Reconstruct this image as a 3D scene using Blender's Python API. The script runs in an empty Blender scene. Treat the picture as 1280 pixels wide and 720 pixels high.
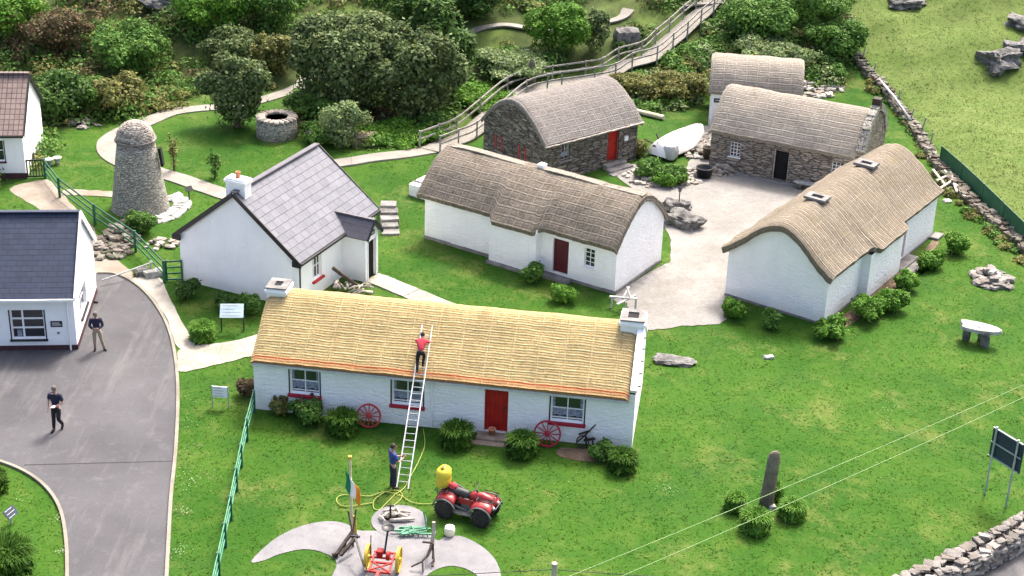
import bpy, bmesh, math, random
import numpy as np
from mathutils import Vector, Matrix, noise as mnoise
from mathutils.geometry import tessellate_polygon
random.seed(7); RNG = np.random.default_rng(7)
S = bpy.context.scene; COL = S.collection
rad = math.radians

# ---------------------------------------------------------------- camera
F_PX, CAM_H, PITCH, ROLL = 2000.0, 30.0, rad(25.4), rad(2.0)
_fw = Vector((0, math.cos(PITCH), -math.sin(PITCH)))
_up0 = Vector((0, math.sin(PITCH), math.cos(PITCH)))
_ri = Vector((1, 0, 0)) * math.cos(ROLL) + _up0 * math.sin(ROLL)
_up = -Vector((1, 0, 0)) * math.sin(ROLL) + _up0 * math.cos(ROLL)
cam = bpy.data.objects.new('camera', bpy.data.cameras.new('camera'))
cam.data.sensor_width = 36; cam.data.lens = F_PX / 1280 * 36
cam.data.clip_start = 0.5; cam.data.clip_end = 2000
m3 = Matrix((_ri, _up, -_fw)).transposed()
cam.matrix_world = Matrix.Translation((0, 0, CAM_H)) @ m3.to_4x4()
COL.objects.link(cam); S.camera = cam
S.render.resolution_x, S.render.resolution_y = 1024, 576

# ---------------------------------------------------------------- light
SUN_EL, SUN_AZ = rad(54), rad(24)          # azimuth from +Y towards +X
w = bpy.data.worlds.new('World'); S.world = w; w.use_nodes = True
nt = w.node_tree; bg = nt.nodes['Background']
sky = nt.nodes.new('ShaderNodeTexSky'); sky.sky_type = 'NISHITA'; sky.sun_disc = False
sky.sun_elevation = SUN_EL; sky.sun_rotation = SUN_AZ; sky.air_density = 0.7; sky.dust_density = 7.0; sky.ozone_density = 0.1
nt.links.new(sky.outputs[0], bg.inputs[0]); bg.inputs[1].default_value = 0.15
sl = bpy.data.lights.new('sun', 'SUN'); sl.energy = 1.5; sl.angle = rad(10.0); sl.color = (1, 0.965, 0.91)
so = bpy.data.objects.new('sun', sl); COL.objects.link(so)
sd = Vector((math.sin(SUN_AZ) * math.cos(SUN_EL), math.cos(SUN_AZ) * math.cos(SUN_EL), math.sin(SUN_EL)))
so.rotation_euler = sd.to_track_quat('Z', 'Y').to_euler(); so.location = (0, 0, 60)
S.view_settings.view_transform = 'Standard'; S.view_settings.look = 'None'
S.view_settings.exposure = 1.82; S.view_settings.gamma = 1; S.view_settings.use_curve_mapping = False

# ---------------------------------------------------------------- terrain height and pixel -> ground
def poly_x(y, pts):
    return np.interp(y, [p[1] for p in pts], [p[0] for p in pts])
FIELD_EDGE = [(17.4, 30), (25.2, 62), (24.7, 68.4), (23.9, 72), (23.3, 75.2), (22.9, 79), (22.8, 86), (22.3, 90.5), (21.1, 94), (19.9, 99), (16, 130)]
def fnoise(x, y, s, seed=0):
    x = np.asarray(x, float) / s; y = np.asarray(y, float) / s
    return (np.sin(x * 1.7 + y * 0.6 + seed) * np.cos(y * 1.9 - x * 0.5 + seed * 2.1) + 0.6 * np.sin(x * 3.9 - y * 2.7 + seed * 1.3) * np.cos(y * 4.3 + x * 1.1)) / 1.6
def hz(x, y):
    x = np.asarray(x, float); y = np.asarray(y, float)
    yb = 88.0 + 0 * x
    d = np.maximum(0, y - yb)
    z = 0.30 * (np.sqrt(d * d + 9) - 3)
    z = np.where(y > 160, 0.30 * (np.sqrt((160 - 88) ** 2 + 9) - 3) + (y - 160) * 0.05, z)
    hill = np.clip(d / 6, 0, 1)
    z = z + hill * 0.35 * fnoise(x, y, 4.0, 1)
    fe = np.clip((x - poly_x(y, FIELD_EDGE)) / 2.5, 0, 1)
    z = z + fe * (0.16 * fnoise(x, y, 2.6, 3) + 0.35 * fnoise(x, y, 8, 5) + 0.3)
    # grassy bank between the slate house and the path
    z = z + 0.55 * np.exp(-(((x + 6.5) / 3.0) ** 2 + ((y - 77.5) / 2.6) ** 2))
    return z
def ray_dir(px, py):
    return _fw * F_PX + _ri * (px - 640) - _up * (py - 360)
def PZ(px, py, z=0.0):
    d = ray_dir(px, py); t = (z - CAM_H) / d.z
    return Vector((0, 0, CAM_H)) + d * t
def G(px, py, off=0.0):
    d = ray_dir(px, py).normalized(); o = Vector((0, 0, CAM_H)); t = 30.0
    for _ in range(400):
        p = o + d * t; g = p.z - float(hz(p.x, p.y)) - off
        if g < 0.01: break
        t += max(g * 0.6, 0.01)
    return o + d * t
def ground(x, y, off=0.0): return Vector((x, y, float(hz(x, y)) + off))

# ---------------------------------------------------------------- materials
MATS = {}
def lin(c):
    return tuple(((v / 12.92) if v <= 0.04045 else ((v + 0.055) / 1.055) ** 2.4) for v in c) + (1,)
def rgb(r, g, b): return lin((r / 255, g / 255, b / 255))
class NT:
    def __init__(s, name):
        s.m = bpy.data.materials.new(name); s.m.use_nodes = True; s.t = s.m.node_tree
        s.b = s.t.nodes['Principled BSDF']; s.out = s.t.nodes['Material Output']; MATS[name] = s.m
    def n(s, typ, **kw):
        nd = s.t.nodes.new(typ)
        for k, v in kw.items(): setattr(nd, k, v)
        return nd
    def l(s, a, b): s.t.links.new(a, b)
    def val(s, sock, v):
        if hasattr(v, 'is_output') or hasattr(v, 'links'): s.l(v, sock)
        else: sock.default_value = v
    def coord(s, which='Object'):
        return s.n('ShaderNodeTexCoord').outputs[which]
    def mapping(s, v, scale=(1, 1, 1), rot=(0, 0, 0)):
        m = s.n('ShaderNodeMapping'); s.l(v, m.inputs[0]); m.inputs['Scale'].default_value = scale; m.inputs['Rotation'].default_value = rot
        return m.outputs[0]
    def noise(s, v, scale, detail=3, rough=0.55, dist=0.0):
        n = s.n('ShaderNodeTexNoise'); s.l(v, n.inputs['Vector']); n.inputs['Scale'].default_value = scale
        n.inputs['Detail'].default_value = detail; n.inputs['Roughness'].default_value = rough; n.inputs['Distortion'].default_value = dist
        return n.outputs['Fac']
    def ramp(s, fac, stops):
        r = s.n('ShaderNodeValToRGB'); s.l(fac, r.inputs[0]); e = r.color_ramp.elements
        while len(e) < len(stops): e.new(0.5)
        for i, (p, c) in enumerate(stops): e[i].position = p; e[i].color = c if len(c) == 4 else tuple(c) + (1,)
        return r.outputs[0]
    def mix(s, fac, a, b, mode='MIX'):
        m = s.n('ShaderNodeMix', data_type='RGBA', blend_type=mode)
        s.val(m.inputs[0], fac); s.val(m.inputs[6], a); s.val(m.inputs[7], b); return m.outputs[2]
    def math(s, op, a, b=0.0, clamp=False):
        m = s.n('ShaderNodeMath', operation=op); m.use_clamp = clamp
        s.val(m.inputs[0], a); s.val(m.inputs[1], b); return m.outputs[0]
    def bump(s, h, dist=0.02, strength=1.0, normal=None):
        b = s.n('ShaderNodeBump'); s.l(h, b.inputs['Height']); b.inputs['Distance'].default_value = dist; b.inputs['Strength'].default_value = strength
        if normal: s.l(normal, b.inputs['Normal'])
        return b.outputs[0]
    def fin(s, col, rough=0.85, normal=None, metal=0.0, spec=0.3):
        s.val(s.b.inputs['Base Color'], col); s.val(s.b.inputs['Roughness'], rough)
        s.b.inputs['Metallic'].default_value = metal; s.b.inputs['Specular IOR Level'].default_value = spec
        if normal is not None: s.l(normal, s.b.inputs['Normal'])
        return s.m
G3 = lambda v: (v, v, v, 1)
def mottled(name, c1, c2, scale=3.0, rough=0.8, bump=0.01, bscale=20, metal=0.0, spec=0.3):
    t = NT(name); v = t.coord(); n1 = t.noise(v, scale, 4)
    col = t.mix(t.ramp(n1, [(0.35, G3(0)), (0.65, G3(1))]), c1, c2)
    return t.fin(col, rough, t.bump(t.noise(v, bscale, 3), bump), metal, spec)

def mat_whitewash(name, rough_amp, base=(0.87, 0.865, 0.86, 1)):
    t = NT(name); v = t.coord()
    lump = t.noise(t.mapping(v, (1, 1, 2.2)), 4.2, 4, 0.6, 0.6)
    stain = t.noise(v, 0.9, 5, 0.65)
    fine = t.noise(v, 26, 2)
    sep = t.n('ShaderNodeSeparateXYZ'); t.l(v, sep.inputs[0])
    low = t.math('MULTIPLY', t.math('SUBTRACT', 0.55, sep.outputs[2], True), t.math('MULTIPLY', t.noise(v, 3.0, 4, 0.7), 1.3), True)
    col = t.mix(t.ramp(stain, [(0.40, G3(0)), (0.75, G3(0.35))]), base, (0.66, 0.67, 0.66, 1))
    col = t.mix(t.math('MULTIPLY', low, 0.75), col, (0.33, 0.34, 0.27, 1))
    drip = t.noise(t.mapping(v, (5, 5, 0.35)), 1.6, 4, 0.6)
    col = t.mix(t.ramp(drip, [(0.58, G3(0)), (0.85, G3(0.35))]), col, (0.52, 0.52, 0.48, 1))
    h = t.math('ADD', lump, t.math('MULTIPLY', fine, 0.12))
    return t.fin(col, 0.9, t.bump(h, rough_amp))
mat_whitewash('whitewash_rough', 0.06)
mat_whitewash('whitewash_smooth', 0.012, (0.85, 0.85, 0.86, 1))

def mat_stone(name, c, dark=(0.035, 0.033, 0.03, 1), su=2.0, sv=8.5, lichen=0.25):
    t = NT(name); uv = t.coord('UV'); d = t.n('ShaderNodeTexNoise'); t.l(uv, d.inputs['Vector']); d.inputs['Scale'].default_value = 2.0
    add = t.n('ShaderNodeVectorMath', operation='MULTIPLY_ADD'); t.l(d.outputs['Color'], add.inputs[0]); add.inputs[1].default_value = (0.16, 0.07, 0); t.l(uv, add.inputs[2])
    mp = t.mapping(add.outputs[0], (su, sv, 1))
    vo = t.n('ShaderNodeTexVoronoi'); t.l(mp, vo.inputs['Vector']); vo.inputs['Scale'].default_value = 1.0; vo.inputs['Randomness'].default_value = 0.85
    ve = t.n('ShaderNodeTexVoronoi', feature='DISTANCE_TO_EDGE'); t.l(mp, ve.inputs['Vector']); ve.inputs['Scale'].default_value = 1.0; ve.inputs['Randomness'].default_value = 0.85
    sep = t.n('ShaderNodeSeparateColor'); t.l(vo.outputs['Color'], sep.inputs[0])
    n = len(c); col = t.ramp(sep.outputs[0], [(0.05 + i * 0.9 / max(1, n - 1), c[i]) for i in range(n)])
    col = t.mix(t.ramp(t.noise(uv, 9, 4, 0.7), [(0.4, G3(0)), (0.8, G3(0.5))]), col, (0.09, 0.085, 0.08, 1))
    col = t.mix(t.ramp(t.noise(uv, 1.2, 4, 0.7), [(0.5, G3(0)), (0.75, G3(lichen))]), col, (0.42, 0.42, 0.36, 1))
    edge = t.ramp(ve.outputs['Distance'], [(0.01, G3(0)), (0.09, G3(1))])
    col = t.mix(edge, dark, col)
    h = t.math('ADD', t.math('MULTIPLY', edge, 1.0), t.math('MULTIPLY', t.noise(uv, 14, 3), 0.35))
    return t.fin(col, 0.9, t.bump(h, 0.06))
mat_stone('stone_dark_wall', [(0.10, 0.08, 0.065, 1), (0.2, 0.165, 0.13, 1), (0.15, 0.135, 0.12, 1), (0.30, 0.26, 0.21, 1), (0.12, 0.10, 0.09, 1)])
mat_stone('stone_tan_wall', [(0.19, 0.155, 0.12, 1), (0.30, 0.25, 0.19, 1), (0.24, 0.21, 0.18, 1), (0.36, 0.31, 0.25, 1), (0.2, 0.18, 0.16, 1)], dark=(0.08, 0.07, 0.06, 1))
mat_stone('stone_grey_wall', [(0.30, 0.285, 0.24, 1), (0.40, 0.38, 0.32, 1), (0.34, 0.32, 0.275, 1), (0.46, 0.44, 0.38, 1), (0.31, 0.295, 0.255, 1)], dark=(0.21, 0.195, 0.165, 1), su=4.6, sv=10.0, lichen=0.6)

def mat_thatch(name, c_dark, c_mid, c_light, rope_c, ropes_along=0.27, ropes_down=0.9, a_str=0.8, d_str=0.5, red=0.0, patch=(0.12, 0.10, 0.07, 1), patch_amt=0.25, ropew=0.04):
    """UV: u metres along the ridge, v metres up the slope from the front eave."""
    t = NT(name); uv = t.coord('UV')
    strand = t.noise(t.mapping(uv, (22, 3.0, 1)), 1.0, 3, 0.6, 0.3)
    big = t.noise(t.mapping(uv, (1, 1.6, 1)), 0.8, 4, 0.6)
    mid = t.noise(t.mapping(uv, (1, 2.5, 1)), 5.5, 4, 0.7)
    col = t.mix(t.ramp(strand, [(0.32, G3(0)), (0.68, G3(1))]), c_dark, c_mid)
    col = t.mix(t.ramp(mid, [(0.42, G3(0)), (0.68, G3(0.9))]), col, c_light)
    col = t.mix(t.ramp(big, [(0.50, G3(0)), (0.72, G3(patch_amt))]), col, patch)
    col = t.mix(t.ramp(t.noise(t.mapping(uv, (1.4, .45, 1)), 1.1, 5, 0.7), [(0.52, G3(0)), (0.74, G3(0.55))]), col, tuple(x * .8 for x in c_dark[:3]) + (1,))
    sep = t.n('ShaderNodeSeparateXYZ'); t.l(uv, sep.inputs[0])
    wob = t.math('MULTIPLY', t.math('SUBTRACT', t.noise(uv, 1.3, 3), 0.5), 0.13)
    wob2 = t.math('MULTIPLY', t.math('SUBTRACT', t.noise(uv, 2.1, 3), 0.5), 0.12)
    def lines(c, w_, sp, wid, w2=0.0):
        f = t.math('DIVIDE', t.math('PINGPONG', t.math('ADD', c, w_), sp / 2), sp / 2)
        return t.ramp(f, [(0.0, G3(1)), (wid, G3(0))]), t.ramp(f, [(wid * .8, G3(0)), (wid * 1.5, G3(1)), (wid * 2.6, G3(0))])
    wa = min(.45, ropew / (ropes_along / 2)); wd = min(.45, ropew / (ropes_down / 2))
    la, ga = lines(sep.outputs[1], wob, ropes_along, wa); ld, gd = lines(sep.outputs[0], wob2, ropes_down, wd)
    brk = t.ramp(t.noise(uv, 2.6, 3, 0.7), [(0.35, G3(0.15)), (0.6, G3(1))])
    fa = t.math('MULTIPLY', t.math('MULTIPLY', la, a_str), brk); fd = t.math('MULTIPLY', t.math('MULTIPLY', ld, d_str), brk)
    rope = t.math('MAXIMUM', fa, fd)
    grv_shade = t.math('MAXIMUM', t.math('MULTIPLY', ga, a_str * .75), t.math('MULTIPLY', gd, d_str * .75))
    col = t.mix(t.math('MULTIPLY', grv_shade, .38), col, tuple(x * .45 for x in c_dark[:3]) + (1,))  # dark lines beside the ropes: their shading is put into the colour
    col = t.mix(rope, col, rope_c)
    if red:
        r1 = t.ramp(sep.outputs[1], [(0.0, G3(0.55)), (0.42, G3(0.55)), (0.43, G3(1)), (0.50, G3(1)), (0.51, G3(0)), (1.0, G3(0))])
        # painted tar-red line near the eave
        v1 = t.math('ADD', sep.outputs[1], t.math('MULTIPLY', t.math('SUBTRACT', t.noise(uv, 3.0, 2), 0.5), 0.03))
        band = t.ramp(v1, [(0.0, G3(0.30)), (0.145, G3(0.34)), (0.16, G3(0.9)), (0.215, G3(0.95)), (0.235, G3(0.10)), (0.5, G3(0))])
        col = t.mix(t.math('MULTIPLY', band, 0.85), col, (0.40, 0.075, 0.025, 1))
    h = t.math('ADD', t.math('SUBTRACT', t.math('MULTIPLY', rope, 1.2), t.math('MULTIPLY', grv_shade, .9)), t.math('ADD', t.math('MULTIPLY', strand, 0.45), t.math('MULTIPLY', mid, 0.7)))
    return t.fin(col, 0.95, t.bump(h, 0.02), spec=0.1)
mat_thatch('thatch_fresh_straw', (0.23, 0.165, 0.070, 1), (0.35, 0.265, 0.125, 1), (0.44, 0.35, 0.18, 1), (0.54, 0.455, 0.27, 1), 0.215, 0.95, 0.6, 0.45, ropew=.036, red=1, patch=(0.24, 0.185, 0.09, 1), patch_amt=0.5)
mat_thatch('thatch_brown', (0.098, 0.080, 0.060, 1), (0.179, 0.153, 0.121, 1), (0.249, 0.219, 0.179, 1), (0.305, 0.269, 0.220, 1), 0.36, 0.40, 0.65, 0.7, patch=(0.094, 0.075, 0.054, 1), patch_amt=0.6)
mat_thatch('thatch_tan', (0.106, 0.084, 0.062, 1), (0.178, 0.150, 0.113, 1), (0.228, 0.197, 0.154, 1), (0.363, 0.327, 0.269, 1), 1.1, 0.33, 0.3, 1.15, patch=(0.170, 0.137, 0.082, 1), patch_amt=0.75)
mat_thatch('thatch_pale', (0.159, 0.135, 0.107, 1), (0.250, 0.222, 0.183, 1), (0.316, 0.289, 0.244, 1), (0.408, 0.378, 0.329, 1), 0.34, 0.62, 0.7, 0.5, patch=(0.238, 0.208, 0.153, 1), patch_amt=0.5)
mat_thatch('thatch_grey', (0.097, 0.086, 0.077, 1), (0.180, 0.165, 0.151, 1), (0.246, 0.229, 0.211, 1), (0.326, 0.304, 0.282, 1), 0.33, 0.48, 0.55, 0.55, patch=(0.150, 0.132, 0.106, 1), patch_amt=0.5)

def mat_slates(name, c1, c2, mortar, w_, h_, rough=0.55, bias=0.0, ms=0.012, bump=0.02, offset=0.5):
    t = NT(name); uv = t.coord('UV'); br = t.n('ShaderNodeTexBrick'); t.l(uv, br.inputs['Vector'])
    br.inputs['Color1'].default_value = c1; br.inputs['Color2'].default_value = c2; br.inputs['Mortar'].default_value = mortar
    br.inputs['Scale'].default_value = 1; br.inputs['Mortar Size'].default_value = ms; br.inputs['Brick Width'].default_value = w_; br.inputs['Row Height'].default_value = h_
    br.offset = offset; br.inputs['Bias'].default_value = bias; br.inputs['Mortar Smooth'].default_value = 0.1
    col = t.mix(t.ramp(t.noise(uv, 1.5, 5, 0.7), [(0.35, G3(0)), (0.75, G3(0.35))]), br.outputs['Color'], tuple(x * 1.7 for x in c2[:3]) + (1,))
    col = t.mix(t.ramp(t.noise(uv, 8, 4, 0.75), [(0.55, G3(0)), (0.8, G3(0.2))]), col, tuple(x * 2.0 for x in c2[:3]) + (1,))
    # each slate tips up towards its lower edge
    sep = t.n('ShaderNodeSeparateXYZ'); t.l(uv, sep.inputs[0])
    saw = t.math('FRACT', t.math('DIVIDE', sep.outputs[1], h_))
    hgt = t.math('ADD', t.math('MULTIPLY', t.math('SUBTRACT', 1.0, saw), 0.8), t.math('MULTIPLY', t.math('SUBTRACT', 1.0, br.outputs['Fac']), 0.6))
    return t.fin(col, rough, t.bump(hgt, bump), spec=0.4)
mat_slates('slate_grey', (0.100, 0.103, 0.122, 1), (0.130, 0.133, 0.152, 1), (0.055, 0.055, 0.066, 1), 0.50, 0.36, 0.75)
mat_slates('slate_porch', (0.065, 0.062, 0.075, 1), (0.095, 0.09, 0.105, 1), (0.06, 0.06, 0.065, 1), 0.50, 0.26)
mat_slates('slate_navy', (0.013, 0.021, 0.046, 1), (0.019, 0.029, 0.058, 1), (0.008, 0.011, 0.024, 1), 0.40, 0.235, 0.7, bump=0.014)
mat_slates('tile_brown', (0.13, 0.095, 0.085, 1), (0.17, 0.125, 0.11, 1), (0.04, 0.03, 0.03, 1), 0.24, 0.30, 0.8, ms=0.022, bump=0.05, offset=0.0)

def mat_ground():
    t = NT('meadow_grass'); v = t.coord('Object')
    af = t.n('ShaderNodeAttribute', attribute_name='field'); as_ = t.n('ShaderNodeAttribute', attribute_name='scrub')
    big = t.noise(v, 0.16, 4, 0.6); mid = t.noise(v, 0.8, 5, 0.65); fine = t.noise(v, 7.0, 4, 0.75)
    lawn = t.mix(t.ramp(big, [(0.38, G3(0)), (0.62, G3(1))]), (0.021, 0.070, 0.006, 1), (0.037, 0.092, 0.009, 1))
    lawn = t.mix(t.ramp(mid, [(0.48, G3(0)), (0.75, G3(0.75))]), lawn, (0.062, 0.108, 0.016, 1))
    lawn = t.mix(t.ramp(t.noise(v, 2.2, 4, 0.7), [(0.60, G3(0)), (0.78, G3(0.55))]), lawn, (0.022, 0.062, 0.009, 1))
    lawn = t.mix(t.ramp(t.noise(v, 0.42, 4, 0.6), [(0.50, G3(0)), (0.68, G3(0.55))]), lawn, (0.020, 0.066, 0.010, 1))
    lawn = t.mix(t.ramp(t.noise(t.mapping(v, (1, 1, 1), (0, 0, 1.0)), 0.35, 6, 0.75), [(0.52, G3(0)), (0.66, G3(0.6))]), lawn, (0.115, 0.135, 0.035, 1))
    field = t.mix(t.ramp(mid, [(0.35, G3(0)), (0.65, G3(1))]), (0.076, 0.118, 0.026, 1), (0.108, 0.145, 0.040, 1))
    field = t.mix(t.ramp(t.noise(v, 0.33, 5, 0.7), [(0.50, G3(0)), (0.70, G3(0.6))]), field, (0.065, 0.112, 0.020, 1))
    field = t.mix(t.ramp(t.noise(v, 2.0, 6, 0.85), [(0.53, G3(0)), (0.62, G3(0.85))]), field, (0.045, 0.065, 0.016, 1))
    col = t.mix(af.outputs['Fac'], lawn, field)
    soil = t.mix(t.ramp(t.noise(v, 0.5, 5, 0.7), [(0.4, G3(0)), (0.62, G3(1))]), (0.035, 0.055, 0.015, 1), (0.06, 0.075, 0.025, 1))
    soil = t.mix(t.ramp(t.noise(v, 0.22, 4, 0.6), [(0.5, G3(0)), (0.6, G3(0.9))]), soil, (0.085, 0.125, 0.03, 1))
    col = t.mix(as_.outputs['Fac'], col, soil)
    bl = t.ramp(fine, [(0.3, G3(0.82)), (0.7, G3(1.18))])
    col = t.mix(1.0, col, bl, 'MULTIPLY')
    spk = t.noise(v, 28, 2, 0.8)
    col = t.mix(1.0, col, t.ramp(spk, [(0.3, G3(0.86)), (0.7, G3(1.14))]), 'MULTIPLY')
    h = t.math('ADD', t.math('MULTIPLY', fine, 0.6), t.math('ADD', t.math('MULTIPLY', mid, 0.8), t.math('MULTIPLY', spk, 0.35)))
    return t.fin(col, 0.95, t.bump(h, 0.012), spec=0.1)
mat_ground()
def mat_asphalt():
    t = NT('asphalt'); v = t.coord()
    n1 = t.noise(v, 0.25, 5, 0.6); n2 = t.noise(v, 1.4, 5, 0.7); f = t.noise(v, 30, 3, 0.8)
    col = t.mix(t.ramp(n1, [(0.35, G3(0)), (0.68, G3(1))]), (0.050, 0.050, 0.055, 1), (0.080, 0.079, 0.084, 1))
    col = t.mix(t.ramp(n2, [(0.55, G3(0)), (0.8, G3(0.45))]), col, (0.15, 0.148, 0.15, 1))
    col = t.mix(t.ramp(t.noise(t.mapping(v, (0.5, 2, 1)), 0.7, 4), [(0.56, G3(0)), (0.72, G3(0.4))]), col, (0.07, 0.066, 0.07, 1))
    streak = t.noise(t.mapping(v, (1.1, 0.14, 1), (0, 0, 0.05)), 0.9, 5, 0.7)
    col = t.mix(t.ramp(streak, [(0.52, G3(0)), (0.7, G3(0.5))]), col, (0.15, 0.142, 0.138, 1))
    spot = t.noise(v, 2.3, 3, 0.6); col = t.mix(t.ramp(spot, [(0.66, G3(0)), (0.74, G3(0.6))]), col, (0.045, 0.042, 0.044, 1))
    col = t.mix(1.0, col, t.ramp(f, [(0.3, G3(0.8)), (0.7, G3(1.22))]), 'MULTIPLY')
    return t.fin(col, 0.85, t.bump(f, 0.01))
mat_asphalt()
def mat_gravel():
    t = NT('gravel_yard'); v = t.coord()
    col = t.mix(t.ramp(t.noise(v, 0.4, 5, 0.65), [(0.35, G3(0)), (0.62, G3(1))]), (0.165, 0.157, 0.142, 1), (0.228, 0.22, 0.203, 1))
    col = t.mix(t.ramp(t.noise(v, 1.7, 5, 0.7), [(0.55, G3(0)), (0.75, G3(0.55))]), col, (0.14, 0.128, 0.108, 1))
    vo = t.n('ShaderNodeTexVoronoi'); t.l(v, vo.inputs['Vector']); vo.inputs['Scale'].default_value = 11
    sep = t.n('ShaderNodeSeparateColor'); t.l(vo.outputs['Color'], sep.inputs[0])
    col = t.mix(1.0, col, t.ramp(sep.outputs[0], [(0.0, G3(0.88)), (1.0, G3(1.08))]), 'MULTIPLY')
    return t.fin(col, 0.95, t.bump(t.math('ADD', sep.outputs[1], t.noise(v, 1.5, 4)), 0.008))
mat_gravel()
def mat_concrete(name, c1, c2, slab=None, crazy=False):
    t = NT(name); v = t.coord()
    col = t.mix(t.ramp(t.noise(v, 0.9, 5, 0.7), [(0.38, G3(0)), (0.66, G3(1))]), c1, c2)
    col = t.mix(t.ramp(t.noise(v, 4, 5, 0.8), [(0.55, G3(0)), (0.75, G3(0.5))]), col, tuple(x * 0.6 for x in c1[:3]) + (1,))
    h = t.noise(v, 25, 3)
    if crazy:
        d = t.n('ShaderNodeTexNoise'); t.l(v, d.inputs['Vector']); d.inputs['Scale'].default_value = 1.5
        add = t.n('ShaderNodeVectorMath', operation='MULTIPLY_ADD'); t.l(d.outputs['Color'], add.inputs[0]); add.inputs[1].default_value = (0.3, 0.3, 0); t.l(v, add.inputs[2])
        ve = t.n('ShaderNodeTexVoronoi', feature='DISTANCE_TO_EDGE'); t.l(add.outputs[0], ve.inputs['Vector']); ve.inputs['Scale'].default_value = 1.7
        vc = t.n('ShaderNodeTexVoronoi'); t.l(add.outputs[0], vc.inputs['Vector']); vc.inputs['Scale'].default_value = 1.7
        sep = t.n('ShaderNodeSeparateColor'); t.l(vc.outputs['Color'], sep.inputs[0])
        col = t.mix(1.0, col, t.ramp(sep.outputs[0], [(0.0, G3(0.82)), (1.0, G3(1.15))]), 'MULTIPLY')
        e = t.ramp(ve.outputs['Distance'], [(0.012, G3(0)), (0.045, G3(1))])
        col = t.mix(e, (0.24, 0.22, 0.17, 1), col); h = e
    if slab:
        uv = t.coord('UV'); s2 = t.n('ShaderNodeSeparateXYZ'); t.l(uv, s2.inputs[0])
        f = t.math('PINGPONG', s2.outputs[0], slab / 2)
        e = t.ramp(f, [(0.0, G3(1)), (0.035, G3(0))]); col = t.mix(e, col, (0.14, 0.13, 0.11, 1))
    return t.fin(col, 0.9, t.bump(h, 0.012))
mat_concrete('concrete_path', (0.185, 0.172, 0.148, 1), (0.25, 0.234, 0.205, 1), slab=2.4)
mat_concrete('concrete_slab', (0.25, 0.23, 0.195, 1), (0.34, 0.32, 0.28, 1))
mat_concrete('dirt_track', (0.18, 0.15, 0.115, 1), (0.26, 0.225, 0.185, 1))
mat_concrete('crazy_paving', (0.25, 0.234, 0.19, 1), (0.32, 0.30, 0.25, 1), crazy=True)
mat_concrete('grey_paving', (0.15, 0.148, 0.155, 1), (0.21, 0.205, 0.21, 1))
mat_concrete('kerb_concrete', (0.17, 0.155, 0.125, 1), (0.25, 0.23, 0.19, 1))

def mat_leaf(name, cs, trans=0.25, rough=0.6):
    t = NT(name); geo = t.n('ShaderNodeNewGeometry'); v = t.coord('Object')
    oi = t.n('ShaderNodeObjectInfo')
    r = geo.outputs['Random Per Island']
    n = len(cs); col = t.ramp(r, [(0.05 + i * 0.9 / max(1, n - 1), cs[i]) for i in range(n)])
    big = t.noise(v, 0.9, 3, 0.6)
    col = t.mix(1.0, col, t.ramp(big, [(0.3, G3(0.75)), (0.7, G3(1.25))]), 'MULTIPLY')
    hue = t.noise(v, 1.7, 4, 0.7)
    col = t.mix(t.ramp(hue, [(0.5, G3(0)), (0.68, G3(0.5))]), col, t.mix(1.0, col, (1.9, 1.35, 0.9, 1), 'MULTIPLY'))
    bs = t.b; t.fin(col, rough, spec=0.07)
    tr = t.n('ShaderNodeBsdfTranslucent'); t.l(col, tr.inputs[0]); mx = t.n('ShaderNodeMixShader'); mx.inputs[0].default_value = trans
    t.l(bs.outputs[0], mx.inputs[1]); t.l(tr.outputs[0], mx.inputs[2]); t.l(mx.outputs[0], t.out.inputs[0])
    return t.m
mat_leaf('leaf_dark', [(0.030, 0.070, 0.016, 1), (0.055, 0.12, 0.027, 1), (0.09, 0.165, 0.042, 1), (0.042, 0.085, 0.022, 1)])
mat_leaf('leaf_mid', [(0.045, 0.11, 0.018, 1), (0.075, 0.175, 0.03, 1), (0.12, 0.23, 0.05, 1), (0.06, 0.12, 0.03, 1)])
mat_leaf('leaf_bright', [(0.045, 0.135, 0.014, 1), (0.085, 0.205, 0.024, 1), (0.135, 0.265, 0.042, 1), (0.065, 0.155, 0.022, 1)])
mat_leaf('leaf_greygreen', [(0.050, 0.085, 0.026, 1), (0.095, 0.145, 0.05, 1), (0.17, 0.22, 0.10, 1), (0.035, 0.065, 0.018, 1)])
mat_leaf('leaf_pale', [(0.12, 0.19, 0.07, 1), (0.19, 0.26, 0.11, 1), (0.09, 0.16, 0.045, 1), (0.26, 0.30, 0.17, 1)])
mat_leaf('leaf_olive', [(0.11, 0.13, 0.035, 1), (0.17, 0.185, 0.055, 1), (0.22, 0.21, 0.085, 1), (0.08, 0.11, 0.03, 1)])
mat_leaf('leaf_brown', [(0.10, 0.072, 0.042, 1), (0.15, 0.11, 0.065, 1), (0.075, 0.06, 0.035, 1), (0.075, 0.09, 0.03, 1)])
mat_leaf('leaf_strap', [(0.020, 0.055, 0.009, 1), (0.042, 0.105, 0.014, 1), (0.08, 0.17, 0.024, 1), (0.028, 0.07, 0.011, 1)], .3, .7)
mat_leaf('blade_green', [(0.034, 0.098, 0.009, 1), (0.047, 0.112, 0.012, 1), (0.07, 0.132, 0.018, 1), (0.038, 0.095, 0.010, 1)], 0.6, .95)
mat_leaf('blade_field', [(0.09, 0.14, 0.03, 1), (0.12, 0.16, 0.045, 1), (0.07, 0.115, 0.022, 1), (0.13, 0.16, 0.05, 1)], 0.55, .95)
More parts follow.
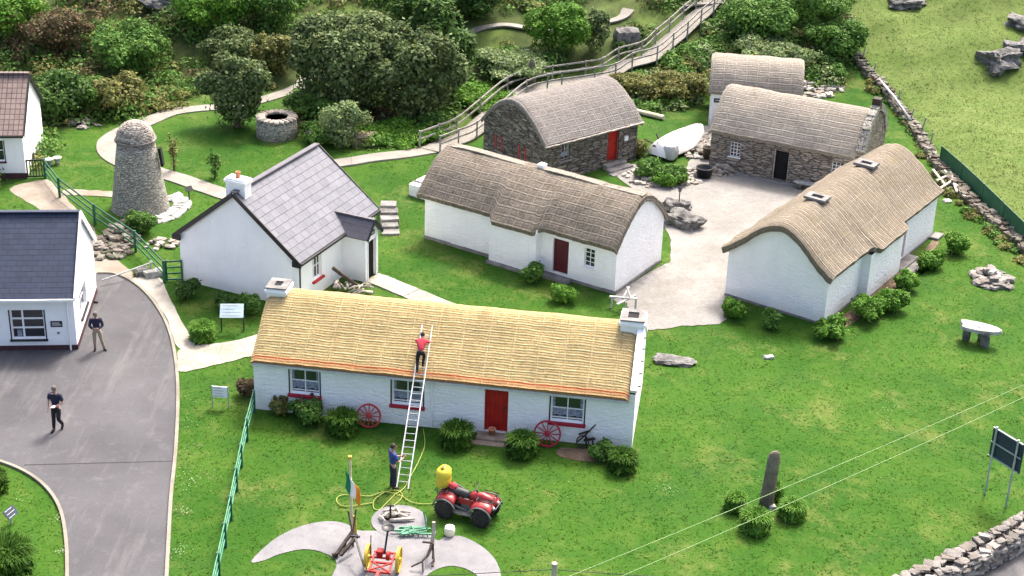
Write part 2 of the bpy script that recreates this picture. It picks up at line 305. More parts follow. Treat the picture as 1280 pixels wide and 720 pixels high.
def mat_island(name, cs, rough=0.9, bscale=9, bump=0.03):
    t = NT(name); geo = t.n('ShaderNodeNewGeometry'); v = t.coord('Object'); n = len(cs)
    col = t.ramp(geo.outputs['Random Per Island'], [(0.05 + i * 0.9 / max(1, n - 1), cs[i]) for i in range(n)])
    col = t.mix(t.ramp(t.noise(v, 5, 5, 0.75), [(0.45, G3(0)), (0.75, G3(0.6))]), col, (0.10, 0.095, 0.085, 1))
    return t.fin(col, rough, t.bump(t.noise(v, bscale, 4, 0.7), bump))
mat_island('rubble', [(0.12, 0.108, 0.095, 1), (0.22, 0.205, 0.185, 1), (0.17, 0.155, 0.14, 1), (0.33, 0.31, 0.28, 1), (0.14, 0.12, 0.10, 1)])
mat_island('rubble_dark', [(0.07, 0.055, 0.04, 1), (0.14, 0.12, 0.095, 1), (0.10, 0.085, 0.065, 1), (0.22, 0.20, 0.17, 1), (0.05, 0.06, 0.03, 1)])
mat_island('rubble_pale', [(0.28, 0.25, 0.215, 1), (0.38, 0.35, 0.30, 1), (0.22, 0.18, 0.14, 1), (0.42, 0.39, 0.34, 1), (0.16, 0.14, 0.125, 1)])
mottled('rock', (0.06, 0.058, 0.056, 1), (0.18, 0.175, 0.165, 1), 2.6, 0.95, 0.12, 5)
mottled('limestone', (0.21, 0.21, 0.195, 1), (0.38, 0.38, 0.36, 1), 2.5, 0.9, 0.02, 8)
mottled('standing_stone', (0.10, 0.085, 0.06, 1), (0.19, 0.165, 0.125, 1), 3, 0.9, 0.03, 8)
mottled('plinth_grey', (0.13, 0.125, 0.12, 1), (0.23, 0.22, 0.21, 1), 2, 0.9, 0.03, 8)
mottled('white_paint', (0.74, 0.74, 0.74, 1), (0.80, 0.80, 0.80, 1), 3, 0.5, 0.002, 10)
mottled('weathered_white', (0.28, 0.28, 0.265, 1), (0.44, 0.44, 0.42, 1), 3, 0.8, 0.006, 10)
mottled('white_boat', (0.80, 0.80, 0.80, 1), (0.84, 0.84, 0.84, 1), 3, 0.4, 0.002, 10)
mottled('red_paint', (0.30, 0.010, 0.009, 1), (0.38, 0.016, 0.012, 1), 3, 0.45, 0.002, 12)
mottled('dark_red_paint', (0.28, 0.012, 0.03, 1), (0.34, 0.016, 0.035, 1), 3, 0.55, 0.002, 12)
mottled('faded_red_paint', (0.42, 0.06, 0.06, 1), (0.30, 0.03, 0.03, 1), 4, 0.7, 0.002, 12)
mottled('maroon_paint', (0.075, 0.012, 0.018, 1), (0.10, 0.018, 0.024, 1), 3, 0.5, 0.002, 12)
mottled('plinth_maroon', (0.045, 0.018, 0.024, 1), (0.065, 0.028, 0.032, 1), 3, 0.8, 0.002, 12)
mottled('black_paint', (0.012, 0.012, 0.014, 1), (0.022, 0.022, 0.024, 1), 3, 0.4, 0.002, 12)
mottled('rusty_black', (0.02, 0.018, 0.017, 1), (0.06, 0.04, 0.03, 1), 8, 0.8, 0.004, 20)
mottled('green_paint', (0.010, 0.075, 0.042, 1), (0.02, 0.11, 0.06, 1), 3, 0.5, 0.002, 12)
mottled('green_rail', (0.03, 0.17, 0.09, 1), (0.10, 0.26, 0.16, 1), 5, 0.6, 0.002, 12)
mottled('green_sheet', (0.012, 0.07, 0.035, 1), (0.02, 0.095, 0.05, 1), 1, 0.6, 0.01, 4)
mottled('yellow_paint', (0.52, 0.38, 0.04, 1), (0.42, 0.29, 0.03, 1), 3, 0.5, 0.002, 12)
mottled('yellow_plastic', (0.56, 0.48, 0.04, 1), (0.46, 0.38, 0.04, 1), 3, 0.45, 0.002, 12)
mottled('grey_wood', (0.20, 0.185, 0.165, 1), (0.34, 0.32, 0.285, 1), 4, 0.9, 0.01, 14)
mottled('pale_wood', (0.50, 0.42, 0.28, 1), (0.66, 0.58, 0.42, 1), 4, 0.85, 0.01, 14)
mottled('dark_wood', (0.05, 0.04, 0.032, 1), (0.10, 0.08, 0.06, 1), 4, 0.85, 0.01, 14)
mottled('bark', (0.07, 0.055, 0.04, 1), (0.14, 0.115, 0.09, 1), 4, 0.95, 0.03, 10)
mottled('driftwood', (0.30, 0.26, 0.22, 1), (0.48, 0.43, 0.37, 1), 5, 0.9, 0.01, 14)
mottled('aluminium', (0.45, 0.46, 0.47, 1), (0.58, 0.59, 0.60, 1), 4, 0.35, 0.001, 12, metal=0.35)
mottled('galvanised', (0.30, 0.36, 0.34, 1), (0.42, 0.48, 0.46, 1), 4, 0.5, 0.001, 12, metal=0.3)
mottled('dark_metal', (0.03, 0.03, 0.032, 1), (0.06, 0.06, 0.06, 1), 5, 0.5, 0.002, 12, metal=0.4)
mottled('rubber', (0.018, 0.017, 0.016, 1), (0.035, 0.032, 0.03, 1), 8, 0.85, 0.006, 25)
mottled('seat_vinyl', (0.03, 0.03, 0.032, 1), (0.05, 0.05, 0.052, 1), 6, 0.5, 0.002, 25)
mottled('grey_plastic', (0.10, 0.10, 0.10, 1), (0.15, 0.15, 0.15, 1), 6, 0.6, 0.002, 25)
mottled('quad_red', (0.36, 0.010, 0.016, 1), (0.24, 0.02, 0.018, 1), 5, 0.35, 0.001, 12, spec=0.6)
mottled('cream_plastic', (0.66, 0.62, 0.45, 1), (0.72, 0.68, 0.52, 1), 4, 0.5, 0.001, 12)
mottled('terracotta', (0.42, 0.16, 0.09, 1), (0.5, 0.22, 0.13, 1), 6, 0.85, 0.003, 20)
mottled('brown_step', (0.19, 0.14, 0.11, 1), (0.28, 0.22, 0.17, 1), 3, 0.9, 0.01, 14)
mottled('fascia_grey', (0.40, 0.42, 0.42, 1), (0.50, 0.51, 0.50, 1), 3, 0.6, 0.002, 12)
mottled('soil', (0.10, 0.065, 0.04, 1), (0.17, 0.12, 0.08, 1), 2.5, 0.95, 0.03, 9)
mottled('curtain', (0.12, 0.14, 0.21, 1), (0.30, 0.32, 0.38, 1), 9, 0.9, 0.004, 20)
mottled('hose', (0.26, 0.30, 0.05, 1), (0.33, 0.35, 0.08, 1), 3, 0.5, 0.001, 12)
mottled('wire_pale', (0.14, 0.24, 0.08, 1), (0.18, 0.28, 0.10, 1), 3, 0.5, 0.001, 12)
mottled('board_navy', (0.022, 0.034, 0.055, 1), (0.03, 0.044, 0.07, 1), 1.5, 0.45, 0.001, 12)
mottled('board_pale', (0.30, 0.40, 0.43, 1), (0.42, 0.50, 0.53, 1), 3, 0.25, 0.001, 12)
mottled('board_ink', (0.22, 0.24, 0.27, 1), (0.30, 0.32, 0.34, 1), 3, 0.6, 0.001, 12)
mottled('plaque_ink', (0.45, 0.45, 0.45, 1), (0.55, 0.55, 0.55, 1), 3, 0.6, 0.001, 12)
mottled('interior_dark', (0.006, 0.006, 0.007, 1), (0.012, 0.012, 0.013, 1), 3, 0.9, 0.001, 12)
mottled('skin', (0.36, 0.21, 0.15, 1), (0.40, 0.24, 0.18, 1), 6, 0.6, 0.001, 20)
mottled('hair_dark', (0.03, 0.022, 0.018, 1), (0.05, 0.04, 0.03, 1), 9, 0.8, 0.004, 40)
mottled('hair_grey', (0.10, 0.085, 0.075, 1), (0.15, 0.13, 0.115, 1), 9, 0.8, 0.004, 40)
mottled('cloth_navy', (0.018, 0.018, 0.04, 1), (0.028, 0.028, 0.055, 1), 5, 0.9, 0.004, 12)
mottled('cloth_blue', (0.03, 0.05, 0.20, 1), (0.04, 0.065, 0.24, 1), 5, 0.9, 0.004, 12)
mottled('cloth_red', (0.55, 0.05, 0.07, 1), (0.62, 0.07, 0.09, 1), 5, 0.9, 0.004, 12)
mottled('cloth_black', (0.015, 0.014, 0.018, 1), (0.025, 0.024, 0.028, 1), 5, 0.9, 0.004, 12)
mottled('cloth_khaki', (0.26, 0.21, 0.15, 1), (0.33, 0.27, 0.20, 1), 5, 0.9, 0.004, 12)
mottled('shoe_dark', (0.02, 0.018, 0.016, 1), (0.04, 0.03, 0.026, 1), 5, 0.7, 0.004, 12)
mottled('flag_green', (0.01, 0.16, 0.07, 1), (0.02, 0.20, 0.09, 1), 3, 0.85, 0.004, 12)
mottled('flag_white', (0.72, 0.72, 0.72, 1), (0.78, 0.78, 0.78, 1), 3, 0.85, 0.004, 12)
mottled('flag_orange', (0.72, 0.22, 0.02, 1), (0.80, 0.28, 0.03, 1), 3, 0.85, 0.004, 12)
mottled('clover_white', (0.14, 0.19, 0.09, 1), (0.27, 0.31, 0.2, 1), 3, 0.9, 0.001, 12)
t = NT('window_glass'); t.fin((0.018, 0.022, 0.03, 1), 0.06, spec=0.8)
t = NT('headlight_glass'); t.fin((0.75, 0.77, 0.8, 1), 0.1, spec=0.8)

# ---------------------------------------------------------------- mesh builder
def link(o, parent=None):
    COL.objects.link(o)
    if parent is not None: o.parent = parent
    return o
def tag(o, label=None, cat=None, group=None, kind=None):
    if label: o['label'] = label
    if cat: o['category'] = cat
    if group: o['group'] = group
    if kind: o['kind'] = kind
    return o
def thing(name, label, cat, loc=(0, 0, 0), rz=0.0, group=None):
    o = bpy.data.objects.new(name, None); o.location = loc; o.rotation_euler = (0, 0, rz); o.empty_display_size = 0.2
    COL.objects.link(o); return tag(o, label, cat, group)
def setup_mesh(me, mat, smooth=False):
    for m in (mat if isinstance(mat, (list, tuple)) else [mat]): me.materials.append(MATS[m])
    if smooth: me.polygons.foreach_set('use_smooth', [True] * len(me.polygons))
class MB:
    def __init__(s): s.v = []; s.f = []; s.uv = []; s.mi = []; s.cur = 0
    def add(s, vs): b = len(s.v); s.v.extend([tuple(x) for x in vs]); return b
    def face(s, idx, uv=None): s.f.append(tuple(idx)); s.uv.append(uv); s.mi.append(s.cur)
    def poly(s, pts, uv=None): b = s.add(pts); s.face(range(b, b + len(pts)), uv)
    def box(s, c, d, rz=0.0, M=None, taper=1.0, bev=0.0):
        hx, hy, hz_ = d[0] / 2, d[1] / 2, d[2] / 2
        pts = []
        for z, k in ((-hz_, 1.0), (hz_, taper)):
            for x, y in ((-hx, -hy), (hx, -hy), (hx, hy), (-hx, hy)): pts.append(Vector((x * k, y * k, z)))
        R = Matrix.Rotation(rz, 3, 'Z') if M is None else M
        pts = [R @ p + Vector(c) for p in pts]
        b = s.add(pts)
        for q in ((0, 3, 2, 1), (4, 5, 6, 7), (0, 1, 5, 4), (1, 2, 6, 5), (2, 3, 7, 6), (3, 0, 4, 7)): s.face([b + i for i in q])
        return s
    def bar(s, a, b_, wd, hd=None, up=Vector((0, 0, 1))):
        a, b_ = Vector(a), Vector(b_); d = b_ - a; L = d.length; d.normalize()
        if abs(d.dot(up)) > 0.99: up = Vector((0, 1, 0))
        x = d.cross(up).normalized(); y = x.cross(d).normalized()
        M = Matrix((x, d, y)).transposed()
        return s.box((a + b_) / 2, (wd, L, hd or wd), M=M)
    def tube(s, pts, r, seg=8, closed=False, cap=True):
        pts = [Vector(p) for p in pts]; n = len(pts); rs = r if isinstance(r, (list, tuple)) else [r] * n
        base = len(s.v); pn = None
        for i, p in enumerate(pts):
            if closed: t = pts[(i + 1) % n] - pts[i - 1]
            else: t = pts[min(i + 1, n - 1)] - pts[max(i - 1, 0)]
            t.normalize()
            if pn is None:
                pn = t.orthogonal().normalized()
            else:
                pn = (pn - t * pn.dot(t)); pn = pn.normalized() if pn.length > 1e-6 else t.orthogonal().normalized()
            q = t.cross(pn)
            for k in range(seg):
                a = 2 * math.pi * k / seg; s.v.append(tuple(p + (pn * math.cos(a) + q * math.sin(a)) * rs[i]))
        for i in range(n if closed else n - 1):
            j = (i + 1) % n
            for k in range(seg):
                k2 = (k + 1) % seg; s.face((base + i * seg + k, base + i * seg + k2, base + j * seg + k2, base + j * seg + k))
        if cap and not closed:
            s.face([base + k for k in range(seg)][::-1]); s.face([base + (n - 1) * seg + k for k in range(seg)])
        return s
    def lathe(s, prof, seg=16, c=(0, 0, 0), M=None):
        base = len(s.v); n = len(prof)
        for r_, z in prof:
            for k in range(seg):
                a = 2 * math.pi * k / seg; p = Vector((r_ * math.cos(a), r_ * math.sin(a), z))
                if M is not None: p = M @ p
                s.v.append(tuple(p + Vector(c)))
        for i in range(n - 1):
            for k in range(seg):
                k2 = (k + 1) % seg
                L = 2 * math.pi * max(prof[i][0], prof[i + 1][0])
                uvs = [(k / seg * L, prof[i][1]), ((k + 1) / seg * L, prof[i][1]), ((k + 1) / seg * L, prof[i + 1][1]), (k / seg * L, prof[i + 1][1])]
                s.face((base + i * seg + k, base + i * seg + k2, base + (i + 1) * seg + k2, base + (i + 1) * seg + k), uvs)
        if prof[0] == prof[-1]: return s
        if prof[0][0] > 1e-4: s.face([base + k for k in range(seg)][::-1])
        if prof[-1][0] > 1e-4: s.face([base + (n - 1) * seg + k for k in range(seg)])
        return s
    def rock(s, c, d, rz=0.0, rough=0.18, sub=1, seed=None):
        """an uneven stone from a subdivided cube"""
        rr = random.Random(seed if seed is not None else random.random())
        key = {}; base = len(s.v); N = 2 if sub == 1 else 9; off = Vector((rr.uniform(-99, 99), rr.uniform(-99, 99), 0)); R = Matrix.Rotation(rz, 3, 'Z') @ Matrix.Rotation(rr.uniform(-.2, .2), 3, 'X')
        def vid(p):
            k = tuple(round(x, 4) for x in p)
            if k not in key:
                q = Vector(p); l = q.normalized(); q = q.lerp(l * 1.15, 0.45)
                nz = (mnoise.noise(q * 1.3 + off) + .55 * abs(mnoise.noise(q * 3.1 + off)) + .35 * mnoise.noise(q * 6 + off)) if sub > 1 else rr.uniform(-1, 1)
                q = q * (1 + rough * nz * 1.2); q = Vector((q.x * d[0] / 2, q.y * d[1] / 2, q.z * d[2] / 2))
                key[k] = len(s.v); s.v.append(tuple(R @ q + Vector(c)))
            return key[k]
        for ax in range(3):
            for sg in (-1, 1):
                for i in range(N):
                    for j in range(N):
                        cs = []
                        for a, b in ((i, j), (i + 1, j), (i + 1, j + 1), (i, j + 1)):
                            p = [0, 0, 0]; p[ax] = sg; p[(ax + 1) % 3] = -1 + 2 * a / N; p[(ax + 2) % 3] = -1 + 2 * b / N; cs.append(vid(p))
                        s.face(cs if sg > 0 else cs[::-1])
        return s
    def build(s, name, mat, parent=None, smooth=False, recalc=False):
        me = bpy.data.meshes.new(name); me.from_pydata(s.v, [], s.f); setup_mesh(me, mat, smooth)
        me.polygons.foreach_set('material_index', s.mi)
        uvl = me.uv_layers.new(name='UVMap'); buf = np.zeros(len(me.loops) * 2, np.float32)
        for p in me.polygons:
            cu = s.uv[p.index]
            n = p.normal; ax = max(range(3), key=lambda i: abs(n[i]))
            for k, li in enumerate(p.loop_indices):
                if cu is not None: u = cu[k]
                else:
                    co = me.vertices[me.loops[li].vertex_index].co
                    u = (co.x, co.y) if ax == 2 else ((co.x, co.z) if ax == 1 else (co.y, co.z))
                buf[li * 2] = u[0]; buf[li * 2 + 1] = u[1]
        uvl.data.foreach_set('uv', buf)
        if recalc:
            bm = bmesh.new(); bm.from_mesh(me); bmesh.ops.recalc_face_normals(bm, faces=bm.faces); bm.to_mesh(me); bm.free()
        me.update(); return link(bpy.data.objects.new(name, me), parent)
def bevel(o, w_=0.01, seg=1):
    m = o.modifiers.new('bevel', 'BEVEL'); m.width = w_; m.segments = seg; m.limit_method = 'ANGLE'; return o
def catmull(pts, n=6, closed=False):
    pts = [Vector(p) for p in pts]; out = []; N = len(pts)
    for i in range(N if closed else N - 1):
        p0 = pts[(i - 1) % N] if closed else pts[max(i - 1, 0)]; p1 = pts[i]; p2 = pts[(i + 1) % N]
        p3 = pts[(i + 2) % N] if closed else pts[min(i + 2, N - 1)]
        for k in range(n):
            t = k / n; out.append(0.5 * ((2 * p1) + (p2 - p0) * t + (2 * p0 - 5 * p1 + 4 * p2 - p3) * t * t + (3 * p1 - p0 - 3 * p2 + p3) * t ** 3))
    if not closed: out.append(pts[-1])
    return out
# ================================================================ SETTING
def wpoly(px, off=0.0): return [G(a, b, off) for a, b in px]
def inside(px_, py_, poly):
    x = np.asarray(px_); y = np.asarray(py_); r = np.zeros(x.shape, bool); n = len(poly)
    for i in range(n):
        x1, y1 = poly[i][0], poly[i][1]; x2, y2 = poly[(i + 1) % n][0], poly[(i + 1) % n][1]
        if y1 == y2: continue
        c = ((y1 > y) != (y2 > y)) & (x < (x2 - x1) * (y - y1) / (y2 - y1) + x1); r ^= c
    return r
SCRUB_A = wpoly([(-60, 240), (38, 222), (62, 200), (66, 165), (110, 152), (165, 150), (215, 128), (262, 122), (318, 116), (352, 118), (366, 150), (345, 158), (376, 172), (430, 176), (470, 186), (520, 182), (552, 168), (600, 142), (640, 108), (700, 95), (760, 85), (812, 60), (850, 30), (880, 0), (900, -120), (-300, -120), (-300, 200)])
SCRUB_B = wpoly([(768, 112), (800, 88), (850, 60), (885, 22), (905, -30), (1040, -60), (1062, 30), (1070, 78), (1040, 82), (1050, 105), (1008, 112), (1000, 84), (900, 78), (884, 100), (870, 130), (835, 142), (800, 140)])
BARE = wpoly([(952, 82), (985, 70), (1030, 82), (1052, 108), (1008, 118), (1000, 90)])
xs = np.concatenate([-np.geomspace(900, 46, 16), np.arange(-45, 45.01, 0.5), np.geomspace(46, 900, 16)])
ys = np.concatenate([np.linspace(-200, 32, 10), np.arange(33, 130.01, 0.5), np.geomspace(131, 1500, 26)])
X, Y = np.meshgrid(xs, ys); Z = hz(X, Y)
nx, ny = len(xs), len(ys)
me = bpy.data.meshes.new('ground')
vv = np.stack([X.ravel(), Y.ravel(), Z.ravel()], 1)
ii = np.arange(nx * ny).reshape(ny, nx)
ff = np.stack([ii[:-1, :-1], ii[:-1, 1:], ii[1:, 1:], ii[1:, :-1]], -1).reshape(-1, 4)
def mesh_np(me, v, f):
    me.vertices.add(len(v)); me.vertices.foreach_set('co', np.ascontiguousarray(v, np.float32).ravel())
    k = f.shape[1]; me.loops.add(f.size); me.loops.foreach_set('vertex_index', np.ascontiguousarray(f, np.int32).ravel())
    me.polygons.add(len(f)); me.polygons.foreach_set('loop_start', np.arange(0, f.size, k, dtype=np.int32)); me.polygons.foreach_set('loop_total', np.full(len(f), k, np.int32))
    me.update(calc_edges=True)
mesh_np(me, vv, ff); setup_mesh(me, 'meadow_grass', True)
fld = np.clip((X - poly_x(Y, FIELD_EDGE)) / 0.6, 0, 1).ravel()
def smooth_mask(pl):
    m = np.zeros(X.shape)
    for dx, dy in ((0, 0), (.5, .3), (-.5, -.3), (.3, -.5), (-.3, .5), (.9, 0), (-.9, 0), (0, .9), (0, -.9)): m += inside(X + dx + 0.6 * fnoise(X, Y, 1.5), Y + dy + 0.6 * fnoise(X, Y, 1.2, 4), pl)
    return (m / 9)
scr = np.clip(smooth_mask(SCRUB_A) + smooth_mask(SCRUB_B), 0, 1).ravel()
for nm, arr in (('field', fld), ('scrub', scr)):
    a = me.attributes.new(nm, 'FLOAT', 'POINT'); a.data.foreach_set('value', arr.astype(np.float32))
tag(link(bpy.data.objects.new('ground', me)), kind='structure')

def sheet(name, px, mat, off=0.02, closed_n=4, jit=0.0, world=None, kind='structure', smooth=True):
    pts = world or [PZ(a, b) for a, b in px]
    if smooth: pts = catmull(pts, closed_n, True)
    out = []
    for i, p in enumerate(pts):
        q = Vector(p)
        if jit: q.x += random.uniform(-jit, jit); q.y += random.uniform(-jit, jit)
        q.z = off; out.append(q)
    tris = tessellate_polygon([out]); m = MB(); b = m.add(out)
    for t_ in tris: m.face([b + i for i in t_])
    o = m.build(name, mat, recalc=False)
    # face up
    bm = bmesh.new(); bm.from_mesh(o.data)
    for f_ in bm.faces:
        f_.normal_update()
        if f_.normal.z < 0: f_.normal_flip()
    bm.to_mesh(o.data); bm.free()
    tag(o, kind=kind); return o, out
def strip(name, pts, width, mat, off=0.04, kind='structure', follow=True, thick=0.0, n=6, jit=0.0):
    """path along world points, following the ground"""
    c = catmull(pts, n); m = MB(); L = 0; rows = []
    for i, p in enumerate(c):
        t_ = (c[min(i + 1, len(c) - 1)] - c[max(i - 1, 0)]); t_.z = 0; t_.normalize(); nrm = Vector((-t_.y, t_.x, 0))
        if i: L += (c[i] - c[i - 1]).length
        wd = width if not isinstance(width, (list, tuple)) else float(np.interp(i / (len(c) - 1), np.linspace(0, 1, len(width)), width))
        row = []
        for k in (-1, -0.33, 0.33, 1):
            q = p + nrm * (k * wd / 2 + random.uniform(-jit, jit)); q.z = (float(hz(q.x, q.y)) if follow else p.z) + off; row.append(q)
        zz = sum(q.z for q in row) / 4
        for q in row: q.z = zz if thick else q.z
        rows.append((row, L))
    for (r0, l0), (r1, l1) in zip(rows, rows[1:]):
        for k in range(3):
            m.poly([r0[k + 1], r0[k], r1[k], r1[k + 1]], [(l0, k * .4 + .4), (l0, k * .4), (l1, k * .4), (l1, k * .4 + .4)])
        if thick:
            for k, s_ in ((0, 1), (3, -1)):
                a, b = (r0[k], r1[k]) if s_ > 0 else (r1[k], r0[k]); dn = Vector((0, 0, thick)); m.poly([a, a - dn, b - dn, b])
    o = m.build(name, mat)
    if kind: tag(o, kind=kind)
    return o, c

ASPH = [(-160, 560), (-40, 566), (0, 578), (35, 593), (60, 613), (76, 640), (83, 680), (84, 760), (86, 860), (205, 860), (207, 760), (209, 700), (213, 620), (219, 560), (222, 490), (217, 440), (207, 405), (188, 374), (165, 352), (140, 343), (112, 345), (60, 380), (-20, 400), (-160, 410)]
asph, ASPH_W = sheet('asphalt_drive', ASPH, 'asphalt', 0.02)
YARD = [(777, 372), (800, 362), (834, 331), (838, 300), (818, 262), (790, 236), (768, 216), (780, 208), (800, 206), (830, 214), (853, 214), (866, 195), (876, 172), (880, 160), (892, 158), (940, 170), (1010, 200), (1060, 215), (1090, 240), (1060, 300), (960, 350), (912, 372), (903, 386), (906, 402), (880, 407), (845, 409), (812, 413), (796, 404), (786, 386)]
yard, YARD_W = sheet('gravel_yard', YARD, 'gravel_yard', 0.024, 5, 0.07)
CRAZY = [(226, 436), (250, 432), (272, 430), (300, 425), (330, 418), (345, 440), (312, 446), (290, 452), (265, 458), (226, 465), (222, 450)]
cz, CRAZY_W = sheet('flagstone_path', CRAZY, 'crazy_paving', 0.028, 4, 0.03)
SLABS = [(163, 350), (190, 344), (203, 352), (212, 372), (225, 398), (236, 418), (244, 432), (228, 437), (219, 430), (210, 402), (192, 374), (172, 356)]
sb, SLABS_W = sheet('concrete_walk', SLABS, 'concrete_slab', 0.036, 4, 0.02)
TRACK = [(12, 236), (45, 226), (62, 226), (76, 238), (92, 258), (112, 280), (130, 305), (152, 330), (168, 345), (152, 352), (122, 345), (110, 325), (90, 300), (60, 270), (34, 252)]
tr, TRACK_W = sheet('garden_track', TRACK, 'dirt_track', 0.012, 4, 0.05)
ANCH = [(314, 703), (328, 687), (350, 670), (380, 657), (410, 652), (432, 655), (446, 663), (470, 664), (500, 664), (533, 667), (547, 676), (558, 671), (577, 671), (600, 682), (619, 700), (627, 725), (625, 765), (603, 765), (601, 728), (586, 713), (561, 708), (536, 718), (527, 738), (524, 800), (524, 860), (404, 860), (404, 800), (410, 735), (421, 705), (406, 692), (380, 687), (350, 693), (330, 701)]
an, ANCH_W = sheet('patio_paving', ANCH, 'grey_paving', 0.02, 4)
DISC = [(499 + 35 * math.cos(a), 652 + 20 * math.sin(a)) for a in np.linspace(0, 2 * math.pi, 18)[:-1]]
dc, DISC_W = sheet('round_paving', DISC, 'grey_paving', 0.028, 2)
ROAD = [(1120, 760), (1190, 726), (1240, 700), (1300, 668), (1500, 560), (1600, 900), (1100, 900)]
rd, ROAD_W = sheet('lane_road', ROAD, 'asphalt', 0.016, 3)
m = MB(); a, b = PZ(30, 582), PZ(217, 577); m.poly([(a.x, a.y - .03, .0235), (b.x, b.y - .03, .0235), (b.x, b.y + .03, .0235), (a.x, a.y + .03, .0235)]); tag(m.build('tarmac_joint', 'rubber'), kind='structure')
# kerbs
def kerb(px, name='kerb', wd=0.11, h=0.07):
    o, _ = strip(name, [PZ(a, b) for a, b in px], wd, 'kerb_concrete', off=0.02 + h, thick=h + 0.03, n=5); return o
kerb([(-60, 562), (0, 578), (35, 593), (60, 613), (76, 640), (83, 680), (84, 730), (84, 780)])
kerb([(205, 800), (208, 730), (210, 690), (214, 620), (220, 560), (222.5, 490), (218, 440), (208, 405), (189, 374), (166, 353), (143, 343), (122, 342)], wd=0.12)
P1 = [G(*p) for p in [(392, 92), (384, 103), (360, 115), (322, 127), (290, 134), (262, 135), (219, 140), (190, 150), (165, 161), (148, 174), (144, 190), (160, 204), (190, 214), (225, 224), (262, 237), (300, 246), (345, 228), (406, 208), (450, 200), (505, 193), (556, 184)]]
strip('footpath', P1, [0.8, 0.9, 0.9, 0.95, 1.0, 1.25, 2.0, 1.5, 1.1, 1.1, 1.1, 1.1, 1.05, 1.05], 'concrete_path', 0.06, thick=0.1)
P2 = [G(*p) for p in [(78, 240), (100, 241), (122, 242), (150, 244)]]
strip('gravel_footpath', P2, 0.7, 'dirt_track', 0.03, jit=0.05)
P3 = [G(*p) for p in [(560, 56), (575, 45), (598, 36), (628, 31), (655, 34), (690, 38), (728, 34), (752, 28), (775, 22), (786, 12)]]
strip('upper_footpath', P3, 0.8, 'concrete_path', 0.07, thick=0.1)
P4 = [G(*p) for p in [(850, 5), (868, 3), (890, 2), (905, 0)]]
strip('upper_landing', P4, 1.4, 'concrete_path', 0.08, thick=0.1)
P5 = [PZ(*p) for p in [(464, 347), (478, 352), (505, 363), (532, 374), (560, 386)]]
strip('entrance_path', P5, 1.05, 'crazy_paving', 0.03, follow=False, jit=0.03)
m = MB(); a, b = PZ(470, 349), PZ(514, 367); m.bar((a.x, a.y, 0.03), (b.x, b.y, 0.03), 1.0, 0.05); tag(m.build('path_slab', 'concrete_slab'), kind='structure')
# soil beds along walls (dark earth strips)
BEDS = []
def bed(px, mat='soil', off=0.012, jit=0.05):
    o, wv = sheet('soil_bed', px, mat, off, 3, jit); BEDS.append(wv)
bed([(1040, 405), (1062, 388), (1090, 366), (1105, 345), (1118, 330), (1140, 330), (1168, 298), (1172, 306), (1150, 336), (1128, 352), (1110, 372), (1078, 396), (1046, 414)])
bed([(700, 560), (745, 562), (768, 566), (764, 577), (730, 576), (700, 570)], off=0.008)
bed([(832, 330), (770, 368), (780, 378), (812, 360), (840, 336)], 'plinth_grey')

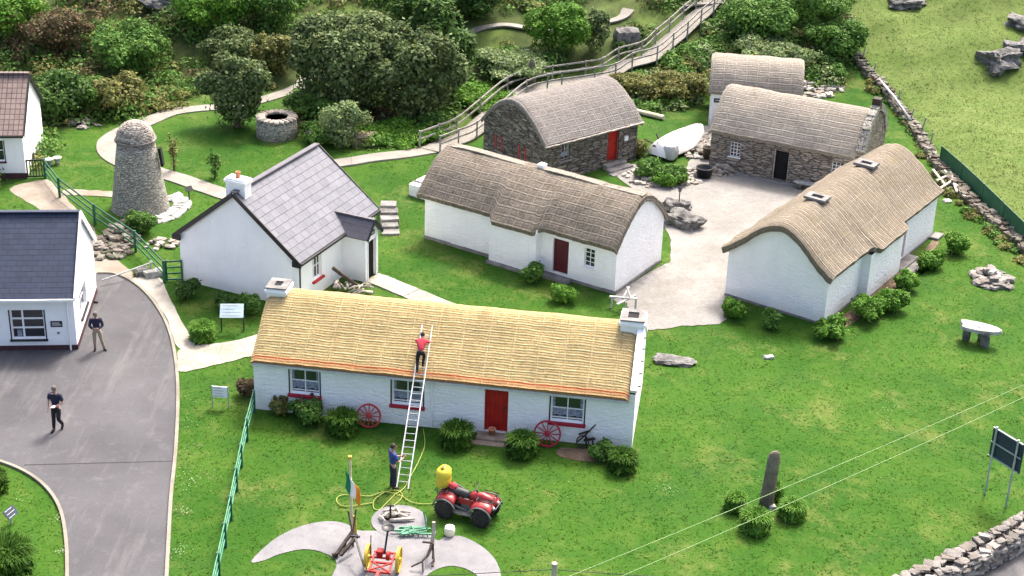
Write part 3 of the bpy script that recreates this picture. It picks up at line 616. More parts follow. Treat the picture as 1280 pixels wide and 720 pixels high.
# ================================================================ BUILDINGS
class Bld:
    """helper for one building: local x runs along its front wall, y into its depth"""
    def __init__(s, name, label, cat, o, rz, L, W, h, group=None):
        s.e = thing(name, label, cat, (o[0], o[1], 0), rad(rz), group); s.L, s.W, s.h = L, W, h
    def side(s, k):
        L, W = s.L, s.W
        return {'front': (Vector((0, 0, 0)), Vector((1, 0, 0)), Vector((0, -1, 0)), L), 'right': (Vector((L, 0, 0)), Vector((0, 1, 0)), Vector((1, 0, 0)), W),
                'back': (Vector((L, W, 0)), Vector((-1, 0, 0)), Vector((0, 1, 0)), L), 'left': (Vector((0, W, 0)), Vector((0, -1, 0)), Vector((-1, 0, 0)), W)}[k]
    def walls(s, mat, prof=None, opens={}, z0=-0.3, name='wall', bulges=[], depth=0.22, smooth=False):
        """prof: function y->top z of the gables (None: flat). opens: side->[(x0,x1,z0,z1)]"""
        m = MB(); Z_ = Vector((0, 0, 1))
        for k in ('front', 'right', 'back', 'left'):
            O, D, N, Ln = s.side(k); ops = opens.get(k, [])
            ax = sorted({0.0, Ln, *[v for o in ops for v in o[:2]]}); az = sorted({z0, s.h, *[v for o in ops for v in o[2:]]})
            for i in range(len(ax) - 1):
                for j in range(len(az) - 1):
                    cx, cz_ = (ax[i] + ax[i + 1]) / 2, (az[j] + az[j + 1]) / 2
                    if any(o[0] < cx < o[1] and o[2] < cz_ < o[3] for o in ops): continue
                    q = [O + D * ax[i] + Z_ * az[j], O + D * ax[i + 1] + Z_ * az[j], O + D * ax[i + 1] + Z_ * az[j + 1], O + D * ax[i] + Z_ * az[j + 1]]
                    m.poly(q, [(ax[i], az[j]), (ax[i + 1], az[j]), (ax[i + 1], az[j + 1]), (ax[i], az[j + 1])])
            for x0, x1, a, b in ops:
                p = [O + D * x0 + Z_ * a, O + D * x1 + Z_ * a, O + D * x1 + Z_ * b, O + D * x0 + Z_ * b]; q = [v - N * depth for v in p]
                for u in range(4): v = (u + 1) % 4; m.poly([p[u], p[v], q[v], q[u]], [(0, 0), (0.5, 0), (0.5, depth), (0, depth)])
            if prof and k in ('left', 'right'):
                n = 24; 
                for i in range(n):
                    ya, yb = Ln * i / n, Ln * (i + 1) / n; za, zb = [prof(v if k == 'right' else Ln - v) for v in (ya, yb)]
                    m.poly([O + D * ya + Z_ * s.h, O + D * yb + Z_ * s.h, O + D * yb + Z_ * max(zb, s.h), O + D * ya + Z_ * max(za, s.h)], [(ya, s.h), (yb, s.h), (yb, zb), (ya, za)])
        for x0, x1, d, hh in bulges:      # outshots on the front wall
            pts = [Vector((x0, 0, 0)), Vector((x0, -d, 0)), Vector((x1, -d, 0)), Vector((x1, 0, 0))]
            for a, b in zip(pts, pts[1:]):
                l = (b - a).length; m.poly([a + Z_ * z0, b + Z_ * z0, b + Z_ * hh, a + Z_ * hh], [(0, z0), (l, z0), (l, hh), (0, hh)])
        return m.build(name, mat, s.e)
    def frame(s, k):
        O, D, N, _ = s.side(k); return O, D, N
    def P(s, k, x, z, out=0.0):
        O, D, N = s.frame(k); return O + D * x + Vector((0, 0, z)) + N * out
    def bar(s, m, k, x0, x1, z0, z1, o0, o1):
        """box on a wall: x0..x1, z0..z1, from o0 to o1 outwards"""
        O, D, N = s.frame(k); c = s.P(k, (x0 + x1) / 2, (z0 + z1) / 2, (o0 + o1) / 2)
        M = Matrix((D, -N, Vector((0, 0, 1)))).transposed(); m.box(c, (x1 - x0, abs(o1 - o0), z1 - z0), M=M)
    def window(s, k, x0, x1, z0, z1, frame='white_paint', sill='plinth_grey', cols=2, rows=2, t=0.05, mt=0.035, rec=0.10, sill_h=0.08, curtain=False, surround=None, sill_out=0.09, splits=None):
        m = MB()
        s.bar(m, k, x0, x0 + t, z0, z1, -rec - .05, -rec); s.bar(m, k, x1 - t, x1, z0, z1, -rec - .05, -rec)
        s.bar(m, k, x0 + t, x1 - t, z1 - t, z1, -rec - .05, -rec); s.bar(m, k, x0 + t, x1 - t, z0, z0 + t, -rec - .05, -rec)
        cx = splits[0] if splits else [x0 + (x1 - x0) * i / cols for i in range(1, cols)]
        cz_ = splits[1] if splits else [z0 + (z1 - z0) * i / rows for i in range(1, rows)]
        for x in cx: s.bar(m, k, x - mt / 2, x + mt / 2, z0 + t, z1 - t, -rec - .045, -rec + .004)
        for z in cz_: s.bar(m, k, x0 + t, x1 - t, z - mt / 2, z + mt / 2, -rec - .042, -rec - .003)
        f = m.build('window', frame, s.e)
        g = MB(); s.bar(g, k, x0 + .01, x1 - .01, z0 + .01, z1 - .01, -rec - .038, -rec - .028); g.build('pane', 'window_glass', f)
        if curtain:
            g = MB(); n = 10; zt = z0 + (z1 - z0) * 0.50; zb_ = z0 + (z1 - z0) * 0.2
            for i in range(n):
                xa = x0 + t + (x1 - x0 - 2 * t) * i / n; xb = x0 + t + (x1 - x0 - 2 * t) * (i + 1) / n; xm = (xa + xb) / 2
                o_ = -rec - .026
                for a, b, oa, ob in ((xa, xm, o_, o_ + .012), (xm, xb, o_ + .012, o_)):
                    zv = zb_ + 0.03 * math.sin(i * 2.1)
                    g.poly([s.P(k, a, zv, oa), s.P(k, b, zv, ob), s.P(k, b, zt, ob), s.P(k, a, zt, oa)])
            for xa, xb in ((x0 + t, x0 + t + .09), (x1 - t - .09, x1 - t)):
                g.poly([s.P(k, xa, zt, -rec - .024), s.P(k, xb, zt, -rec - .018), s.P(k, xb, z1 - t, -rec - .018), s.P(k, xa, z1 - t, -rec - .024)])
            g.build('curtain', 'curtain', f)
        if sill:
            g = MB(); s.bar(g, k, x0 - .08, x1 + .08, z0 - sill_h, z0 - 0.003, -rec + .002, sill_out); bevel(g.build('sill', sill, f), 0.01)
        if surround:
            for a_, c_ in ((x0 - .05, x0 - .002), (x1 + .002, x1 + .05)): g = MB(); s.bar(g, k, a_, c_, z0, z1, -.10, .012); g.build('surround', surround, f)
        return f
    def door(s, k, x0, x1, z0, z1, mat, rec=0.12, frame=None, boards=5, handle=True, open_=False):
        m = MB(); n = boards; w_ = (x1 - x0 - 0.1) / n
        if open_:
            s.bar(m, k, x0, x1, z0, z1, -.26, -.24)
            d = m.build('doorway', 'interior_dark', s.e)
        else:
            for i in range(n): s.bar(m, k, x0 + .05 + i * w_ + .004, x0 + .05 + (i + 1) * w_ - .004, z0 + .01, z1 - .05, -rec - .04, -rec)
            s.bar(m, k, x0 + .04, x1 - .04, z0 + .005, z1 - .045, -rec - .06, -rec - .03)
            d = m.build('door', mat, s.e)
            if handle:
                g = MB(); s.bar(g, k, x1 - .16, x1 - .11, (z0 + z1) / 2, (z0 + z1) / 2 + .12, -rec, -rec + .04); g.build('handle', 'dark_metal', d)
        g = MB(); s.bar(g, k, x0, x0 + .05, z0, z1, -rec - .05, -rec + .03); s.bar(g, k, x1 - .05, x1, z0, z1, -rec - .05, -rec + .03); s.bar(g, k, x0 + .05, x1 - .05, z1 - .05, z1, -rec - .05, -rec + .03)
        g.build('door_frame', frame or mat, d); return d
    def plinth(s, mat, sides=('front', 'right'), h=0.14, out=0.06, rough=True):
        m = MB()
        for k in sides:
            O, D, N, Ln = s.side(k); x = 0.0
            while x < Ln - 0.05:
                w_ = min(random.uniform(0.5, 1.3), Ln - x)
                s.bar(m, k, x, x + w_ - .01, -0.25, h * random.uniform(0.75, 1.1), -.02, out * random.uniform(.7, 1.3)); x += w_
        return bevel(m.build('plinth', mat, s.e), 0.012)
    def pegs(s, prof_pts, mat='grey_wood'):
        for i, (p, d) in enumerate(prof_pts):
            m = MB(); m.tube([p, p + d * 0.15 + Vector((0, 0, .02))], 0.016, 5); m.build('thatch_peg', mat, s.e)

def shape_fn(kind):
    if kind == 'pitch': k = 0.16; q = math.sqrt(1 + k * k); return lambda t: (q - math.sqrt(t * t + k * k)) / (q - k)
    if kind == 'barrel': return lambda t: 0.62 * max(0.0, (1 - abs(t) ** 2.15)) + 0.38 * (1 - math.sqrt(t * t + .02) / 1.01) / (1 - math.sqrt(.02) / 1.01)
    if kind == 'arch': return lambda t: max(0.0, 1 - abs(t) ** 2.2) ** 0.80
    if kind == 'ogee': return lambda t: 0.55 * (0.5 + 0.5 * math.cos(math.pi * min(1, abs(t)))) + 0.45 * (1 - abs(t) ** 1.7)
def thatch(b, mat, ridge, kind, oe=0.22, og=(0.12, 0.12), thick=0.24, bulges=[], wav=0.03, seed=1, zdrop=0.0, end_round=0.25, rag=0.03, dip=0.0):
    """thatch over building b; returns (object, gable profile function)"""
    L, W, h = b.L, b.W, b.h; fn = shape_fn(kind); hw = W / 2 + oe; e0 = h - 0.10 - zdrop
    rise = ridge - e0
    nu, nv = int(L / 0.16), 56; off = Vector((seed * 13.7, seed * 5.1, 0))
    def nz(u, v, s_): return mnoise.noise(Vector((u * s_, v * s_, 0)) + off)
    def top(t): return e0 + rise * fn(t)
    ts = [math.sin(math.pi / 2 * (-1 + 2 * i / nv)) if kind == 'arch' else -1 + 2 * i / nv for i in range(nv + 1)]
    arc = [0.0]
    for i in range(nv): arc.append(arc[-1] + math.hypot((ts[i + 1] - ts[i]) * hw, top(ts[i + 1]) - top(ts[i])))
    m = MB(); rows = []
    x0, x1 = -og[0], L + og[1]
    for iu in range(nu + 1):
        x = x0 + (x1 - x0) * iu / nu; row = []
        bul = 0.0
        for a, c, d in bulges:
            k = min(1, max(0, (x - a + .1) / 0.2)) * min(1, max(0, (c + .1 - x) / 0.2)); bul = max(bul, d * k)
        endk = min(1.0, min(x - x0, x1 - x) / end_round + 0.0); drop = (1 - math.sqrt(max(0, 1 - (1 - endk) ** 2))) * 0.10
        sag = -dip * math.sin(math.pi * (x - x0) / (x1 - x0))
        for j, t in enumerate(ts):
            yy = W / 2 + t * hw; z = top(t) - drop + sag * fn(t)
            n_ = wav * (nz(x, arc[j], 0.9) + 0.5 * nz(x, arc[j], 2.7))
            rag_ = rag * nz(x * 2, 3, 1.7) if j in (0, nv) else 0
            if bul and t < -0.15:
                kk = (min(1.0, (-t - .15) / .85)) ** 1.5; yy -= bul * kk; z -= bul * 0.30 * kk
            row.append(Vector((x + (rag * nz(arc[j] * 2, 7, 2.0) if iu in (0, nu) else 0), yy + n_ * t * .6 + (rag_ * (-1 if t < 0 else 1)), z + n_)))
        rows.append(row)
    base = [[None] * (nv + 1) for _ in rows]
    for i, r_ in enumerate(rows):
        b0 = m.add(r_)
        for j in range(nv + 1): base[i][j] = b0 + j
    def U(i): return x0 + (x1 - x0) * i / nu
    for i in range(nu):
        for j in range(nv):
            m.face((base[i][j], base[i + 1][j], base[i + 1][j + 1], base[i][j + 1]), [(U(i), arc[j]), (U(i + 1), arc[j]), (U(i + 1), arc[j + 1]), (U(i), arc[j + 1])])
    # underside
    und = []
    for i, r_ in enumerate(rows):
        q = []
        for j, p in enumerate(r_):
            t = ts[j]; k = 1 - 0.0
            q.append(Vector((p.x, p.y - t * thick * 0.35, p.z - thick * (1.0 if abs(t) < .97 else .9))))
        b0 = m.add(q); und.append([b0 + j for j in range(nv + 1)])
    for i in range(nu):
        for j in range(nv):
            m.face((und[i][j], und[i][j + 1], und[i + 1][j + 1], und[i + 1][j]), [(U(i), arc[j])] * 4)
        for j, fl in ((0, 0), (nv, 1)):
            q = (base[i][j], und[i][j], und[i + 1][j], base[i + 1][j]); uvq = [(U(i), 0.02), (U(i), -.15), (U(i + 1), -.15), (U(i + 1), 0.02)]
            if fl: q = q[::-1]; uvq = uvq[::-1]
            m.face(q, uvq)
    for i, fl in ((0, 1), (nu, 0)):
        for j in range(nv):
            q = (base[i][j], base[i][j + 1], und[i][j + 1], und[i][j]); uvq = [(U(i), arc[j]), (U(i), arc[j + 1]), (U(i) + .2, arc[j + 1]), (U(i) + .2, arc[j])]
            if not fl: q = q[::-1]; uvq = uvq[::-1]
            m.face(q, uvq)
    o = m.build('thatched_roof', mat, b.e, smooth=True)
    md = o.modifiers.new('edges', 'EDGE_SPLIT'); md.split_angle = rad(50)
    def prof(y): return top((y - W / 2) / hw) - thick * 0.55
    return o, prof, top
def chimney(b, x, y, zb, w_, d_, h_, mat='whitewash_smooth', cap='plinth_grey', pot=None, hole=True, rz=0, flare=True, name='chimney', parent=None):
    m = MB(); m.box((x, y, zb + h_ / 2), (w_, d_, h_))
    c = m.build(name, mat, parent or b.e); bevel(c, .015)
    g = MB(); top = zb + h_
    if flare: g.box((x, y, top + .06), (w_ + .12, d_ + .12, .12)); g.box((x, y, top + .155), (w_ + .02, d_ + .02, .07)); bevel(g.build('chimney_collar', mat, c), .012); top += .19
    if cap:
        g = MB(); t_ = 0.26
        for dx, dy, sx, sy in ((0, -(d_ / 2 - t_ / 2 + .03), w_ + .06, t_), (0, d_ / 2 - t_ / 2 + .03, w_ + .06, t_), (-(w_ / 2 - t_ / 2 + .03), 0, t_, d_ + .06 - 2 * t_), (w_ / 2 - t_ / 2 + .03, 0, t_, d_ + .06 - 2 * t_)):
            g.box((x + dx, y + dy, top + .03), (sx, sy, .055))
        g.build('chimney_cap', cap, c)
        g = MB(); g.box((x, y, top + .008), (w_ - .2, d_ - .2, .012)); g.build('flue', 'interior_dark', c)
    if pot:
        g = MB(); g.lathe([(.10, 0), (.09, .2), (.11, .22), (.11, .26), (.07, .26), (.07, .1)], 10, (x, y, top)); g.build('chimney_pot', pot, c, True)
    return c

# ---- front thatched cottage
b = Bld('thatched_cottage', 'long white cottage with fresh golden thatch, bright red door and red window sills', 'cottage', (-9.43, 51.89), -7.9, 14.1, 5.0, 2.24)
roof, prof, top = thatch(b, 'thatch_fresh_straw', 3.84, 'pitch', 0.20, (0.04, -0.22), 0.15, seed=1, wav=0.035, rag=0.02, zdrop=-0.03)
W3 = [(1.38, 2.5, .84, 1.86), (5.22, 6.38, .84, 1.86), (11.08, 12.3, .82, 1.84)]
b.walls('whitewash_rough', prof, {'front': W3 + [(8.66, 9.53, .10, 1.90)]})
for x0, x1, z0, z1 in W3:
    b.window('front', x0, x1, z0, z1, 'white_paint', 'dark_red_paint', curtain=True, surround='black_paint', sill_h=.11, sill_out=.13, splits=([(x0 + x1) / 2], [z0 + (z1 - z0) * .52, z0 + .13]), mt=.04, t=.06)
d = b.door('front', 8.66, 9.53, .10, 1.90, 'red_paint')
m = MB(); b.bar(m, 'front', 8.45, 9.75, -.05, .10, 0.003, .55); b.bar(m, 'front', 8.3, 9.9, -.08, .03, .551, .85); bevel(m.build('door_step', 'brown_step', b.e), .02)
m = MB()      # raised gable coping on the right
n = 22
for i in range(n):
    y0, y1 = b.W * i / n - .02, b.W * (i + 1) / n + .0
    za, zb = [top((min(max(v, 0), b.W) - b.W / 2) / (b.W / 2 + .2)) + .07 for v in (y0, y1)]
    m.bar((14.02, y0, za - .02), (14.02, y1, zb - .02), .24, .2)
m.build('gable_coping', 'whitewash_smooth', b.e)
m = MB(); b.bar(m, 'front', -.02, 13.9, 1.955, 2.03, .10, .20); b.bar(m, 'front', -.02, 13.9, 2.04, 2.08, .004, .10); m.build('gutter', 'fascia_grey', b.e)
m = MB(); m.tube([b.P('front', 6.72, 1.98, .10), b.P('front', 6.72, .1, .06)], .035, 8); m.build('downpipe', 'white_paint', b.e)
chimney(b, .32, 2.5, 3.2, .74, .85, .62); chimney(b, 13.7, 2.5, 3.2, .85, .95, .72)
for i in range(5):
    yy = .45 + i * .42; zz = prof(yy) - .22
    m = MB(); m.tube([(14.10, yy, zz), (14.24, yy, zz + .02)], .022, 6); m.build('thatch_peg', 'rusty_black', b.e)
FRONT = b
t_ = thing('plant_pot', 'small terracotta pot standing on the step of the red door', 'plant pot', b.e.matrix_basis @ Vector((9.0, -.22, .10)))
m = MB(); m.lathe([(.09, 0), (.13, .22), (.15, .22), (.15, .27), (.11, .27), (.09, .08)], 12); m.build('pot', 'terracotta', t_, True)

# ---- white cottage with outshot, maroon door (middle)
b = Bld('thatched_cottage', 'white cottage in the middle with brown netted thatch, maroon door and small window', 'cottage', (-4.15, 68.3), -32, 10.15, 4.3, 2.38)
roof, prof, top = thatch(b, 'thatch_brown', 4.0, 'barrel', 0.26, (0.28, 0.10), 0.26, bulges=[(3.88, 6.35, .42)], seed=2, wav=0.05)
b.walls('whitewash_rough', prof, {'front': [(6.96, 7.76, .22, 1.84), (8.55, 9.08, .92, 1.80)]}, bulges=[(3.9, 6.37, .48, 2.22)])
b.door('front', 6.96, 7.76, .22, 1.84, 'maroon_paint'); b.window('front', 8.55, 9.08, .92, 1.80, cols=2, rows=4, t=.035, mt=.025, sill='white_paint', sill_h=.06)
b.plinth('plinth_grey', ('front', 'right', 'left')); m = MB(); m.box((5.13, -.55, -.03), (2.6, .2, .3)); m.build('plinth', 'plinth_grey', b.e)
m = MB(); b.bar(m, 'front', 6.7, 8.0, -.2, .16, .06, .45); bevel(m.build('door_step', 'plinth_grey', b.e), .02)
pp = [(Vector((x, -(.45 if 3.8 < x < 6.4 else 0), 2.04 - (.1 if 3.8 < x < 6.4 else 0))), Vector((0, -1, 0))) for x in np.arange(4.2, 10.0, .52)]
pp += [(Vector((10.15, y, prof(y) - .16)), Vector((1, 0, 0))) for y in np.arange(.25, 4.2, .3)]
b.pegs(pp)
chimney(b, 4.9, 2.2, 3.75, .34, .34, .42, cap=None, flare=False)
m = MB(); rr = random.Random(4)
for i in range(60):      # pale cement ridge band
    x = -.1 + i * 10.3 / 60; m.box((x + .08, 2.15, 3.99 + .03 * math.sin(x * 1.3) + .01 * rr.random() - .05 * max(0, (abs(x - 5) - 4.3))), (.185, .42, .05), rz=rr.uniform(-.04, .04))
m.build('ridge_capping', 'thatch_pale', b.e)
MID = b
# ---- white cottage on the right
b = Bld('thatched_cottage', 'white cottage on the right with tan roped thatch and two square smoke holes', 'cottage', (13.2, 60.6), 56, 12.25, 4.7, 2.46)
roof, prof, top = thatch(b, 'thatch_tan', 4.1, 'ogee', 0.26, (0.22, 0.15), 0.26, bulges=[(4.0, 7.3, .36)], seed=3, wav=0.06)
b.walls('whitewash_rough', prof, {'front': [(7.75, 8.65, .12, 1.85)]}, bulges=[(3.5, 7.2, .40, 2.12)])
b.door('front', 7.75, 8.65, .12, 1.85, 'faded_red_paint', frame='faded_red_paint'); b.plinth('plinth_grey', ('left', 'front'), .10, .05)
m = MB(); b.bar(m, 'front', 7.2, 9.2, -.2, .10, .06, .55); b.bar(m, 'front', 6.9, 9.1, -.2, .04, .56, 1.0); b.bar(m, 'front', 6.8, 8.9, -.25, -.0, 1.01, 1.4); bevel(m.build('door_step', 'plinth_grey', b.e), .02)
m = MB(); b.bar(m, 'front', 11.7, 12.5, -.2, .12, .07, .5); bevel(m.build('corner_step', 'plinth_grey', b.e), .02)
b.pegs([(Vector((0, y, prof(y) - .15)), Vector((-1, 0, 0))) for y in np.arange(.3, 4.6, .28)] + [(Vector((x, 0, 2.10)), Vector((0, -1, 0))) for x in np.arange(.4, 3.3, .5)])
for xx in (3.35, 8.6):
    g = MB()
    for dx, dy, sx, sy in ((0, -.26, 1.0, .2), (0, .26, 1.0, .2), (-.38, 0, .24, .32), (.38, 0, .24, .32)): g.box((xx + dy, 2.35 + dx, 4.16), (sy, sx, .12))
    h_ = g.build('smoke_hole', 'driftwood' if False else 'plinth_grey', b.e); bevel(h_, .01); g = MB(); g.box((xx, 2.35, 4.115), (.34, .54, .05)); g.build('flue', 'interior_dark', h_)
RIGHT = b
# ---- stone cottage with red door (behind)
b = Bld('stone_cottage', 'dark stone cottage with grey thatch and a bright red door, below the wooden walkway', 'cottage', (1.33, 75.4), 40, 6.5, 4.8, 2.30)
roof, prof, top = thatch(b, 'thatch_grey', 3.95, 'barrel', 0.24, (0.06, 0.16), 0.22, seed=4, wav=0.045)
b.walls('stone_dark_wall', prof, {'front': [(4.40, 5.20, .28, 1.92), (1.18, 1.80, 1.05, 1.88)]})
b.door('front', 4.40, 5.20, .28, 1.92, 'red_paint', rec=.16); b.window('front', 1.18, 1.80, 1.05, 1.88, 'grey_wood', 'plinth_grey', cols=2, rows=1, curtain=True, surround=None)
m = MB(); b.bar(m, 'front', 4.1, 5.5, -.1, .26, .003, .4); b.bar(m, 'front', 3.95, 5.6, -.1, .13, .401, .8); b.bar(m, 'front', 3.8, 5.7, -.1, .05, .801, 1.2); bevel(m.build('door_step', 'plinth_grey', b.e), .02)
m = MB(); b.bar(m, 'front', 5.55, 5.78, 1.25, 1.5, .003, .08); m.build('wall_sign', 'white_paint', b.e)  # small white sign on the wall, right of the door
for yy in (1.0, 2.9):       # red painted shutters low on the end wall
    m = MB(); b.bar(m, 'left', yy, yy + .08, .9, 1.6, .003, .05); b.bar(m, 'left', yy + .5, yy + .58, .9, 1.6, .003, .05); m.build('shutter_post', 'faded_red_paint', b.e)
m = MB()
for i in range(20): 
    x = -.05 + i * 6.7 / 20; m.box((x + .16, -.26, 2.13 + .01 * math.sin(i * 2.3)), (.36, .14, .05), rz=.0)
m.build('eave_board', 'driftwood', b.e)
DC = b
# ---- long stone cottage with chimney
b = Bld('stone_cottage', 'brown stone cottage with pale straw thatch, open dark doorway and a small black chimney', 'cottage', (10.1, 78.8), -26, 8.0, 4.4, 2.26)
roof, prof, top = thatch(b, 'thatch_pale', 3.95, 'barrel', 0.22, (0.10, -.30), 0.22, seed=5, wav=0.04)
b.walls('stone_tan_wall', prof, {'front': [(3.44, 4.26, .05, 1.68), (1.08, 1.62, .86, 1.66), (6.5, 7.12, .86, 1.60)]})
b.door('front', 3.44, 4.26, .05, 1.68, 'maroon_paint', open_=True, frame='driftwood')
for x0, x1 in ((1.08, 1.62), (6.5, 7.12)): b.window('front', x0, x1, .86, 1.63, cols=3, rows=4, t=.03, mt=.022, sill='white_paint', sill_h=.05, rec=.06)
m = MB(); n = 20; pts = [Vector((7.85, b.W * i / n, prof(b.W * i / n) + (.38 if 0.1 < i / n < .9 else .12))) for i in range(n + 1)]
rr = random.Random(8)
for i in range(n):
    m.bar(pts[i] - Vector((0, .02, .08)), pts[i + 1] + Vector((0, .02, -.08)), .42, .34 + rr.uniform(-.05, .06))
m.build('gable_coping', 'stone_grey_wall', b.e)
chimney(b, 7.85, 2.2, 4.0, .42, .44, .60, mat='rusty_black', cap=None, flare=False)
m = MB(); b.bar(m, 'front', 0, 8, -.2, .06, .003, .22); bevel(m.build('plinth', 'plinth_grey', b.e), .02)
t_ = thing('stone_bench', 'low stone bench against the wall of the brown stone cottage, right of its doorway', 'bench', b.e.matrix_basis @ Vector((5.6, -.42, 0)), rad(-26))
m = MB(); m.rock((0, 0, .36), (1.5, .45, .12), rough=.1, seed=3, sub=2); m.build('seat', 'limestone', t_)
for sx in (-.5, .5): m = MB(); m.rock((sx, 0, .15), (.25, .35, .34), rough=.15, seed=5, sub=2); m.build('leg', 'rock', t_)
EC = b
# ---- small white thatched shed (far back)
b = Bld('thatched_shed', 'small white shed with pale rounded thatch, furthest back behind the brown stone cottage', 'shed', (10.7, 85.4), -7, 4.9, 3.6, 2.18)
roof, prof, top = thatch(b, 'thatch_pale', 3.6, 'arch', 0.22, (0.12, 0.14), 0.22, seed=6, wav=0.05)
b.walls('whitewash_rough', prof, {'front': [(.95, 1.7, .1, 1.7)]}); b.door('front', .95, 1.7, .1, 1.7, 'dark_wood')
m = MB(); b.bar(m, 'front', .2, .72, 1.38, 1.62, .003, .03); pl = m.build('plaque', 'board_navy', b.e); m = MB(); b.bar(m, 'front', .28, .64, 1.49, 1.53, .031, .035); m.build('lettering', 'plaque_ink', pl)

# ---- pitched slate roofs
def slate_roof(b, mat, ridge, oe=0.18, og=(0.12, 0.12), th=0.07, W=None, name='roof', y0=0.0, zc=0.0):
    W = W or b.W; L = b.L; half = W / 2 + oe; ez = b.h + zc - (ridge - b.h) / (W / 2) * oe
    sl = math.hypot(half, ridge - ez); m = MB(); x0, x1 = -og[0], L + og[1]
    for sg in (-1, 1):
        ye = W / 2 + sg * half + y0; yr = W / 2 + y0
        nrm = Vector((0, sg * (ridge - ez), half)).normalized() * th
        a, c, d_, e_ = Vector((x0, ye, ez)), Vector((x1, ye, ez)), Vector((x1, yr, ridge)), Vector((x0, yr, ridge))
        q = [v + nrm for v in (a, c, d_, e_)]; q[2].y = yr; q[3].y = yr
        uvq = [(x0, 0), (x1, 0), (x1, sl), (x0, sl)]
        m.poly(q if sg < 0 else q[::-1], uvq if sg < 0 else uvq[::-1]); m.poly([a, e_, d_, c] if sg < 0 else [a, c, d_, e_])
        for u, v in ((0, 1), (1, 2), (3, 0)):
            p = (a, c, d_, e_); m.poly([p[u], p[v], q[v], q[u]])
    return m.build(name, mat, b.e), ez, half
def barge(b, x, out, ridge, ez, half, W, mat, wd=0.16, t_=0.04, drop=.02, y0=0):
    m = MB()
    for sg in (-1, 1):
        a = Vector((x, W / 2 + sg * half + y0, ez - drop)); c = Vector((x, W / 2 + y0, ridge - drop)); m.bar(a, c, t_, wd)
    return m.build('bargeboard', mat, b.e)
# ---- slate cottage with porch
b = Bld('slate_cottage', 'white cottage with grey slate roof, black bargeboards and small slate porch', 'cottage', (-8.97, 60.41), 66, 6.5, 5.9, 2.25)
rg = 4.62; r_, ez, half = slate_roof(b, 'slate_grey', rg, .16, (.14, .12))
pr = lambda y: b.h + (rg - b.h) * (1 - abs(y - b.W / 2) / (b.W / 2))
b.walls('whitewash_smooth', pr, {'front': [(1.22, 1.95, .78, 1.95)]}, z0=-.5)
barge(b, -.145, 0, rg + .05, ez + .05, half, b.W, 'black_paint', .20); barge(b, 6.64, 0, rg + .05, ez + .05, half, b.W, 'black_paint', .16)
m = MB(); m.bar((-.12, 2.95, rg + .11), (6.6, 2.95, rg + .11), .26, .05); m.build('ridge_tiles', 'slate_porch', b.e)
m = MB(); m.bar((-.1, -.24, ez - .02), (3.6, -.24, ez - .02), .12, .10); m.bar((4.72, -.24, ez - .02), (6.6, -.24, ez - .02), .12, .10); m.build('gutter', 'black_paint', b.e)
m = MB(); m.box((-.13, -.06, ez - .03), (.07, .42, .24)); m.box((-.13, 5.96, ez - .03), (.07, .42, .24)); m.build('eave_block', 'black_paint', b.e)
m = MB(); m.tube([(.10, -.2, ez), (.10, -.07, ez - .25), (.10, -.06, -.3)], .035, 8); m.build('downpipe', 'black_paint', b.e)
b.window('front', 1.22, 1.95, .78, 1.95, 'white_paint', 'red_paint', splits=([1.46, 1.70], [1.36]), t=.06, mt=.045, sill_h=.10, sill_out=.12)
chimney(b, .45, 3.05, 4.15, .50, .95, .85, cap=None, pot='terracotta')
# porch: gable facing -y
px0, px1, pd, ph, pr_ = 3.62, 4.72, 1.2, 2.1, 2.72
m = MB(); pc = (px0 + px1) / 2; dx0, dx1 = 3.84, 4.50
def q4(a, c, z0, z1, y): m.poly([(a, y, z0), (c, y, z0), (c, y, z1), (a, y, z1)])
q4(px0, dx0, -.4, ph, -pd); q4(dx1, px1, -.4, ph, -pd); q4(dx0, dx1, 1.82, ph, -pd); q4(dx0, dx1, -.4, .02, -pd)
m.poly([(px0, -pd, ph), (px1, -pd, ph), (pc, -pd, pr_)])
m.poly([(px0, 0, -.4), (px0, -pd, -.4), (px0, -pd, ph), (px0, 0, ph)]); m.poly([(px1, -pd, -.4), (px1, 0, -.4), (px1, 0, ph), (px1, -pd, ph)])
for xx, sg in ((dx0, 1), (dx1, -1)): m.poly([(xx, -pd, .02), (xx, -pd + .12, .02), (xx, -pd + .12, 1.82), (xx, -pd, 1.82)])
po = m.build('porch', 'whitewash_smooth', b.e)
m = MB(); ph2 = ph - .07
for sg in (-1, 1):
    xe = pc + sg * ((px1 - px0) / 2 + .1); ze = ph - .08; up = Vector((sg * .5, 0, 1)).normalized() * .05
    a, c, d_, e_ = Vector((xe, -pd - .16, ze)), Vector((xe, .35, ze)), Vector((pc, .95, pr_)), Vector((pc, -pd - .16, pr_))
    q = [v + up for v in (a, c, d_, e_)]; q[2].x = q[3].x = pc
    uvq = [(0, 0), (1.6, 0), (2.1, .85), (0, .85)]
    m.poly(q if sg > 0 else q[::-1], uvq if sg > 0 else uvq[::-1]); m.poly([a, e_, d_, c]); m.poly([a, c, q[1], q[0]]); m.poly([a, q[0], q[3], e_])
m.build('roof', 'slate_porch', po)
m = MB()
for sg in (-1, 1): m.bar((pc + sg * .68, -pd - .18, ph - .08), (pc, -pd - .18, pr_ + .04), .04, .13)
m.build('bargeboard', 'black_paint', po)
m = MB(); m.bar((pc, -pd - .18, pr_ + .09), (pc, .9, pr_ + .09), .16, .05); m.build('ridge_tiles', 'slate_porch', po)
m = MB(); m.box(((dx0 + dx1) / 2, -pd + .13, .92), (.66, .03, 1.8)); dd = m.build('door', 'interior_dark', po)
m = MB(); m.box((dx0 - .035, -pd - .012, .93), (.07, .03, 1.86)); m.box((dx1 + .035, -pd - .012, .93), (.07, .03, 1.86)); m.build('door_frame', 'white_paint', dd)
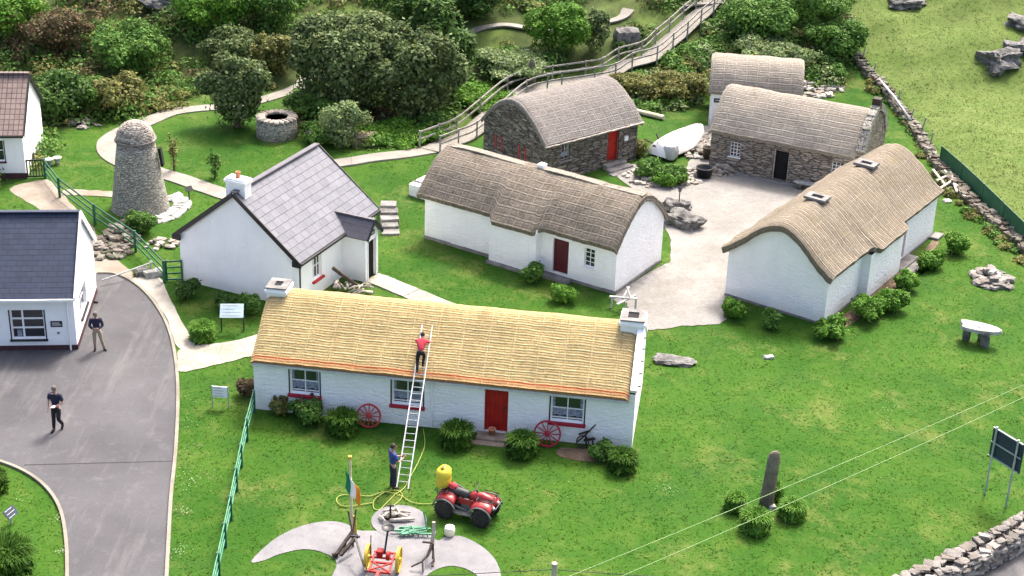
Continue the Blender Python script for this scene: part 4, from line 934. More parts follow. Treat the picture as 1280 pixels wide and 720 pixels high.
m = MB(); m.box((pc, -pd - .02, 2.16), (.46, .03, .2)); pl = m.build('plaque', 'board_navy', po); m = MB(); m.box((pc, -pd - .037, 2.16), (.34, .006, .04)); m.build('lettering', 'plaque_ink', pl)
SLATE = b
# ---- modern slate building at left
b = Bld('visitor_building', 'white building with dark navy slate roof and casement window beside the asphalt drive', 'building', (-17.15 - 11.93, 56.08 - 1.254), 6, 12.0, 5.3, 2.5)
rg = 4.75; r_, ez, half = slate_roof(b, 'slate_navy', rg, .22, (.1, .06))
b.walls('whitewash_smooth', lambda y: b.h + (rg - b.h) * (1 - abs(y - b.W / 2) / (b.W / 2)), {'front': [(9.52, 10.82, .50, 1.78)], 'right': [(1.3, 2.85, .72, 1.75)]})
barge(b, 12.10, 0, rg + .03, ez + .03, half, b.W, 'white_paint', .26, .05); barge(b, -.1, 0, rg + .03, ez + .03, half, b.W, 'white_paint', .26, .05)
m = MB(); m.bar((-.05, 2.65, rg + .09), (12.05, 2.65, rg + .09), .22, .05); m.build('ridge_tiles', 'slate_navy', b.e)
m = MB(); m.bar((-.1, -.28, ez), (12.1, -.28, ez), .12, .10); m.build('gutter', 'white_paint', b.e)
m = MB(); m.tube([(11.75, -.24, ez), (11.75, -.06, ez - .25), (11.75, -.06, 0)], .035, 8); m.build('downpipe', 'white_paint', b.e)
m = MB(); b.bar(m, 'front', -.02, 12.03, -.3, .22, .003, .03); b.bar(m, 'right', 0, 5.3, -.3, .22, .003, .03); m.build('plinth', 'plinth_maroon', b.e)
x0, x1, z0, z1 = 9.52, 10.82, .50, 1.78
f = b.window('front', x0, x1, z0, z1, 'white_paint', 'black_paint', splits=([9.98], [1.36, .96]), t=.055, mt=.07, sill_h=.07, sill_out=.1, surround='black_paint')
m = MB(); b.bar(m, 'front', 9.72, 9.9, .58, .86, -.125, -.11); m.build('window_notice', 'curtain', f)
b.window('right', 1.3, 2.85, .72, 1.75, 'white_paint', 'black_paint', cols=2, rows=2)
m = MB(); b.bar(m, 'front', 11.05, 11.5, 1.03, 1.28, .003, .03); pl = m.build('plaque', 'black_paint', b.e)
m = MB(); b.bar(m, 'front', 11.10, 11.40, 1.18, 1.22, .031, .035); b.bar(m, 'front', 11.10, 11.46, 1.10, 1.14, .031, .035); m.build('lettering', 'plaque_ink', pl)
m = MB(); b.bar(m, 'front', 11.28, 11.36, .74, .80, .003, .05); m.build('wall_vent', 'grey_plastic', b.e)
LEFTB = b
# ---- house at the top left
b = Bld('tiled_house', 'white house with brown tiled roof at the top left edge', 'house', (-24.35 - 9.94, 73.95 - 1.045), 6, 10.0, 5.0, 2.45)
rg = 4.55; r_, ez, half = slate_roof(b, 'tile_brown', rg, .2, (.1, .12))
b.walls('whitewash_smooth', lambda y: b.h + (rg - b.h) * (1 - abs(y - b.W / 2) / (b.W / 2)), {'front': [(8.2, 9.05, .9, 2.0)]})
barge(b, 10.13, 0, rg + .03, ez + .03, half, b.W, 'black_paint', .16); m = MB(); m.bar((-.05, 2.5, rg + .1), (10.12, 2.5, rg + .1), .22, .08); m.build('ridge_tiles', 'tile_brown', b.e)
m = MB(); m.bar((-.1, -.26, ez), (10.1, -.26, ez), .12, .10); m.build('gutter', 'black_paint', b.e)
b.window('front', 8.2, 9.05, .9, 2.0, 'white_paint', 'maroon_paint', surround='maroon_paint')
m = MB(); b.bar(m, 'front', 0, 10.03, -.3, .28, .003, .03); m.build('plinth', 'plinth_maroon', b.e)
TLH = b
# low grey roof showing between the two left buildings
p = PZ(-6, 292, 2.6)
t_ = thing('lean_to', 'low grey roofed lean-to just behind the navy roof at the left edge', 'lean-to', (p.x, p.y, 0), rad(6))
m = MB(); m.box((-1.0, .9, 1.2), (3.4, 1.6, 2.4)); m.build('wall', 'whitewash_smooth', t_)
m = MB(); m.poly([(-2.9, -.1, 2.75), (.3, -.1, 2.75), (.9, .1, 2.35), (.9, 1.9, 2.3), (-2.9, 1.9, 2.3)]); m.poly([(-2.9, -.1, 2.75), (-2.9, -.1, 2.4), (.3, -.1, 2.4), (.9, .1, 2.3), (.9, .1, 2.35), (.3, -.1, 2.75)]); m.build('roof', 'fascia_grey', t_, recalc=True)
# ================================================================ STONE STRUCTURES
# round tower
tw = thing('stone_tower', 'tapering round stone tower with a domed cap, standing on the lawn beside the concrete path', 'tower', (-17.95, 70.75, 0))
m = MB(); m.lathe([(1.45, -.4), (1.38, 0.0), (1.25, .8), (1.12, 1.7), (.98, 2.7), (.86, 3.45)], 40); m.build('tower_wall', 'stone_grey_wall', tw, True)
m = MB()
for k in range(26):
    a = 2 * math.pi * k / 26; m.box((.84 * math.cos(a), .84 * math.sin(a), 3.49), (.28, .225, .075), rz=a)
m.build('rim', 'rubble', tw)
m = MB(); rr = random.Random(3)
for j in range(13):
    rad_ = .84 * math.cos(j / 13 * 1.45); z = 3.53 + .78 * math.sin(j / 13 * 1.45) + .0; n = max(6, int(rad_ * 26))
    for k in range(n):
        a = 2 * math.pi * (k + .5 * (j % 2)) / n; m.rock((rad_ * .82 * math.cos(a), rad_ * .82 * math.sin(a), z + .03), (.5 * max(rad_, .35), 2 * math.pi * rad_ / n * 1.0, .12), rz=a, rough=.08, seed=rr.random())
m.rock((0, 0, 4.32), (.26, .26, .12), seed=2); m.build('dome', 'rubble_pale', tw)
m = MB(); m.box((1.13, .10, 2.6), (.12, .34, .9), M=Matrix.Rotation(rad(-7), 3, 'Y')); m.build('slit_window', 'interior_dark', tw)
m = MB(); rr = random.Random(5)
for k in range(14):
    a = rad(-75 + k * 9.5); r0 = 1.72 + rr.uniform(-.08, .08); m.rock((r0 * math.cos(a), r0 * math.sin(a), .04), (.5, .34, .12), rz=a, rough=.12, seed=rr.random())
    m.rock(((r0 + .42) * math.cos(a), (r0 + .42) * math.sin(a), .03), (.4, .4, .10), rz=a, rough=.12, seed=rr.random())
o = m.build('stone_apron', 'limestone'); o.location = (-17.95, 70.75, 0); tag(o, 'curved apron of pale flagstones at the foot of the round tower', 'paving')
# well
wl_ = thing('stone_well', 'low round grey stone well ring beside the trees', 'well', (-12.95, 81.3, 0))
m = MB(); m.lathe([(1.12, -.3), (1.10, .5), (1.06, 1.0)], 36); m.build('well_wall', 'stone_grey_wall', wl_, True)
m = MB(); rr = random.Random(9)
for k in range(22):
    a = 2 * math.pi * k / 22; m.rock((.86 * math.cos(a), .86 * math.sin(a), 1.06), (.52, .26, .15), rz=a, rough=.1, seed=rr.random())
m.build('rim', 'rubble_pale', wl_)
m = MB(); m.lathe([(.66, 1.0), (.64, .25), (.01, .25)], 24); m.build('inner_shaft', 'stone_dark_wall', wl_)

def dry_wall(name, label, cat, pts, width, height, mat, size=(.38, .26, .16), rag=0.5, topper=None, seed=1, follow=True, core=True, group=None, lift=0.0):
    rr = random.Random(seed); c = catmull(pts, 5); t_ = thing(name, label, cat, (c[0].x, c[0].y, 0), 0, group)
    o0 = Vector((c[0].x, c[0].y, 0)); m = MB(); acc = [0.0]
    for i in range(1, len(c)): acc.append(acc[-1] + (c[i] - c[i - 1]).length)
    L = acc[-1]
    def at(s_):
        i = max(0, min(len(c) - 2, int(np.searchsorted(acc, s_) - 1))); k = (s_ - acc[i]) / max(1e-6, acc[i + 1] - acc[i]); p = c[i].lerp(c[i + 1], k); t__ = (c[i + 1] - c[i]).normalized(); return p, t__, Vector((-t__.y, t__.x, 0))
    h_at = lambda s_: height * (1 - rag * .5 + rag * (.5 + .5 * mnoise.noise(Vector((s_ * .45, seed * 7, 0)))) - .0)
    layers = max(1, int(height / (size[2] * .8)))
    for j in range(layers):
        s_ = rr.uniform(0, size[0])
        while s_ < L:
            p, t__, n_ = at(s_); g = float(hz(p.x, p.y)) + lift; z = j * size[2] * .82 + size[2] * .4
            w_ = size[0] * rr.uniform(.6, 1.5)
            if z < h_at(s_):
                for sd_ in (-1, 1):
                    k = rr.uniform(.85, 1.12); q = p + n_ * sd_ * (width / 2 - size[1] / 2) * (1 - .12 * z / max(height, .1)) * k - o0
                    m.rock((q.x, q.y, g + z), (w_, size[1] * rr.uniform(.8, 1.3), size[2] * rr.uniform(.8, 1.25)), rz=math.atan2(t__.y, t__.x) + rr.uniform(-.15, .15), rough=.2, seed=rr.random())
            s_ += w_ * .9
    s_ = 0.0
    while s_ < L:     # top stones
        if rag > .3 and rr.random() < .3: s_ += size[0] * .8; continue
        p, t__, n_ = at(s_); g = float(hz(p.x, p.y)) + lift; hh = min(h_at(s_), layers * size[2] * .82)
        k = max(2, int(width / size[1] * .8))
        for i in range(k):
            q = p + n_ * ((i + .5) / k - .5) * width * 1.02 - o0
            m.rock((q.x + rr.uniform(-.05, .05), q.y + rr.uniform(-.05, .05), g + hh + rr.uniform(-.04, .07)), (size[0] * rr.uniform(.7, 1.3), size[1] * rr.uniform(.7, 1.4), size[2] * rr.uniform(.7, 1.2)), rz=rr.uniform(0, 3.1), rough=.2, seed=rr.random())
        s_ += size[0] * .78
    m.build('stonework', mat, t_)
    if core:
        g = MB()
        for a, b_ in zip(c, c[1:]):
            A, B_ = a - o0, b_ - o0; hh = height * (1 - rag * .6) - size[2] * .4
            ga, gb = float(hz(a.x, a.y)) + lift, float(hz(b_.x, b_.y)) + lift
            g.bar((A.x, A.y, ga + hh / 2 - .1), (B_.x, B_.y, gb + hh / 2 - .1), width - size[1], hh)
        g.build('wall_core', 'stone_dark_wall', t_)
    return t_
# wall at lower right
LRW = [PZ(a, b_, .75) for a, b_ in [(1010, 792), (1080, 757), (1150, 722), (1200, 697), (1240, 675), (1290, 648), (1360, 608), (1450, 560)]]
for q in LRW: q.z = 0
dry_wall('dry_stone_wall', 'grey dry stone wall along the lane in the lower right corner', 'wall', LRW, .95, .78, 'rubble', (.40, .28, .15), rag=.05, seed=11)
# tumbled wall along the field
FW = [G(a, b_) for a, b_ in [(1052, 48), (1062, 66), (1078, 84), (1096, 104), (1116, 128), (1140, 158), (1160, 190), (1182, 220), (1212, 252), (1245, 282), (1290, 322), (1340, 372)]]
dry_wall('field_wall', 'long tumbled dry stone wall climbing beside the pale green field', 'wall', FW, .62, .30, 'rubble_dark', (.34, .26, .18), rag=1.2, seed=12, core=False)
# white walled bin at the left end of the middle cottage
p = PZ(516, 250); t_ = thing('low_wall', 'low whitewashed wall stub at the left end of the brown thatched cottage', 'wall', (p.x, p.y, 0), rad(-32))
m = MB(); m.box((.1, .5, .3), (1.2, .34, .7)); m.box((-.36, 1.2, .3), (.34, 1.1, .7)); bevel(m.build('wall', 'whitewash_rough', t_), .04)
m = MB(); rr = random.Random(2)
for k in range(14): m.rock((rr.uniform(-.35, .5), .75 + rr.uniform(0, 1.2), .55 + rr.uniform(-.1, .15)), (.4, .3, .2), seed=rr.random())
m.build('stone_fill', 'rock', t_)
def step_at(px0, py0, px1, py1, n, wd, rise, label):
    a, c = G(px0, py0), G(px1, py1); t_ = thing('stone_steps', label, 'steps', (a.x, a.y, 0)); d = (c - a); d.z = 0; run = d.length / n; d.normalize()
    for i in range(n):
        m = MB(); q = d * (run * i); m.box((q.x, q.y, rise * (i + .5) / 2), (wd * random.uniform(.85, 1.1), run * 1.1, rise * (i + 1.2)), rz=math.atan2(d.y, d.x) - math.pi / 2 + random.uniform(-.12, .12)); m.build('step', 'plinth_grey' if i % 2 == 0 else 'rock', t_)
step_at(488, 291, 485, 262, 5, .85, .12, 'rough stone steps in the grass between the slate cottage and the brown thatched cottage')

def rock_thing(name, label, px, py, d, mat='rock', rz=0., sub=2, rough=.22, seed=1, sink=.3, cat='rock', group=None):
    p = G(px, py); m = MB(); m.rock((0, 0, d[2] * (.5 - sink)), d, rz, rough, sub, seed); o = m.build(name, mat, None, True); o.location = p; o.modifiers.new('e', 'EDGE_SPLIT').split_angle = rad(35); return tag(o, label, cat, group)
rock_thing('boulder', 'flat grey boulder lying in the lawn right of the golden thatched cottage', 842, 452, (1.35, .7, .22), 'rock', -.1, seed=4, sink=.3, rough=.35)
rock_thing('boulder', 'large dark boulder in the gravel yard, nearest the brown cottage gable', 852, 281, (1.6, 1.0, .7), 'rock', -.7, seed=6, rough=.4)
rock_thing('boulder', 'smaller grey boulder in the yard at the foot of the lamp post', 845, 262, (1.1, .8, .6), 'rock', .4, seed=7, rough=.4)
rock_thing('boulder', 'jagged grey boulder in the pale field near the right edge', 1248, 74, (2.0, 2.2, 1.3), 'rock', .3, seed=8, sink=.6, rough=.4)
rock_thing('boulder', 'dark broken boulder at the right edge behind the jagged one', 1280, 62, (2.2, 1.8, 1.1), 'rock', 1.0, seed=9, sink=.6, rough=.4)
rock_thing('boulder', 'grey rock outcrop at the very top right corner of the field', 1276, 28, (1.6, 1.5, .8), 'rock', 1.0, seed=10, sink=.6, rough=.4)
rock_thing('boulder', 'rounded dark outcrop at the top edge of the field', 1130, 2, (2.2, 1.6, .6), 'rock', .2, seed=12, sink=.5, rough=.4)
rock_thing('boulder', 'pale rock outcrop at the top edge among the bushes', 222, 6, (3.2, 2.0, 1.5), 'rock', .1, seed=13, sink=.45, rough=.4)
rock_thing('boulder', 'square grey boulder below the walkway near its top', 783, 56, (1.5, 1.1, 1.2), 'rock', .2, seed=14, sink=.15, rough=.1)
rock_thing('boulder', 'dark boulder behind the small tree left of the dead bracken', 456, 182, (1.3, .8, .8), 'standing_stone', .1, seed=15, sink=.2)
rock_thing('white_stone', 'small white stone on the lawn right of the large boulder', 961, 447, (.38, .25, .12), 'limestone', .2, seed=16, cat='stone')
rock_thing('white_stone', 'white stone lying below the far corner of the right cottage', 1184, 252, (.4, .3, .14), 'limestone', .2, seed=17, cat='stone')
rock_thing('white_stone', 'white block beside the timber frame at the field wall', 1190, 237, (.4, .3, .2), 'limestone', .7, seed=18, cat='stone')
def stone_pile(name, label, px, py, rx, ry, hh, n, mat, size=.45, seed=1, cat='stones', flat=.35):
    rr = random.Random(seed); p = G(px, py); m = MB()
    for i in range(n):
        a = rr.uniform(0, 6.28); r0 = math.sqrt(rr.random()); x, y = r0 * rx * math.cos(a), r0 * ry * math.sin(a); s_ = size * rr.uniform(.6, 1.3)
        zz = float(hz(p.x + x, p.y + y)) - p.z
        m.rock((x, y, zz + hh * (1 - r0) * rr.uniform(.3, 1) + .04), (s_, s_ * rr.uniform(.5, .9), s_ * flat * rr.uniform(.7, 1.4)), rz=rr.uniform(0, 3), rough=.2, seed=rr.random())
    o = m.build(name, mat); o.location = p; return tag(o, label, cat)
stone_pile('stone_pile', 'low heap of dark flat stones in the lawn near the green sheet fence', 1238, 350, .8, 1.0, .5, 50, 'rubble', .5, 3)
stone_pile('stone_scatter', 'pale pinkish rubble on the bank behind the white thatched shed', 1008, 96, 2.3, 2.4, .3, 130, 'rubble_pale', .45, 4)
stone_pile('stone_edging', 'ring of rough stones around the flower bed in the yard', 826, 224, 2.0, 1.3, .25, 80, 'rubble_pale', .34, 5)
stone_pile('stone_scatter', 'rough stones lying around the white boat', 868, 182, .9, 2.3, .3, 75, 'rubble', .45, 6)
stone_pile('stone_pile', 'heap of pale cobbles beside the black tub', 902, 216, .65, .5, .55, 60, 'rubble_pale', .3, 7)
stone_pile('stone_scatter', 'grey stones between the black tub and the flower bed', 866, 217, .8, .6, .2, 34, 'rubble_pale', .35, 17)
stone_pile('stone_bank', 'rough stony bank below the green rail fence beside the navy roofed building', 150, 300, .9, 2.4, .55, 120, 'rubble_dark', .42, 8)
stone_pile('stone_scatter', 'mossy stones in the grass left of the slate cottage gable', 203, 306, .9, .6, .2, 24, 'rubble_pale', .32, 9)
stone_pile('stone_scatter', 'dark tangle of stones and sticks on the grass at upper left', 102, 156, .9, .5, .4, 26, 'rubble', .4, 10)
rock_thing('boulder', 'pale stone block beside the kerb below the stony bank', 192, 345, (.8, .5, .4), 'limestone', .5, seed=24)
rock_thing('boulder', 'dark rounded rock beside the kerb below the stony bank', 178, 343, (.6, .5, .4), 'rock', .5, seed=25)
# standing stone
o = MB(); o.lathe([(.27, -.2), (.27, .5), (.25, 1.3), (.235, 1.95), (.20, 2.12), (.12, 2.2), (.0, 2.22)], 12); o = o.build('standing_stone', 'standing_stone', None, True); p = PZ(957, 634); o.location = (p.x, p.y, 0); o.scale = (1, .55, 1); o.rotation_euler = (0, rad(3), .3)
tag(o, 'tall narrow standing stone ringed by tufted plants on the lawn', 'standing stone')
rock_thing('white_stone', 'small white stone at the foot of the standing stone', 965, 636, (.25, .2, .2), 'limestone', .2, seed=19, cat='stone')
o = MB(); o.lathe([(.26, -.2), (.24, .8), (.2, 1.5), (.12, 1.75), (0, 1.8)], 8); o = o.build('standing_stone', 'standing_stone', None, True); p = G(664, 110); o.location = p; o.scale = (1, .6, 1)
tag(o, 'narrow dark standing stone beside the walkway behind the grey thatch', 'standing stone')
# dolmen table
p = PZ(1220, 428); t_ = thing('stone_table', 'pale stone slab resting on upright stones in the right-hand lawn', 'stone table', (p.x, p.y, 0), rad(-25))
m = MB(); rr = random.Random(3); k = 22
ring = [(Vector((.84 * math.cos(a) * (1 + .20 * math.sin(3 * a + 1) + .05 * rr.uniform(-1, 1)), .50 * math.sin(a) * (1 + .16 * math.cos(2 * a) + .05 * rr.uniform(-1, 1)), 0))) for a in np.linspace(0, 2 * math.pi, k + 1)[:-1]]
b0 = m.add([v + Vector((0, 0, .62)) for v in ring]); b1 = m.add([v * .96 + Vector((0, 0, .76)) for v in ring]); c1 = m.add([v * .5 + Vector((0, 0, .80 + .02 * rr.uniform(-1, 1))) for v in ring])
for i in range(k): j = (i + 1) % k; m.face((b0 + i, b0 + j, b1 + j, b1 + i)); m.face((b1 + i, b1 + j, c1 + j, c1 + i))
m.face([c1 + i for i in range(k)]); m.face([b0 + i for i in range(k)][::-1]); m.build('slab', 'limestone', t_)
for x, y, s_ in ((.38, -.28, .25), (-.42, -.02, .2), (.15, .3, .2)): m = MB(); m.rock((x, y, .28), (s_ + .1, s_ * .8, .72), rough=.1, sub=2, seed=x); m.build('upright', 'rock', t_)

# ================================================================ FENCES, RAILS, SIGNS
def rail_fence(name, label, pts, post_h, rails, post_w=.09, rail=(.03, .09), post_mat='green_paint', rail_mat='green_rail', every=None, follow=True, zoff=0.0, group=None, cat='fence', both=False, taper=1):
    t_ = thing(name, label, cat, (pts[0].x, pts[0].y, 0), 0, group); o0 = Vector((pts[0].x, pts[0].y, 0)); P_ = [p - o0 for p in pts]
    for p in P_: m = MB(); m.box((p.x, p.y, p.z + post_h / 2 - .1), (post_w, post_w, post_h + .2)); m.build('post', post_mat, t_)
    for h_ in rails:
        m = MB()
        for a, c in zip(P_, P_[1:]): m.bar(a + Vector((0, 0, h_)), c + Vector((0, 0, h_)), rail[0], rail[1])
        m.build('rail', rail_mat, t_)
    return t_
F1 = [PZ(*p) for p in [(318, 516), (309, 551), (302, 584), (296, 614), (289, 650), (282, 684), (274, 722), (266, 760), (258, 800)]]
rail_fence('rail_fence', 'green post and rail fence running down the lawn left of the golden thatched cottage', F1, .95, [.35, .62, .90], .10, (.03, .07))
F2 = [PZ(*p) for p in [(57, 223), (75, 247), (119, 281), (170, 315), (206, 353)]]
rail_fence('rail_fence', 'green post and rail fence sloping down past the round tower', F2, 1.05, [.38, .68, .98], .11, (.035, .08), rail_mat='green_paint')
def gate(label, a, c, h_, mat, n, vert=False):
    t_ = thing('gate', label, 'gate', (a.x, a.y, 0)); d = c - a; d.z = 0
    m = MB(); m.bar((0, 0, .1), d + Vector((0, 0, .1)), .05, .07); m.bar((0, 0, h_), d + Vector((0, 0, h_)), .05, .07); m.bar((0, 0, .05), (0, 0, h_ + .05), .06, .06); m.bar(d + Vector((0, 0, .05)), d + Vector((0, 0, h_ + .05)), .06, .06); m.build('gate_frame', mat, t_)
    m = MB()
    for i in range(1, n):
        k = i / n
        if vert: m.bar(d * k + Vector((0, 0, .1)), d * k + Vector((0, 0, h_)), .035, .05)
        else: m.bar(Vector((0, 0, .1 + (h_ - .1) * k)), d + Vector((0, 0, .1 + (h_ - .1) * k)), .03, .06)
    m.build('bars', mat, t_)
    return t_
gate('small green three-barred gate at the corner of the slate cottage', PZ(209, 352), PZ(228, 351), .95, 'green_paint', 3)
gate('small black gate with upright bars beside the brown tiled house', PZ(35, 223), PZ(57, 222), .95, 'black_paint', 6, True)
a, c = PZ(14, 297, 0), PZ(58, 295, 0)
rail_fence('white_fence', 'low white board fence showing just behind the navy roof', [a, c], .95, [.75, .9], .07, (.03, .16), 'white_paint', 'white_paint')
# barrier pole
p, q = PZ(128, 357), PZ(192, 342); t_ = thing('barrier_pole', 'thin white barrier pole lying open beside the top of the drive', 'barrier', (q.x, q.y, 0))
m = MB(); m.tube([Vector((0, 0, .55)), p - q + Vector((0, 0, .25))], .035, 8); m.build('pole', 'weathered_white', t_); m = MB(); m.box((-.1, 0, .3), (.08, .08, .6)); m.build('post', 'galvanised', t_)
# wooden walkway
WK = [(550, 190), (573, 181), (596, 171), (626, 146), (658, 119), (684, 111), (702, 108), (743, 102), (769, 97), (790, 84), (821, 75), (841, 59), (859, 44), (876, 28), (892, 14), (908, -8)]
near = [G(a, b_, .35 if i > 2 else .12) for i, (a, b_) in enumerate(WK)]
t_ = thing('wooden_walkway', 'long pale boardwalk with grey timber handrails climbing the hillside', 'walkway', (near[0].x, near[0].y, 0)); o0 = Vector((near[0].x, near[0].y, 0))
nn = []
for i, p in enumerate(near):
    d = near[min(i + 1, len(near) - 1)] - near[max(i - 1, 0)]; d.z = 0; d.normalize(); nn.append(Vector((-d.y, d.x, 0)))
far = [p + n_ * 1.25 for p, n_ in zip(near, nn)]
m = MB(); cn, cf = catmull(near, 8), catmull(far, 8)
for i in range(len(cn) - 1):
    a, b_, c, d = cn[i] - o0, cn[i + 1] - o0, cf[i + 1] - o0, cf[i] - o0; g = .04
    a, d = a.lerp(b_, g), d.lerp(c, g); dn = Vector((0, 0, .07)); m.poly([a, b_, c, d]); m.poly([a, a - dn, b_ - dn, b_]); m.poly([d, c, c - dn, d - dn]); m.poly([a - dn, d - dn, c - dn, b_ - dn]); m.poly([a, d, d - dn, a - dn])
m.build('deck', 'concrete_path', t_)
for side in (near, far):
    for p in side: q = p - o0; m = MB(); m.box((q.x, q.y, q.z + .25), (.09, .09, 1.35)); m.build('post', 'grey_wood', t_)
    for hh in (.85, .45):
        m = MB(); cc = catmull(side, 4)
        for a, b_ in zip(cc, cc[1:]): m.bar(a - o0 + Vector((0, 0, hh)), b_ - o0 + Vector((0, 0, hh)), .05, .09)
        m.build('handrail', 'grey_wood', t_)
# small footbridge by the tree
a, c = G(376, 112, .1), G(388, 90, .1); t_ = thing('footbridge', 'short plank footbridge with a timber rail at the bend of the upper path', 'footbridge', (a.x, a.y, a.z)); d = c - a
m = MB(); m.bar((0, 0, .05), d + Vector((0, 0, .05)), .9, .08); m.build('deck', 'grey_wood', t_)
for k in (0, .5, 1): m = MB(); q = d * k + Vector((.45, 0, 0)); m.box((q.x, q.y, q.z + .5), (.09, .09, 1.1)); m.build('post', 'dark_wood', t_)
m = MB(); m.bar(Vector((.45, 0, .95)), d + Vector((.45, 0, .95)), .05, .1); m.bar(Vector((.45, 0, .5)), d + Vector((.45, 0, .5)), .05, .1); m.build('handrail', 'dark_wood', t_)
# field posts, sheet fence, pole, timber frame
FIELD_POSTS = [((1054, 40), 'thin wooden fence post at the upper end of the field wall'), ((1077, 78), 'leaning fence post just below the uppermost bushes of the field wall'), ((1091, 92), 'short thin fence post behind the field wall, third from the top'), ((1124, 130), 'dark fence post in the middle of the white plastic pipe on the field wall'), ((1136, 154), 'dark leaning fence post at the lower end of the white plastic pipe'), ((1150, 168), 'slanting fence post between the white pipe and the green sheet fence'), ((1161, 185), 'fence post nearest the green sheet fence')]
for i, ((a, b_), lab) in enumerate(FIELD_POSTS):
    p = G(a, b_); m = MB(); m.tube([(0, 0, -.2), ((-.05, .1, .12, -.08, .18, .2, .12)[i], 0, (.8, .95, .7, .9, .9, 1.0, .9)[i])], [.05, .04], 7); o = m.build('fence_post', 'grey_wood'); o.location = p; tag(o, lab, 'post', 'posts along the field wall')
a, c = G(1099, 99, .35), G(1138, 150, .35); m = MB(); m.tube([Vector((0, 0, 0)), (c - a) * .5 + Vector((.05, 0, .05)), c - a], .075, 8); o = m.build('white_pipe', 'weathered_white', None, True); o.location = a; tag(o, 'long white plastic pipe lying along the top of the field wall', 'pipe')
SF = [G(*p) for p in [(1174, 206), (1200, 229), (1226, 254), (1252, 280), (1284, 312), (1330, 358)]]
t_ = thing('sheet_fence', 'dark green windbreak fence of solid sheeting beyond the tumbled wall', 'fence', SF[0]); m = MB()
for a, c in zip(SF, SF[1:]): m.bar(a - SF[0] + Vector((0, 0, .55)), c - SF[0] + Vector((0, 0, .55)), .03, 1.05)
m.build('sheeting', 'green_sheet', t_)
for a in SF: q = a - SF[0]; m = MB(); m.box((q.x, q.y, q.z + .5), (.07, .07, 1.15)); m.build('post', 'green_paint', t_)
a = G(1170, 218); t_ = thing('timber_pile', 'weathered timber frame lying against the tumbled wall near the green fence', 'timber frame', a)
for (p1, p2) in (((1166, 212), (1182, 232)), ((1177, 208), (1206, 246)), ((1176, 235), (1192, 225)), ((1171, 226), (1188, 218)), ((1188, 215), (1196, 240))):
    m = MB(); m.bar(G(*p1, .3) - a, G(*p2, .3) - a, .12, .08); m.build('timber', 'driftwood', t_)
# log on the bank
a, c = G(792, 138, .15), G(830, 147, .15); m = MB(); m.tube([Vector((0, 0, 0)), (c - a)], .14, 10); o = m.build('log', 'pale_wood', None); o.location = a; tag(o, 'pale squared log lying on the bank between the grey thatch and the boat', 'log')

def board(name, label, p, rz, w_, h_, zb, legs, mat_panel, mat_leg, tilt=0, ink=True, inkmat='board_ink', lines=5, t=.03, leg_w=.05, back=None):
    lines = min(lines, 4)
    t_ = thing(name, label, 'sign', (p.x, p.y, float(hz(p.x, p.y))), rz); M = Matrix.Rotation(rad(-tilt), 3, 'X')
    c = Vector((0, 0, zb + h_ / 2)); m = MB(); m.box(c, (w_, t, h_), M=M); pn = m.build('panel', mat_panel, t_)
    if ink:
        m = MB(); rr = random.Random(int(w_ * 100 + h_ * 10))
        for i in range(lines):
            z = h_ * (.36 - .72 * i / max(1, lines - 1)); ww = w_ * rr.uniform(.45, .8); m.box(c + M @ Vector((-(w_ * .8 - ww) / 2, -t / 2 - .003, z)), (ww, .004, h_ * .05), M=M)
        m.build('lettering', inkmat, pn)
    for sx in legs: m = MB(); m.box((sx, .03 if tilt else 0.0, (zb + (h_ * .5 if tilt else h_)) / 2), (leg_w, leg_w, zb + (h_ * .5 if tilt else h_) - (0 if tilt else -.05))); m.build('leg', mat_leg, t_)
    return t_
board('information_board', 'tilted pale information board on two dark legs, in the small lawn between the bushes', PZ(291, 414), rad(5), .95, .62, .62, (-.45, .45), 'board_pale', 'dark_metal', 50, lines=6)
board('information_sign', 'small white upright notice board on two posts beside the asphalt drive', PZ(276, 509), rad(-5), .62, .46, .42, (-.30, .30), 'white_paint', 'galvanised', 0, lines=5, leg_w=.035)
board('information_sign', 'small black lectern sign on the lawn right of the round tower', PZ(237, 252), rad(40), .36, .26, .55, (0,), 'black_paint', 'black_paint', 45, ink=False)
t_ = board('information_sign', 'small teal lectern sign on the lawn in the lower left corner', PZ(15, 655), rad(70), .50, .34, .28, (0,), 'board_navy', 'galvanised', 40, lines=3, inkmat='plaque_ink')
W1, W2 = PZ(1233, 617), PZ(1259, 634); d = W2 - W1; L_ = d.length
t_ = thing('roadside_sign', 'large dark navy roadside board seen from behind on two steel posts at the right edge', 'sign', W1, math.atan2(d.y, d.x))
m = MB(); m.box((L_ * .5 + .02, 0, 2.05), (L_ + .42, .04, 1.15)); pn = m.build('panel', 'board_navy', t_)
m = MB()
for z in (1.5, 2.05, 2.6): m.box((L_ * .5, -.035, z), (L_ + .38, .03, .04))
m.build('bracket', 'galvanised', pn)
for x in (0, L_): m = MB(); m.tube([(x, -.08, -.1), (x, -.08, 2.72)], .035, 8); m.build('post', 'galvanised', t_)
for (a, b_), lab in (((386, 180), 'short black garden lantern on the grass beside the round well'), ((638, 113), 'short black garden lantern on the grass slope left of the walkway')):
    p = G(a, b_); t_ = thing('garden_lantern', lab, 'lantern', p); m = MB(); m.tube([(0, 0, 0), (0, 0, .4)], .03, 6); m.build('post', 'black_paint', t_)
    m = MB(); m.lathe([(.08, .38), (.12, .62)], 6); m.build('glass', 'grey_plastic', t_); m = MB(); m.lathe([(.2, .62), (.19, .65), (.02, .78), (0, .78)], 6); m.build('cap', 'black_paint', t_)
p = PZ(848, 262); t_ = thing('lamp_post', 'slim black lamp post beside the boulders in the gravel yard', 'lamp post', p); m = MB(); m.tube([(0, 0, 0), (0, 0, .95)], .028, 8); m.build('post', 'black_paint', t_)
